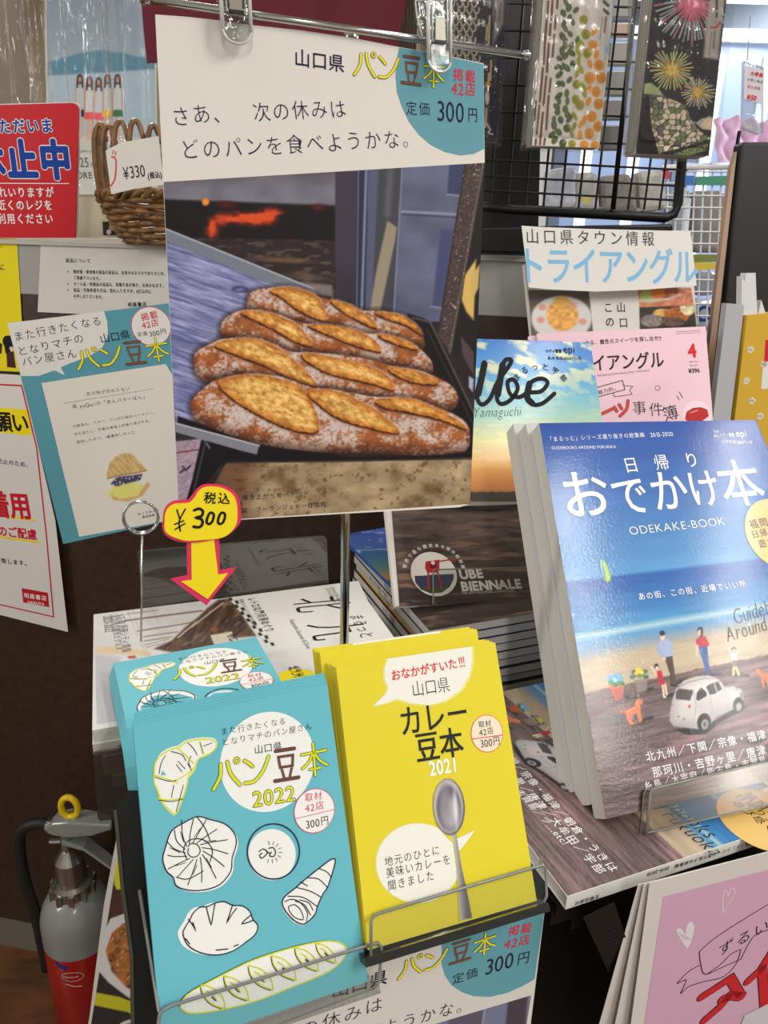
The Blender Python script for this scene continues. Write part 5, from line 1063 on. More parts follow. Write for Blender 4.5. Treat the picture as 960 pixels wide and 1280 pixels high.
def ode_print(P):
    W_ = (234, 236, 236)
    P.text('「まるっと」シリーズ選り抜きの総集編　2015-2020', *ck([(133, 128), (606, 105)]), W_, off=.0, h=1.1); P.text('GUIDEBOOKS AROUND FUKUOKA', *ck([(148, 156), (391, 151)]), W_, off=.0, h=1.1)
    P.text('別冊', (892, 541), (899, 541), W_, off=.02); P.text('増刊', (892, 547), (899, 547), W_, off=.02); P.text('シティ情報', (900, 546), (918, 546.5), W_, off=.02, h=1.6); P.text('epi', (920, 546), (934, 546), W_, off=.0, h=1.1); P.text('本体価格1200円+税', (902, 554.5), (941, 555.5), W_, off=.0, h=1.2)
    P.text('日　帰　り', (781, 591), (876, 583), W_, off=.002, fill=1., h=1.05)
    for ch, a, b, h in (('お', (705, 649), (770, 645), 1.02), ('で', (770, 646), (818, 641), 1.12), ('か', (818, 640), (867, 636), 1.12), ('け', (866, 635), (908, 630), 1.15), ('本', (906, 634), (962, 628), 1.05)): P.text(ch, a, b, W_, off=.010, fill=.98, h=h)
    P.text('ODEKAKE-BOOK', (787, 669), (908, 656), W_, off=-.008, h=.92); P.text('あの街、この街、近場でいい所', (798, 751), (934, 734), W_, off=.002)
    P.text('Guidebooks', (918, 781), (998, 757), (40, 40, 52), off=-.012, h=1.4, slant=.35, layer=3); P.text('Around Fukuoka', (909, 803), (1020, 770), (40, 40, 52), off=-.012, h=1.4, slant=.35, layer=3)
    P.circle((973, 667), (1012, 662), (226, 188, 112), 2, 'yellow_disc')
    P.text('福岡市周辺の', (938, 662), (1008, 650), (50, 46, 44), off=.01, layer=4); P.text('日帰りエリアで', (940, 674), (1012, 661), (50, 46, 44), off=.01, layer=4); P.text('遊び尽くす', (949, 686), (1002, 676), (50, 46, 44), off=.01, layer=4)
    P.text('北九州／下関／宗像・福津／朝倉・うきは', (808, 953), (1042, 908), W_, off=.004); P.text('那珂川・吉野ヶ里／唐津／大牟田／宇部', (816, 973), (1045, 926), W_, off=.004); P.text('糸島／太宰府／能古島・志賀島／ツ…etc!', (806, 989), (1008, 944), W_, off=.0)
picture(SO, ro, QO, seaside, 1.15, GLOSS)
P = Print(SO, ro, mat=GLOSS, base=.0002); ode_print(P); P.done()
V_o = [tuple(SO.m(p)) for p in QO]
for i in (1, 2):
    o = SO.O-SO.n*(TO+.0004)*i+SO.ey*.009*i-SO.ex*.0030*i
    c = clone(ro, Vector(o), '%s blue seaside travel magazine from the front of the standing stack' % ORD[i], 'blue seaside travel magazines', ('lettering', 'picture', 'yellow_disc'))
# lip in front of it
r = empty('acrylic_lip', SO.matrix(), 'long clear acrylic lip in front of the standing blue magazines', 'brochure holder'); lipq = [(804, 1041), (808, 992), (810, 987), (816, 985), (1120, 912), (1120, 968)]
vv = [tuple(SO.m(p)) for p in lipq]; MB().prism(vv, .004, .006).build('front_lip', clear('smoky_lip', (238, 233, 226), .03, .16), r)
MB().tube([(p[0], p[1], .005) for p in vv[:-1]], .0011, 6).build('lip_edge', ACE, r, smooth=True); MB().tube([(p[0]-.0035, p[1], .002) for p in vv[:3]], .0009, 6).build('side_edge', solid('dark_edge', (50, 46, 44), .2), r)
MB().tube([(vv[0][0], vv[0][1], .0035), (vv[-1][0], vv[-1][1], .0035)], .0008, 6).build('lower_edge', ACE, r)
# ---- the same magazine lying flat below
SF = Sheet((709, 1121), .47, 22, 90); WF, HF, TF = .212, .297, .0105
OQ = np.array([SO.m(p) for p in QO]); Ux = OQ[1]-OQ[0]; Vy = OQ[3]-OQ[0]; Mo = np.linalg.inv(np.stack([Ux, Vy], 1))
def flat_from_front(a, b): u, v = Mo@(np.array([a, b])-OQ[0]); return ((1-v)*.262, (1-u)*WF)
rf = book('travel_magazine', SF, None, (228, 226, 220), TF, 'flat blue seaside travel magazine with its white spine towards the viewer', 'magazine', 'blue seaside travel magazines', mat=GLOSS, V=[(0, WF), (HF, WF), (HF, 0), (0, 0)], back=(226, 224, 218), spine='bottom')
nx, ny = 300, 210; ga, gb = np.meshgrid(np.linspace(.0004, HF, nx), np.linspace(WF, .0004, ny)); v_ = 1-ga/.262; u_ = 1-gb/WF
la = OQ[0][0]+Ux[0]*u_+Vy[0]*v_; lb = OQ[0][1]+Ux[1]*u_+Vy[1]*v_; Wp = SO.O[None, None]+la[..., None]*SO.ex+lb[..., None]*SO.ey-CAM; zz = Wp@FW; PX = 480+FPX*(Wp@RT)/zz; PY = 640-FPX*(Wp@UP)/zz
grid_mesh('picture', np.stack([ga, gb, np.full(ga.shape, .00006)], -1), seaside(PX, PY), GLOSS, rf)
P = Print(Moved(SO, flat_from_front), rf, mat=GLOSS, base=.0002); ode_print(P); P.done()
SS = Sheet(SF.world(0, 0, -TF), None, 22, 0); MSr = empty
sp = Print(SS, rf); 
def spine_put(P, S, root):
    for part, (V, F, C) in P.bufs.items():
        Wd = [S.world(v[0], v[1], v[2]) for v in V]; L = [((q-SF.O)@SF.ex, (q-SF.O)@SF.ey, (q-SF.O)@SF.n) for q in Wd]; mesh(part.split('.')[0], L, F, MATTE, root, cols=np.array(C))
sp.text('「まるっと」シリーズ選り抜きの総集編　2015-2020', (948, 1048), (809, 1091), (50, 48, 48), off=.01); sp.text('文榮出版社', (750, 1117), (718, 1127), (50, 48, 48), off=.012); spine_put(sp, SS, rf)
# wire easel
r = empty('wire_easel', Matrix.Translation(Vector(at(682, 906, .66))), 'thin black wire easel foot on the flat blue magazine', 'easel'); o0 = np.array(r.location)
a_, b_, c_ = at(712, 815, .67)-o0, at(680, 905, .655)-o0, at(724, 903, .665)-o0
MB().tube([a_, b_, c_], .0009, 6).build('wire', BLACK, r)
# ---- sculpture magazines (dark sand cover): flat pile and a standing one
SBp = Sheet((537, 788), .678, 22, 90); NB = 9; TB = .0088
def sand(X, Y):
    p = Paint(X, Y, (60, 48, 42)); t = np.clip((Y-600)/150, 0, 1)[..., None]; p.I = np.array((112, 98, 88))*(1-t)+np.array((50, 38, 34))*t
    w_ = Y+5*noise(X, Y, 60, 30, 3, 2)+.09*X; r_ = noise(X, w_, 34, 4.6, 5, 3, ang=.10); r2 = noise(X, w_, 10, 2, 8, 2, ang=.1); tt = np.clip((Y-640)/90, 0, 1)
    p.mix(np.clip((r_-.52)*5, 0, 1)*(.35+.35*tt), (150, 116, 92)); p.mix(np.clip((.42-r_)*5, 0, 1)*.6, (38, 30, 28)); p.I *= (.88+.24*r2)[..., None]
    return p.lin()
def bien_print(P, arc=True):
    W_ = (222, 216, 208)
    P.circle((542.4, 717.3), (570, 714), (224, 220, 210), 0, 'white_disc'); 
    P.poly([(518, 720), (567, 718), (567, 724), (562, 734), (552, 741), (538, 742), (526, 737), (519, 728)], (58, 64, 92), 1); P.poly([(524, 735), (561, 733), (552, 741), (538, 742)], (78, 72, 48), 2)
    RD = (178, 44, 36)
    P.poly([(532, 702), (549, 700), (549, 712), (546, 716), (534, 716), (531, 710)], RD, 3); P.poly([(537, 704), (545, 703), (545, 710), (538, 711)], (110, 26, 24), 4); P.stroke([(548, 702), (560, 700), (568, 702)], 1.6, RD, 3); P.stroke([(535, 716), (536, 736)], 2, RD, 3); P.stroke([(547, 715), (552, 736)], 2, RD, 3); P.stroke([(536, 719), (566, 718)], .8, (120, 116, 120), 3); P.circle((541, 704), (543.5, 704), (220, 210, 200), 5)
    P.text('UBE', (575, 724), (605, 722), W_, off=.045, h=1.0); P.text('BIENNALE', (577, 739), (653, 735), W_, off=.045, h=1.0); P.text('THE 28TH SCULPTURE COMPETITION', (577, 743), (643, 740), W_)
    if arc:
        s_ = '世界で最も歴史ある野外彫刻展'; 
        for i, ch in enumerate(s_):
            a = math.radians(165-i*150/(len(s_)-1)); cx_, cy_ = 542.4+35*math.cos(a), 717.3-33*math.sin(a); tx, ty = math.sin(a), math.cos(a); P.text(ch, (cx_-2.9*tx, cy_-2.9*ty), (cx_+2.9*tx, cy_+2.9*ty), W_, off=.02)
rB = book('sculpture_magazine', SBp, None, (44, 36, 34), TB, 'top dark sand-covered sculpture magazine of the flat pile with a white round emblem', 'magazine', 'dark sand-covered sculpture magazines', mat=GLOSS, V=[(0, .20), (.205, .20), (.205, 0), (0, 0)], back=(46, 62, 112), spine='left', spinecol=(204, 202, 196))
SUB = Sheet((500, 757), .71, 20, 48); SUB.mat = GLOSS
QU = [(490, 634), (684, 621), (700, 751), (500, 757)]
rU = book('sculpture_magazine', SUB, QU, (60, 48, 44), .006, 'standing dark sand-covered sculpture magazine behind the clear lip, above the pile', 'magazine', 'dark sand-covered sculpture magazines', mat=GLOSS, back=(206, 202, 194))
MB().prism([(SUB.m((490, 634))[0]-.007, SUB.m((490, 634))[1]), tuple(SUB.m((490, 634))), tuple(SUB.m((500, 757))), (SUB.m((500, 757))[0]-.0045, SUB.m((500, 757))[1])], -.008, -.0015).build('page_edge', PAGES, rU)
picture(SUB, rU, QU, sand, 1.1, GLOSS); P = Print(SUB, rU, base=.0002); bien_print(P); P.done()
uB, uT = SUB.m((500, 757)), SUB.m((700, 751)); 
def b_flat(a, b):   # foot of the standing cover onto the front of the lying one
    return (.012+(a-uB[0])*.97, .062-.028+(b-uB[1])*1.0)
nx, ny = 150, 46; ga, gb = np.meshgrid(np.linspace(.0005, .2045, nx), np.linspace(.075, .0005, ny)); X_ = 500+(ga-.012)/.205*250; Y_ = 757-(gb-.02)*700
grid_mesh('picture', np.stack([ga, gb, np.full(ga.shape, .00006)], -1), sand(X_, Y_), GLOSS, rB); P = Print(Moved(SUB, b_flat), rB, base=.0002); bien_print(P, False); P.done()
SPT = ['まるっと北九州', 'まるっと下関・門司', 'まるっと宇部', 'まるっと筑豊', 'まるっと糸島', 'まるっと大牟田', 'まるっと佐賀', 'まるっと福津']
def left_text(root, t, y0, dy, zc_, sz, col):
    Vs, Fs = [], []; x = 0
    for ch in t:
        Vg, Fg = glyphs(ch, 0.); b = len(Vs); Vs += [(-.0008, y0-(x+v[0])*sz, zc_-.35*sz+v[1]*sz) for v in Vg]; Fs += [tuple(i+b for i in f) for f in Fg]; x += advance(ch)
    mesh('lettering', Vs, [f[::-1] for f in Fs], MATTE, root, cols=np.tile(lin(col), (len(Vs), 1)))
left_text(rB, SPT[0], .11, 0, -TB*.5, .0055, (60, 58, 58))
pile = [rB]; random.seed(11)
for i in range(1, NB):
    dx = random.uniform(-.0035, .002); dy = random.uniform(-.003, .002)
    c = clone(rB, Vector(SBp.O-SBp.n*(TB+.0002)*i+SBp.ex*dx+SBp.ey*dy), '%s sculpture magazine from the top of the flat pile' % ORD[i], 'dark sand-covered sculpture magazines', ('picture', 'lettering', 'white_disc', 'drawing'))
    left_text(c, SPT[i % 8], .17-.02*(i % 4), 0, -TB*.5, .0055, ((60, 58, 58), (40, 70, 120))[i % 2])
    if i in (2, 5, 6): MB().box((-.0007, .02, -TB+.0008), (0, .19, -TB*.7), lin(((214, 160, 50), 0, 0, (40, 90, 150), (40, 90, 150))[i-2])).build('colour_band', PAPER, c)
# lip over the standing one
r = empty('acrylic_lip', SUB.matrix(), 'short clear lip crossing the foot of the standing dark magazine', 'brochure holder'); vv = [tuple(SUB.m(p)) for p in [(540, 757), (540, 716), (542, 714), (690, 710), (697, 752)]]
MB().prism(vv, .003, .0045).build('front_lip', ACR, r); MB().tube([(p[0], p[1], .0038) for p in vv[:4]], .0007, 6).build('lip_edge', ACE, r)
# ---- white Kitakyushu guide pile, rotated a quarter turn
SK_ = Sheet((117, 768), .66, 20, 90); WK, DK_, TK = .237, .172, .0092
rk_ = book('city_guide', SK_, None, (204, 202, 196), TK, 'top white city guide with black characters and a ceiling photo, lying on its pile', 'magazine', 'white city guides lying at the left', V=[(0, .0), (WK, .0), (WK, -DK_), (0, -DK_)], back=(200, 198, 192), spine='bottom')
ct = lambda pts: [(110+x*.1875, 750+y*.1875) for x, y in pts]
cq = lambda pts: [(270+x*.2292, 720+y*.2292) for x, y in pts]
def ceiling(X, Y):
    p = Paint(X, Y, (204, 202, 196)); n = noise(X, Y, 20, 8, 4, 3)
    p.poly([(110, 760), (284, 742), (330, 806), (330, 950), (110, 950)], (206, 204, 202), 2); p.I *= (.93+.1*n)[..., None]
    p.poly(ct([(48, 305), (300, 320), (420, 350), (420, 372), (48, 355)]), (206, 184, 150), 2); p.poly([(117, 818), (150, 822), (150, 960), (117, 960)], (176, 176, 180), 6)
    for a, b, w_ in (((250, 138), (760, 72), 1.8), ((330, 208), (700, 150), 1.2), ((370, 246), (600, 212), 1.), ((370, 275), (560, 246), .9), ((260, 95), (470, 68), .8), ((380, 300), (540, 262), .7), ((390, 315), (520, 285), .6)): p.line(ct([a, b]), w_, (112, 82, 68), 1.)
    for a, b in (((260, 60), (330, 240)), ((300, 60), (350, 250)), ((430, 60), (470, 150))): p.line(ct([a, b]), 1., (176, 150, 140), 2, .6)
    m = sm(sdist(X, Y, ct([(440, 325), (560, 270), (640, 190), (740, 110), (800, 50), (870, 0), (950, -10), (1000, 60), (1120, 240), (900, 260), (860, 300), (700, 345), (560, 350)])), 3); g = noise(X, Y, 4, 22, 9, 3, ang=.6); p.mix(m, np.array((78, 56, 42))*(.5+.9*g[..., None]))
    p.mix(m*np.clip((noise(X, Y, 3, 10, 14, 2, ang=.9)-.6)*5, 0, 1)*.6, (150, 120, 92))
    for a, b in (((600, 250), (720, 150)), ((690, 180), (900, 20))): p.line(ct([a, b]), 1.6, (196, 178, 160), 1.)
    p.poly(ct([(815, 235), (960, 210), (975, 320), (850, 320)]), (196, 188, 166), 1.2); p.ell(268, 787, 4.5, 3, (140, 76, 50), 0, 1.5)
    p.poly(ct([(262, 376), (312, 370), (325, 388), (270, 392)]), (180, 60, 60), 1.5)
    p.mix(sm(X-(286+(Y-748)*.84), 1.2), (204, 202, 196)); p.mix(sm(sdist(X, Y, cq([(370, 100), (590, 60), (960, 380), (960, 600), (750, 600)])), 2)*.0, (190, 188, 184))
    for k in range(14):
        u = k/13; x, y = 287+u*48, 749+u*57
        for j in (0, 1):
            if (k+j) % 2 == 0: p.poly([(x+j*4.2-2, y-1.6-j*.8), (x+j*4.2+2.2, y-2.2-j*.8), (x+j*4.2+4.4, y+1.6-j*.8), (x+j*4.2+.4, y+2.2-j*.8)], (26, 26, 28), .8)
    return p.lin()
picture(SK_, rk_, [(117.5, 768.5), (448, 726), (500, 836), (121, 906)], ceiling, 1.1)
P = Print(SK_, rk_, base=.0002); KK = (26, 26, 28)
P.text('北', *cq([(395, 125), (425, 215)]), KK, off=-.01, h=2.0); P.text('九', *cq([(470, 262), (520, 370)]), KK, off=-.01, h=1.75); P.text('州', *cq([(556, 420), (610, 520)]), KK, off=-.01, h=1.7)
P.text('まるっと', *cq([(722, 215), (785, 345)]), KK, off=-.008, h=1.5, jit=.05); P.text('Kitakyushu Gourmet & Drive', *cq([(398, 240), (495, 400)]), (90, 88, 86), h=1.5); P.text('レトロな門司港めぐり', *cq([(165, 124), (268, 310)]), KK, off=.004, h=1.6); P.text('昭和にタイムスリップ門司港散策', *cq([(122, 130), (200, 278)]), (60, 58, 58), h=1.3)
P.text('おでかけが楽しくなる', *cq([(594, 70), (640, 150)]), (80, 78, 78), h=1.5); P.text('北九州と近郊の旅の本', *cq([(620, 64), (668, 150)]), (80, 78, 78), h=1.5)
P.text('1-2-30 別冊シティ情報', *ct([(195, 100), (225, 355)]), (110, 108, 108), h=1.3); P.text('北九州の観光とグルメ', *ct([(150, 105), (180, 340)]), (110, 108, 108), h=1.2); P.text('2021-2022', *ct([(100, 112), (115, 220)]), (110, 108, 108), h=1.5); P.text('もじ', *ct([(918, 234), (945, 282)]), (50, 40, 30), off=.02, h=1.5)
P.circle((371, 851), (398, 848), (226, 206, 20), 1, 'yellow_disc'); P.text('ノスタルジック', *cq([(420, 490), (470, 560)]), (70, 60, 20), off=.01, h=1.8); P.text('北九州', *cq([(385, 500), (425, 560)]), (70, 60, 20), off=.02, h=1.8)
P.done()
kt = []
for ch, x, z in (('(', .012, 0), ('福', .016, 0), ('岡', .023, 0)): kt.append((ch, x))
def front_text(root, t, x0, y, zc_, sz, col):
    Vs, Fs = [], []; x = 0
    for ch in t:
        Vg, Fg = glyphs(ch, 0.); b = len(Vs); Vs += [(x0+(x+v[0])*sz, y-.0008, zc_+v[1]*sz) for v in Vg]; Fs += [tuple(i+b for i in f) for f in Fg]; x += advance(ch)
    mesh('lettering', Vs, Fs, MATTE, root, cols=np.tile(lin(col), (len(Vs), 1)))
front_text(rk_, '北九州', .018, -DK_, -.0078, .0062, (50, 48, 48))
for i in range(1, 5):
    c = clone(rk_, Vector(SK_.O-SK_.n*(TK+.0003)*i+SK_.ex*(.0022*i-.003*(i % 2))-SK_.ey*.0025*(i % 3)), '%s white city guide from the top of its pile' % ORD[i], 'white city guides lying at the left', ('picture', 'lettering', 'yellow_disc'))
    front_text(c, '北九州と近郊', .012+.003*i, -DK_, -.0078, .0062, (50, 48, 48))
# ---- sunset guide lying behind the piles
SA = Sheet((439, 682), .838, 22, 90); qa = [(425, 669), (498, 657), (520, 690), (514, 753), (503, 744)]; r = paper('sunset_guide', SA, qa, (50, 90, 170), 'blue to orange sunset guide lying on the back of the dark magazine pile', 'magazine', th=.0045, mat=GLOSS, part='cover'); SA.mat = GLOSS
def dusk(X, Y):
    p = Paint(X, Y, (70, 100, 170)); t = np.clip((Y-664)/75, 0, 1); st = np.array([(60, 94, 176), (58, 88, 160), (44, 92, 140), (70, 110, 110), (176, 120, 50), (40, 34, 40)]); k = np.clip(t*5, 0, 4.999); i0 = k.astype(int); f = (k-i0)[..., None]; p.I = st[i0]*(1-f)+st[i0+1]*f
    n = noise(X, Y, 14, 3, 4, 2); p.mix(np.clip((n-.62)*6, 0, 1)*(Y < 692)*.7, (190, 204, 220)); p.mix(sm(Y-726, 3), (36, 32, 38)); p.line([(440, 667), (494, 668)], 1.2, (50, 60, 110), 1); p.line([(496, 669), (489, 672), (487, 676), (496, 679)], 2.4, (30, 32, 44), 1.2); p.line([(440, 688), (496, 686)], .8, (170, 190, 170), 1.2)
    return p.lin()
cutout(SA, r, qa, dusk, 'picture', .00008, 1.)
# ---- sky-covered Ube guide
SUk = Sheet((665, 520), .80, 20, 24); SUk.mat = GLOSS; QK = [(548, 422), (738, 428), (768, 626), (540, 634)]
r = book('ube_guide', SUk, QK, (120, 170, 200), .005, 'sky-blue and sunset guide with a black script title, standing behind the sand cover', 'magazine', mat=GLOSS)
def skyc(X, Y):
    p = Paint(X, Y, (80, 140, 200)); st = np.array([(52, 116, 192), (78, 146, 206), (110, 176, 204), (158, 200, 186), (214, 206, 140), (226, 164, 84), (196, 124, 70)]); k = np.clip((Y-425)/190*6, 0, 5.999); i0 = k.astype(int); f = (k-i0)[..., None]; p.I = st[i0]*(1-f)+st[i0+1]*f
    n = noise(X, Y, 17, 8, 5, 4, ang=.35); m = np.clip((n-.5)*7, 0, 1)*np.clip((520-Y)/60, 0, 1); p.mix(m*.85, (226, 222, 172)); m2 = np.clip((noise(X, Y, 22, 4, 9, 3)-.56)*6, 0, 1)*np.clip((Y-500)/40, 0, 1)*np.clip((590-Y)/40, 0, 1); p.mix(m2*.7, (230, 214, 140))
    p.mix(sm(Y-614-3*noise(X, Y, 5, 50, 3, 2)+1, 2), (70, 66, 62)); p.mix(sm(Y-627, 1.5), (150, 140, 130))
    return p.lin()
picture(SUk, r, QK, skyc, 1.1, GLOSS)
P = Print(SUk, r, base=.0002); cu_ = lambda pts: [(585+x*.1823, 420+y*.1823) for x, y in pts]
P.stroke(cu_([(-60, 200), (-20, 180), (-10, 230), (-60, 400), (-30, 470), (20, 440), (60, 380), (110, 190), (62, 400), (92, 470), (150, 430), (200, 320), (290, 190), (285, 160), (240, 190), (196, 390), (220, 465), (290, 440), (340, 360), (310, 300), (270, 320), (290, 400), (350, 420), (410, 390), (500, 380), (545, 320), (500, 292), (430, 320), (400, 400), (440, 468), (510, 462), (592, 395)]), 5.4, (28, 28, 30), 2, smooth=5)
for a in ([(112, 190), (70, 395)], [(236, 200), (204, 400)], [(420, 330), (404, 420), (440, 462)]): P.stroke(cu_(a), 8.2, (28, 28, 30), 3, smooth=3)
P.text('Yamaguchi', (590, 522), (651, 520), (40, 60, 60), off=-.016, h=1.25, slant=.4); P.text('本体価格1000円+税', (684, 450), (727, 450.5), (40, 50, 60), off=.01); P.text('シティ情報', (682, 441.5), (702, 441.5), (30, 40, 50), off=.05, h=1.3); P.text('epi', (704, 441), (719, 441), (30, 40, 50), off=.01)
for i, ch in enumerate('まるっと宇部'):
    a = math.radians(142-i*21); cx_, cy_ = 675+33*math.cos(a), 494-31*math.sin(a); tx, ty = math.sin(a), math.cos(a); P.text(ch, (cx_-5*tx, cy_-5*ty), (cx_+5*tx, cy_+5*ty), (28, 30, 34), off=.02)
P.done()
# ---- pink town magazine and the one behind it
SPk = Sheet((785, 470), .89, 2, 25); QP = [(671, 417), (882, 408), (905, 700), (690, 705)]
r = book('town_magazine', SPk, QP, (226, 190, 200), .004, 'front pale pink town magazine with black title and red figure 4', 'magazine', 'pink town magazines')
P = Print(SPk, r); G = (52, 48, 50)
P.text('せる、魔性のスイーツを探し出せ!!', (731, 432), (827, 425.5), G, off=.01, h=1.2); P.text('トライアングル', (704, 466), (831, 459), (48, 44, 46), off=.02, fill=1., h=1.25); P.text('INFORMATION MAGAZINE TRIANGLE', (747, 471), (812, 464), (150, 130, 136))
P.text('4', (861, 447), (872, 446), (206, 40, 46), off=.04, h=1.15); P.text('APR 2021', (861, 453.5), (873, 453), (140, 124, 130)); P.text('No.431', (862, 458), (872, 457.5), (140, 124, 130)); P.text('¥396', (861, 466.5), (875, 465.5), G, off=.03, h=1.2)
P.stroke([(845, 415), (875, 413)], .7, (140, 124, 130)); P.stroke([(845, 417.5), (875, 415.5)], .5, (140, 124, 130))
P.stroke([(744, 485), (778, 475.5), (781, 487), (748, 496)], 1., G, smooth=0); P.stroke([(780, 482), (791, 483), (787, 488), (790, 493), (768, 496), (766, 491)], .8, G); P.text('魅力的。', (748, 494), (774, 487), G, off=-.002)
P.text('スイ', (706, 530), (748, 520), (210, 70, 66), off=.04, h=1.); 
P.stroke([(753, 517), (766, 511)], 4.2, G, 2); P.stroke([(753, 517), (766, 511)], 3.2, (210, 70, 66), 3)
for a in ([(768, 509), (771, 514)], [(774, 506), (777, 511)], [(785, 501), (783, 512), (775, 520)]): P.stroke(a, 4., G, 2, smooth=2); P.stroke(a, 3., (210, 70, 66), 3, smooth=2)
P.text('事', (791, 518), (809, 517), G, off=-.006, fill=1.02); P.text('件', (812, 520), (830, 519), G, off=-.006, fill=1.02); P.text('簿', (831, 527), (850, 522), G, off=0., fill=1.02)
P.circle((871, 519), (889, 518), (232, 206, 212), 1); P.poly([(856, 524), (858, 515), (866, 510), (876, 509), (884, 512), (886, 520), (878, 526), (864, 530)], (176, 46, 48), 2); P.stroke([(863, 516), (872, 513)], 1.6, (226, 130, 126), 3); P.stroke([(853, 497), (849, 490)], .9, G); P.stroke([(849, 500), (846, 495)], .9, G); P.ring((822, 485), (822.4, 488), .6, G)
P.done()
c = clone(r, Vector(SPk.O-SPk.n*.0046-SPk.ex*.009-SPk.ey*.002), 'second pale pink town magazine, its left edge showing behind the front one', 'pink town magazines', SK)
STr = Sheet((757, 360), .96, 16, 18); QT = [(655, 330), (865, 328), (884, 560), (680, 570)]
r = book('food_magazine', STr, QT, (214, 210, 204), .006, 'white magazine with two food photos, standing behind the pink ones', 'magazine')
def food(X, Y):
    p = Paint(X, Y, (212, 208, 202)); n = noise(X, Y, 5, 4, 4, 3); n2 = noise(X, Y, 3, 3, 9, 2)
    m = sm(sdist(X, Y, [(660, 362), (736, 364), (742, 420), (664, 420)]), 1.2); p.mix(m, (92, 84, 80)); p.mix(m*sm(1-np.hypot((X-702)/38, (Y-398)/28), .1), (206, 204, 200)); p.mix(m*sm(1-np.hypot((X-703)/20, (Y-394)/20), .15), np.array((216, 160, 84))*(.75+.5*n[..., None])); p.mix(m*sm(1-np.hypot((X-702)/9, (Y-377)/7), .2), (222, 170, 84))
    for x, y in ((678, 384), (716, 382), (676, 400), (728, 402)): p.ell(x, y, 5, 4, (214, 150, 130), 0, 2)
    m = sm(sdist(X, Y, [(797, 360), (864, 360), (868, 385), (799, 384)]), 1.2); p.mix(m, np.array((190, 120, 90))*(.7+.6*n[..., None])); p.mix(m*sm(1-np.hypot((X-812)/13, (Y-370)/9), .2), (176, 190, 110)); p.mix(m*sm(1-np.hypot((X-822)/9, (Y-366)/8), .2), (226, 132, 70)); p.line([(800, 376), (835, 374), (850, 368)], 3, (214, 190, 180), 2)
    m = sm(sdist(X, Y, [(799, 384), (868, 382), (872, 420), (800, 420)]), 1.2); p.mix(m, (58, 52, 46)); 
    for x, y, a, b, c in ((828, 391, 12, 5, (206, 160, 90)), (846, 394, 16, 10, (176, 100, 50)), (815, 401, 14, 8, (130, 120, 116)), (842, 402, 14, 6, (110, 84, 76)), (860, 382, 11, 12, (212, 204, 160))): p.mix(m*sm(1-np.hypot((X-x)/a, (Y-y)/b), .2), np.array(c)*(.75+.5*n2[..., None]))
    return p.lin()
picture(STr, r, QT, food, 1.2)
P = Print(STr, r, base=.0002)
for ch, x, y in (('山', 770, 391), ('口', 773, 410), ('こ', 754, 391), ('の', 756, 409)): P.text(ch, (x, y), (x+13, y-.3), (44, 42, 42), off=.01)
P.done()
# header strip taped over it
SH = Sheet((757, 320), .93, 18, 16); V = []; F = []; top = [(652, 282), (672, 283.5), (735, 286), (800, 287.5), (863, 289)]; bot = [(661, 359), (684, 361.5), (745, 364.5), (808, 362), (871, 357)]
r = empty('header_strip', SH.matrix(), 'white paper strip with light blue and black title lettering above the food magazine', 'sign')
MB().prism([tuple(SH.m(p)) for p in top]+[tuple(SH.m(p)) for p in bot[::-1]], -.0004, 0, lin((214, 211, 205))).build('paper', PAPER, r)
P = Print(SH, r); P.text('山口県タウン情報', (655, 306), (820, 309), (60, 60, 62), off=.0, fill=.82); P.text('トライアングル', (648, 353), (872, 353), (126, 180, 216), off=.018, fill=1.04, h=1.25); P.done()
MB().box((.30, .60, 1.0851), (.47, .70, 1.086)).build('tier_board', MBK, stand)
for a0, a1, b0, b1, z1 in ((.478, .68, .60, .74, 1.15),): MB().box((a0, b0, 1.085), (a1, b1, z1)).build('riser', MBK, stand)
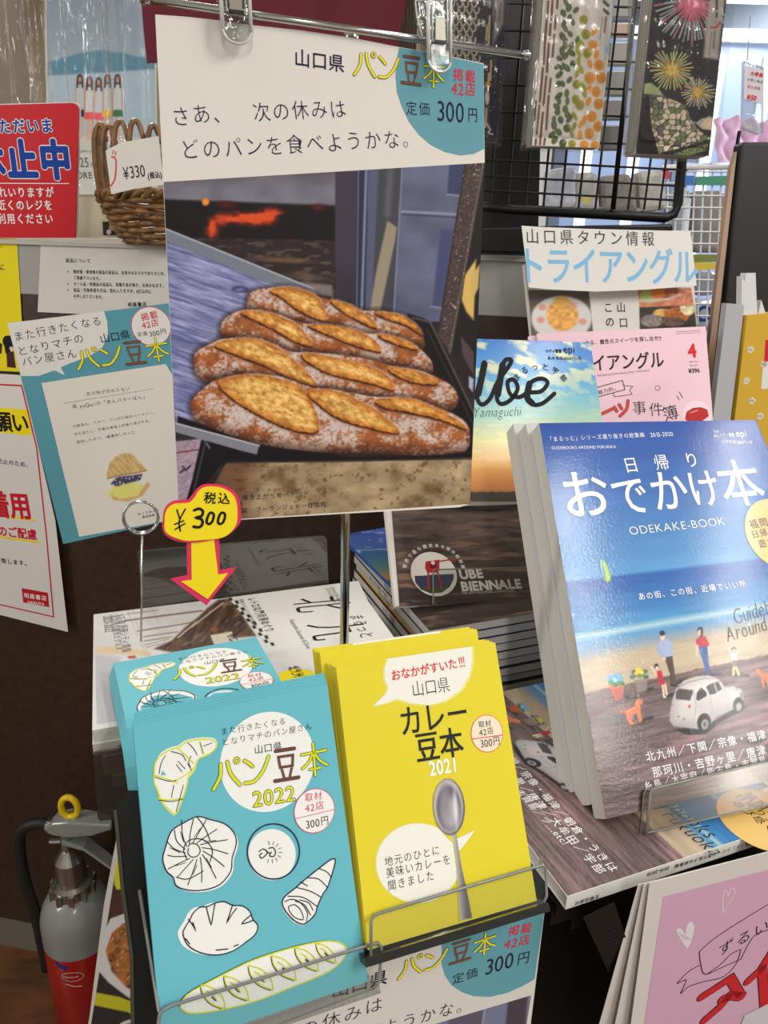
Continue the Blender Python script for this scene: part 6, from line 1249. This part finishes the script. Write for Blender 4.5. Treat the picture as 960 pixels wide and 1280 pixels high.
# ---- pink heart poster at the lower right, sheets behind it
SHt = None
def fan(k): return [(812-k*7, 1104+k*1.0), (1010, 1052), (1050, 1420), (770-k*30, 1420)]
for k in (0, 1, 2):
    S = Sheet((812, 1104), .458+.003*k, 22, -3-k*1.); r = paper('heart_poster', S, fan(k), (206, 200, 192), ('front white-edged pink poster with chalk hearts and red letters, at the lower right', 'second white sheet showing behind the pink heart poster', 'rearmost white sheet fanned out behind the pink heart poster')[k], 'poster', 'posters at the lower right')
    if k == 0:
        P = Print(S, r); PKc = (200, 158, 180); P.poly([(829, 1121), (1010, 1074), (1050, 1420), (806, 1420), (802, 1300)], PKc, 0, 'pink_panel')
        cz_ = lambda pts: [(660+x*.3125, 1080+y*.3125) for x, y in pts]
        P.poly([tuple(q) for q in catmull([np.array(q, float) for q in cz_([(594, 268), (604, 256), (618, 264), (628, 280), (634, 246), (650, 230), (663, 244), (660, 280), (640, 334), (620, 316)])], 4, True)], (214, 208, 208), 1)
        for k2 in range(5): P.stroke(cz_([(604+k2*10, 272+k2*6), (622+k2*8, 300)]), .6, (200, 170, 188), 2)
        P.stroke(cz_([(780, 198), (778, 150), (784, 108), (796, 112), (800, 128), (808, 100), (824, 98), (822, 124), (800, 160), (780, 198)]), .9, (214, 208, 208), 1, smooth=4)
        for L in ([(684, 350), (740, 300), (830, 240), (960, 160)], [(684, 350), (690, 400), (708, 440), (780, 410), (850, 380)], [(850, 340), (810, 360), (770, 400), (714, 440)], [(684, 404), (640, 430), (596, 476), (632, 462), (610, 516), (640, 490), (700, 470), (780, 450), (830, 400), (850, 344)], [(850, 380), (900, 290), (960, 262)]): P.stroke(cz_(L), .9, (52, 34, 44), 2, smooth=4)
        P.text('ずるいほど', *cz_([(752, 378), (1100, 190)]), (50, 34, 42), off=-.004, h=1.1)
        RR = (190, 34, 40)
        for L in ([(694, 530), (808, 456), (846, 520)], [(808, 520), (766, 570), (706, 622)], [(776, 540), (820, 524), (852, 528)]): P.stroke(cz_(L), 9.5, (60, 20, 26), 3); P.stroke(cz_(L), 8, RR, 4)
        for L in ([(880, 466), (930, 420), (980, 340)], [(935, 415), (945, 560)], [(1010, 400), (1120, 350)], [(1150, 420), (1200, 330)]): P.stroke(cz_(L), 9.5, (60, 20, 26), 3); P.stroke(cz_(L), 8, RR, 4)
        P.poly([(918, 1300), (930, 1268), (1050, 1210), (1050, 1420), (900, 1420)], (196, 190, 196), 6, 'white_patch'); P.done()
# barcode card in the dark gap
S = Sheet((760, 1190), .482, 22, -10); r = paper('barcode_card', S, [(729, 1147), (768, 1128), (800, 1225), (772, 1240)], (17, 15, 14), 'black card with a faint barcode in the dark gap below the flat magazine', 'card')
P = Print(S, r, mat=MATTE)
for i in range(14): t = i/13; x, y = 742+t*29, 1146+t*58; P.stroke([(x, y), (x+17, y-6)], (.7, 1.6, 1.)[i % 3], (34, 31, 29), 1)
P.done()
# ================================================================== BEHIND AND TO THE RIGHT
def worley(X, Y, s, seed):
    iu = np.floor(X/s); iv = np.floor(Y/s); d1 = np.full(X.shape, 9e9); d2 = d1.copy(); idc = np.zeros(X.shape)
    for dx in (-1, 0, 1):
        for dy in (-1, 0, 1):
            cu, cv = iu+dx, iv+dy; px = (cu+.15+.7*_hash(cu, cv, seed))*s; py = (cv+.15+.7*_hash(cu, cv, seed+7))*s; d = np.hypot(X-px, (Y-py)*1.25); h = _hash(cu, cv, seed+19)
            d2 = np.minimum(np.maximum(d, d1), d2); idc = np.where(d < d1, h, idc); d1 = np.minimum(d, d1)
    return d1, d2, idc
FILM = clear('packet_film', (248, 248, 246), .03, .09, ((60, 14, 60), .8, .004))
def packet(name, label, S, q, film, T, fn, col=(210, 206, 200), n=4, res=1.2):
    r = empty(name, S.matrix(), label, 'stationery packet', 'flat packets hanging on the black grid'); V = [tuple(S.m(p)) for p in q]
    MB().prism(V, -.0006, 0, lin(col)).build('front_sheet', PAPER, r)
    for i in range(1, n): MB().prism([(x-.0008*i, y-.0006*i) for x, y in V], -T*i/n-.0022, -T*i/n, lin((178, 174, 164))).build('inner_pack', PAPER, r)
    S.mat = PAPER; picture(S, r, q, fn, res)
    Vf = [S.m(p) for p in film]; a0, a1 = Vf[3], Vf[1]; nx, ny = 40, 60; VV = []; FF = []
    for side, zz_ in ((1, .0018), (-1, -T-.004)):
        b = len(VV)
        for j in range(ny+1):
            for i in range(nx+1):
                u, v = i/nx, j/ny; x = (Vf[3]*(1-u)+Vf[2]*u)*(1-v)+(Vf[0]*(1-u)+Vf[1]*u)*v; e = min(u, 1-u, v*1.5)*8; e = min(1, e)
                VV.append((x[0], x[1], zz_*e+(-T/2)*(1-e)+.0006*math.sin(u*40+v*9)*e+.0005*math.sin(v*60+u*5)*e))
        for j in range(ny):
            for i in range(nx): k = b+j*(nx+1)+i; FF.append((k, k+1, k+nx+2, k+nx+1) if side > 0 else (k, k+nx+1, k+nx+2, k+1))
    mesh('film_bag', VV, FF, FILM, r, smooth=True)
    return r
fb = lambda pts: [(640+x/6, y/6) for x, y in pts]
def fruit(X, Y):
    p = Paint(X, Y, (208, 202, 194)); p.poly(fb([(800, -400), (800, 0), (775, 130), (745, 470), (738, 440), (712, 400), (694, 372), (720, 330), (745, 200), (752, 0), (752, -400)]), (146, 176, 204), 1.5)
    B_ = (112, 74, 58)
    for (x0, y0, x1, y1) in ((272, 10, 266, 100), (262, 125, 252, 250), (250, 265, 238, 480), (232, 510, 208, 765), (205, 790, 186, 1005), (180, 1045, 176, 1085), (305, -40, 296, 150), (290, 180, 280, 295), (276, 325, 262, 540), (256, 575, 236, 790), (232, 845, 208, 1085), (345, -60, 338, 62), (330, 120, 320, 218), (316, 262, 304, 425), (290, 590, 280, 690), (276, 720, 256, 970), (246, 1040, 240, 1085), (180, 760, 168, 900)): p.line(fb([(x0, y0), (x1, y1)]), 2.9, B_, .8)
    GD, OL, OR = (78, 92, 52), (148, 144, 52), (212, 142, 56)
    rs = np.random.RandomState(5)
    for x, y in ((405, 20), (425, 60), (385, 100), (430, 130), (480, 75), (452, 165), (388, 180), (400, 215), (435, 255), (380, 275), (400, 310), (400, 345), (490, 300), (450, 340), (445, 395), (375, 385), (400, 420), (355, 440), (340, 500), (375, 495), (355, 560), (410, 510), (345, 630), (378, 630), (430, 600), (410, 700), (350, 720), (350, 750), (415, 760), (335, 800), (340, 840), (400, 820), (415, 860), (430, 890), (315, 895), (365, 900), (315, 940), (350, 990), (300, 1010), (320, 1050), (400, -30), (430, -60), (390, -100)): q = fb([(x, y)])[0]; p.ell(q[0], q[1], 2.6+rs.rand()*1.2, 4.2+rs.rand()*2, GD, rs.uniform(-.8, .9), 1.); p.line([(q[0]-1, q[1]-3), (q[0]+1, q[1]+3)], .6, (190, 190, 160), .8, .6)
    for x, y in ((495, 340), (500, 400), (500, 460), (490, 550), (520, 520), (535, 650), (540, 700), (470, 870), (465, 950), (445, 1000), (525, 330)): q = fb([(x, y)])[0]; p.ell(q[0], q[1], 2.6, 6, OL, rs.uniform(-.6, .6), 1.)
    for x, y in ((575, 670), (575, 760), (540, 900), (520, 930), (585, 480), (613, 240), (632, 410), (510, 1010)): q = fb([(x, y)])[0]; p.ell(q[0], q[1], 3, 6, OR, rs.uniform(-.2, .6), 1.)
    for x, y, r_, c in ((535, 150, 32, OL), (553, 258, 34, OL), (565, 400, 34, OL), (483, 635, 30, OL), (478, 745, 30, OL), (508, 790, 34, OL), (455, 478, 22, GD), (412, 962, 28, GD), (380, 1075, 28, GD), (450, 1080, 28, OL), (605, 340, 36, OR), (650, 490, 38, OR), (583, 585, 40, OR), (668, 585, 38, OR), (630, 690, 36, OR), (648, 780, 36, OR), (598, 875, 38, OR), (645, 950, 36, OR), (580, 1000, 36, OR), (620, 1095, 34, OR), (540, 1090, 34, OR)):
        q = fb([(x, y)])[0]; p.ell(q[0], q[1], r_/6, r_/6*1.15, c, 0, 1.); p.ell(q[0]+1.6, q[1]-1.6, 1.2, 1.2, (214, 196, 150), 0, 1., .7); p.ell(q[0]-.6, q[1]+1, r_/10, r_/9, tuple(int(v*.93) for v in c), 0, 2.)
    for y in (2, 12): p.line([(755, y), (760, y+5)], 3.4, (70, 66, 64), 1.5)
    p.line([(757.5, 22), (755.5, 40)], 3, (150, 120, 90), 1.4); p.line([(753, 21), (750, 48)], 1, (130, 126, 120), 1)
    return p.lin()
S = Sheet((715, 120), .86, 10, -2); packet('stationery_packet', 'pale packet printed with orange fruit and green leaves hanging on the black grid', S, [(684, -60), (774, -60), (749, 185), (665, 182)], [(674, -70), (782, -70), (757, 191), (653, 188)], .016, fruit)
fc = lambda pts: [(780+x*.1875, y*.1875) for x, y in pts]
def firework(X, Y):
    p = Paint(X, Y, (44, 40, 42)); rs = np.random.RandomState(2)
    p.mix(np.clip((noise(X, Y, 1.6, 1.6, 77, 1)-.93)*14, 0, 1), (200, 196, 190))
    def burst(cx, cy, r0, r1, n_, cols, w_, droop=0.):
        x, y = fc([(cx, cy)])[0]
        for i in range(n_):
            a = 2*math.pi*i/n_+rs.uniform(-.05, .05); R_ = r1*rs.uniform(.75, 1.05)*.1875; ra = r0*.1875; c = cols[i % len(cols)]
            pts = [(x+math.cos(a)*(ra+(R_-ra)*t), y+math.sin(a)*(ra+(R_-ra)*t)+droop*t*t) for t in (0, .5, 1)]; p.line(pts[:2], w_*.8, cols[0] if len(cols) > 1 else c, .9); p.line(pts[1:], w_, c, .9)
    burst(460, 25, 25, 250, 46, ((176, 110, 122), (134, 170, 178), (170, 140, 150), (150, 180, 176)), 1.9, 9); burst(460, 25, 10, 120, 24, ((206, 96, 116),), 1.4, 2)
    burst(320, 465, 14, 150, 34, ((206, 180, 96), (176, 192, 140), (204, 200, 150)), 1.5, 1); burst(492, 612, 10, 112, 30, ((210, 176, 96), (160, 184, 190), (206, 200, 170)), 1.3, 1); p.ell(*fc([(320, 468)])[0], 2.2, 2.2, (200, 150, 50), 0, 1); p.ell(*fc([(490, 612)])[0], 1.6, 1.6, (200, 150, 50), 0, 1)
    p.poly(fc([(130, 560), (180, 550), (230, 590), (265, 640), (130, 625)]), (150, 160, 112), 1.5); p.poly(fc([(480, 820), (520, 790), (570, 780), (610, 790), (610, 870), (520, 860)]), (196, 176, 150), 1.5); p.line(fc([(470, 815), (500, 832), (530, 795), (575, 775)]), 1.6, (120, 150, 170), 1.2)
    p.poly(fc([(80, 1030), (150, 630), (170, 640), (230, 1030)]), (34, 30, 32), 1.2)
    d1, d2, h = worley(X, Y, 6.8, 3); m = sm(sdist(X, Y, fc([(168, 630), (270, 645), (410, 700), (440, 790), (500, 870), (580, 925), (420, 975), (232, 1024), (185, 850)])), 1.); c = np.where(h[..., None] > .78, np.array((112, 124, 84)), np.where(h[..., None] < .12, np.array((104, 92, 92)), np.array((206, 190, 164)))); p.mix(m, (38, 34, 34)); p.mix(m*sm(d2-d1-.9, .8), c)
    m = sm(sdist(X, Y, fc([(320, 1030), (440, 985), (560, 960), (555, 1000), (440, 1035)])), 1.); d1, d2, h = worley(X, Y, 3.6, 9); p.mix(m*sm(d2-d1-.7, .6), (120, 132, 84))
    p.poly(fc([(580, -400), (672, -400), (672, 0), (640, 250), (630, 400), (530, 380), (545, 200), (572, 0)]), (158, 150, 144), 4)
    for y in (15, 50, 100): p.line(fc([(618, y-12), (618, y+12)]), 2.6, (60, 56, 56), 1.2)
    p.line(fc([(580, 180), (600, 186), (625, 176), (640, 146)]), 2.2, (170, 50, 54), 1.2); p.line(fc([(605, 210), (596, 320)]), 2, (110, 100, 96), 1.2); p.line(fc([(585, 215), (565, 365)]), 1, (110, 100, 96), 1.)
    return p.lin()
S = Sheet((850, 120), .85, 14, -2); packet('stationery_packet', 'dark packet printed with fireworks above a stone castle wall', S, [(824, -60), (915, -60), (886, 195), (796, 192)], [(794, -70), (934, -70), (903, 206), (784, 194)], .020, firework, col=(44, 40, 42), n=6)
fd = lambda pts: [(540+x*.2266, y*.2266) for x, y in pts]
def scales(X, Y):
    p = Paint(X, Y, (62, 58, 70)); CRm = (196, 186, 156)
    for j in range(-6, 12):
        for i in range(-3, 6):
            cx, cy = 556+i*9+(j % 2)*4.5+(noise(np.array([i*3.]), np.array([j*5.]), 1, 1, 3)[0]-.5)*2, 6+j*7.6
            if cx > 597: continue
            p.line([(cx-3.6, cy-2), (cx-2, cy+2.2), (cx+1.4, cy+3), (cx+3.2, cy-.5), (cx+3., cy-4)], 1.5, CRm, .9)
    for x, y0, y1 in ((612, 20, 56), (609, 32, 50), (614, 76, 100), (611, 92, 112), (608, 136, 158)): p.line([(x, y0), (x-1, y1)], 2.6, (206, 184, 130), .9)
    p.ell(610, 106, 3.4, 4.6, (206, 160, 70), 0, 1); p.ell(609, 122, 2.6, 9, (220, 214, 200), 0, 1); p.line([(608, 154), (613, 162), (610, 166), (616, 168)], 1.8, (214, 208, 196), .9)
    p.poly([(617, -60), (631, -60), (629, 30), (616, 56)], (150, 144, 144), 4); p.line([(626, 4), (624, 25)], 2, (120, 96, 60), 1); p.line([(620, 4), (617, 38)], 1, (70, 66, 70), 1)
    rs = np.random.RandomState(8)
    for _ in range(50): p.ell(rs.uniform(600, 630), rs.uniform(0, 175), .55, .55, (190, 184, 176), 0, .8)
    return p.lin()
S = Sheet((590, 90), .90, 8, -2); packet('stationery_packet', 'slate packet with cream fish-scale pattern partly behind the big poster', S, [(548, -60), (637, -60), (623, 178), (545, 176)], [(545, -70), (643, -70), (628, 184), (542, 182)], .008, scales, col=(62, 58, 70), n=2)
# black wire grid and its black back board
SG = Sheet((760, 262), 1.0, 6, 0); rg = empty('wire_grid', SG.matrix(), 'black wire grid rack behind the hanging packets', 'display rack')
def gp(x, y, z=0.): q = SG.m((x, y)); return (q[0], q[1], z)
mb = MB(); fr_ = [gp(600, 258), gp(640, 262), gp(760, 268), gp(832, 272), gp(842, 268), gp(847, 255), gp(852, 205), gp(882, -80)]
mb.tube(fr_, .0065, 8); mb.build('outer_frame', BLACK, rg, smooth=True)
MB().tube([gp(764, 262, .006), gp(800, -80, .006)], .0035, 8).build('centre_bar', BLACK, rg, smooth=True)
for x0 in (612, 634, 656, 679, 701, 723, 744, 785, 805, 824):
    x1 = x0+(x0-402)*.0; k_ = (402-x0)/(3250-262); MB().tube([gp(x0, 262), gp(x0-k_*342, -80)], .0016, 6).build('wire', BLACK, rg)
for y in (8, 42, 76, 110, 144, 178, 208, 228, 246): MB().tube([gp(602, y-4 if y < 200 else y-8, .003), gp(850+(262-y)*.14, y+5, .003)], .0014, 6).build('wire', BLACK, rg)
S = Sheet((650, 160), 1.035, 6, 0); r = empty('back_board', S.matrix(), 'black board behind the left half of the wire grid', 'board'); MB().prism([tuple(S.m(p)) for p in [(540, -80), (682, -80), (672, 320), (540, 318)]], -.01, 0).build('panel', solid('black_board', (16, 15, 15), .5), r)
S = Sheet((640, 300), .985, 6, 0); r = empty('rack_base', S.matrix(), 'black lower rail below the wire grid, beside the poster', 'rail'); bevel(MB().prism([tuple(S.m(p)) for p in [(600, 284), (842, 280), (842, 291), (700, 296), (655, 318), (600, 316)]], -.03, 0).build('rail_body', BLACK, r), .003, 2)
# grey packs hanging behind the grid wires
random.seed(5)
for i, (x0, x1, y0, y1, c, lab) in enumerate(((762, 789, -40, 22, (150, 146, 140), 'grey pack behind the grid at the frame top'), (766, 788, 28, 46, (186, 160, 140), 'small brownish shiny pack behind the grid'), (763, 784, 52, 82, (158, 152, 148), 'grey pack behind the grid level with the pink firework'), (760, 780, 88, 120, (140, 136, 132), 'grey pack behind the grid beside the blue cloud'), (757, 777, 124, 150, (128, 124, 122), 'darker grey pack behind the grid beside the yellow firework'), (754, 774, 156, 188, (108, 106, 104), 'lowest dark grey pack behind the grid'))):
    S = Sheet(((x0+x1)/2, (y0+y1)/2), 1.08, 4, 0); r = empty('hanging_pack', S.matrix(), lab, 'pack', 'grey packs behind the grid'); bevel(MB().prism([tuple(S.m(p)) for p in [(x0, y0), (x1+6, y0), (x1+3, y1), (x0-4, y1)]], -.012, 0).build('pouch', solid('pouch_%d%d%d' % c, c, .35), r), .002, 1)
# shiny bags seen below the grid
for i, (pts, c, lab) in enumerate((([(684, 212), (722, 206), (724, 258), (680, 260)], (196, 200, 214), 'white plastic bag behind the grid, left'), ([(716, 216), (748, 214), (752, 262), (714, 262)], (176, 174, 172), 'grey plastic bag behind the grid with a yellow spot'), ([(750, 220), (790, 216), (800, 264), (752, 264)], (138, 132, 128), 'grey brown plastic bag behind the grid'), ([(796, 214), (832, 212), (836, 262), (800, 266)], (180, 176, 168), 'pale plastic bag behind the grid, right'))):
    S = Sheet(pts[0], 1.16+.004*i, 4, 2); r = empty('plastic_bag', S.matrix(), lab, 'bag', 'plastic bags behind the grid'); bevel(MB().prism([tuple(S.m(p)) for p in pts], -.03, 0).build('bag_body', solid('bag_%d' % i, c, .2, coat=.8, noise=(60, .25)), r), .008, 2)
    if i == 1: P = Print(S, r); P.circle((733, 250), (738, 250), (206, 196, 110)); P.done()
# white wire basket far behind with coloured cards
SGb = Sheet((880, 300), 1.75, 0, 0); r = empty('wire_basket', SGb.matrix(), 'white wire mesh basket of goods with blue, green and yellow price strips', 'basket')
def g2(x, y, z=0.): q = SGb.m((x, y)); return (q[0], q[1], z)
mb = MB()
for x in range(836, 930, 11): MB().tube([g2(x, 212), g2(x-8, 405)], .0022, 5).build('wire', solid('white_wire', (206, 208, 212), .4), r)
for y in range(214, 405, 15): MB().tube([g2(832, y, .003), g2(926, y+1, .003)], .0022, 5).build('wire', solid('white_wire', (206, 208, 212), .4), r)
MB().tube([g2(828, 210), g2(930, 207)], .007, 8).build('rim', solid('white_wire', (206, 208, 212), .4), r, smooth=True)
for pts, c, nm in (([(846, 220), (866, 220), (866, 232), (846, 232)], (60, 110, 190), 'blue_strip'), ([(824, 214), (834, 212), (836, 224), (826, 224)], (190, 50, 60), 'red_strip'), ([(868, 221), (916, 220), (914, 232), (868, 232)], (60, 140, 110), 'green_strip'), ([(866, 328), (899, 328), (898, 336), (866, 338)], (210, 184, 60), 'yellow_strip'), ([(862, 318), (900, 318), (900, 327), (863, 328)], (120, 130, 60), 'olive_strip')): MB().prism([g2(*p)[:2] for p in pts], .006, .009).build(nm, solid(nm+'_plastic', c, .35), r)
random.seed(9)
for i, (x, y, w_, h_, c, lab) in enumerate(((845, 236, 20, 60, (156, 160, 172), 'grey blue pack in the white basket, left'), (868, 238, 40, 78, (128, 122, 118), 'large shiny grey pouch in the white basket'), (840, 300, 28, 60, (150, 156, 168), 'pale pack low in the white basket, left'), (872, 340, 26, 30, (132, 136, 146), 'small pack under the yellow strip'), (870, 374, 30, 40, (170, 178, 196), 'white pack with a blue ring mark below the basket strips'))):
    S = Sheet((x, y), 1.83, 0, 0); q = [(x, y), (x+w_, y), (x+w_-4, y+h_), (x-3, y+h_)]; rr = empty('goods_pack', S.matrix(), lab, 'pack', 'packs in the white wire basket'); bevel(MB().prism([tuple(S.m(p)) for p in q], -.05, 0).build('pack_body', solid('pack_%d' % i, c, .25, coat=.7, noise=(18, .3)), rr), .012, 2)
    if i == 4: P = Print(S, rr, mat=MATTE, base=.001); P.ring((880, 392), (888, 392), 4, (44, 70, 130)); P.done()
    if i == 0: P = Print(S, rr, mat=MATTE, base=.001); P.poly([(854, 248), (864, 248), (860, 290), (852, 290)], (226, 232, 240)); P.done()
# hanging tag bag, pink floral cloth
S = Sheet((942, 120), 1.3, 0, 0); r = empty('tagged_bag', S.matrix(), 'clear bag with a white and red price label hanging in front of the window', 'bag'); MB().prism([tuple(S.m(p)) for p in [(931, 76), (956, 84), (955, 165), (950, 168), (929, 160)]], -.012, -.002).build('bag_film', clear('bag_film', (226, 232, 238), .12, .12, ((60, 60, 60), 1., .003), solidity=.25), r)
MB().prism([tuple(S.m(p)) for p in [(931, 82), (955, 88), (953, 130), (930, 124)]], -.001, 0, lin((214, 208, 214))).build('label_card', PAPER, r); MB().tube([S.world(0, 0)*0+np.array((*S.m((934, 76)), 0.)), np.array((*S.m((938, 20)), 0.))], .0008, 6).build('hook_wire', CHROME, r)
P = Print(S, r, base=.0004); P.text('大特価', (937, 94), (953, 97), (206, 60, 70), off=.03); P.text('お買い得品', (933, 101), (953, 105), (90, 80, 90)); P.text('税込価格', (933, 110), (950, 113), (206, 80, 90)); P.text('¥50', (933, 124), (945, 126), (206, 60, 70), off=.04); P.done()
S = Sheet((915, 175), 2.4, 0, 30); V = []; F = []; q0 = S.m((896, 205)); q1 = S.m((985, 150)); nx, ny = 30, 14
for j in range(ny+1):
    for i in range(nx+1): V.append((q0[0]+(q1[0]-q0[0])*i/nx, q0[1]+(q1[1]-q0[1])*j/ny, .01*math.sin(i*.9)+.008*math.sin(j*.8+i*.3)))
for j in range(ny):
    for i in range(nx): k = j*(nx+1)+i; F.append((k, k+1, k+nx+2, k+nx+1))
r = empty('floral_cloth', S.matrix(), 'pale pink floral cloth in front of the shop window', 'cloth'); mesh('fabric', V, F, solid('pink_floral', (214, 176, 204), .7, noise=(30, .18)), r, smooth=True)
# black case at the right edge
SX = Sheet((900, 400), 1.02, 12, 4); r = empty('black_case', SX.matrix(), 'tall black case with a beige left edge at the right side', 'case')
bevel(MB().prism([tuple(SX.m(p)) for p in [(928, 177), (1060, 176), (1060, 600), (884, 600)]], -.02, 0).build('case_body', solid('black_case', (17, 16, 17), .45), r), .004, 2)
MB().prism([tuple(SX.m(p)) for p in [(918, 210), (925, 188), (884, 560), (874, 560)]], -.014, -.006).build('beige_edge', solid('beige_board', (168, 140, 118), .6), r)
MB().tube([(*SX.m((934, 178)), -.02), (*SX.m((937, 160)), -.02)], .0025, 6).build('corner_pin', BLACK, r)
# mustard and white paper cartons
SM = Sheet((925, 450), .93, 24, 4); r = empty('mustard_carton', SM.matrix(), 'mustard paper carton with white blossoms and a torn white flap', 'carton'); qm = [(934, 394), (1000, 388), (1000, 560), (914, 560)]
vm = [tuple(SM.m(p)) for p in qm]; MB().prism(vm, -.02, 0, lin((200, 160, 52))).build('body', PAPER, r)
SM2 = [tuple(SM.m(p)) for p in [(912, 379), (934, 381), (912, 560), (890, 560)]]; MB().prism(SM2, -.012, -.004, lin((170, 170, 174))).build('grey_side', PAPER, r)
MB().prism([tuple(SM.m(p)) for p in [(931, 345), (934, 352), (936, 341), (948, 341), (950, 392), (960, 396), (930, 394)]], -.012, -.004, lin((206, 206, 206))).build('torn_flap', PAPER, r); MB().prism([tuple(SM.m(p)) for p in [(956, 375), (962, 394), (952, 394)]], -.011, -.005, lin((206, 206, 206))).build('flap_tip', PAPER, r)
P = Print(SM, r)
for x, y in ((938, 437), (933, 476), (940, 501), (955, 455), (950, 520)):
    for k in range(5): a = 2*math.pi*k/5; P.circle((x+2.2*math.cos(a), y+1.8*math.sin(a)), (x+2.2*math.cos(a)+1.9, y+1.8*math.sin(a)), (222, 214, 196), 1)
P.poly([(957, 425), (1000, 420), (1000, 450), (955, 452)], (190, 30, 50), 1); P.poly([(954, 452), (1000, 450), (1000, 486), (951, 486)], (216, 212, 206), 1); P.done()
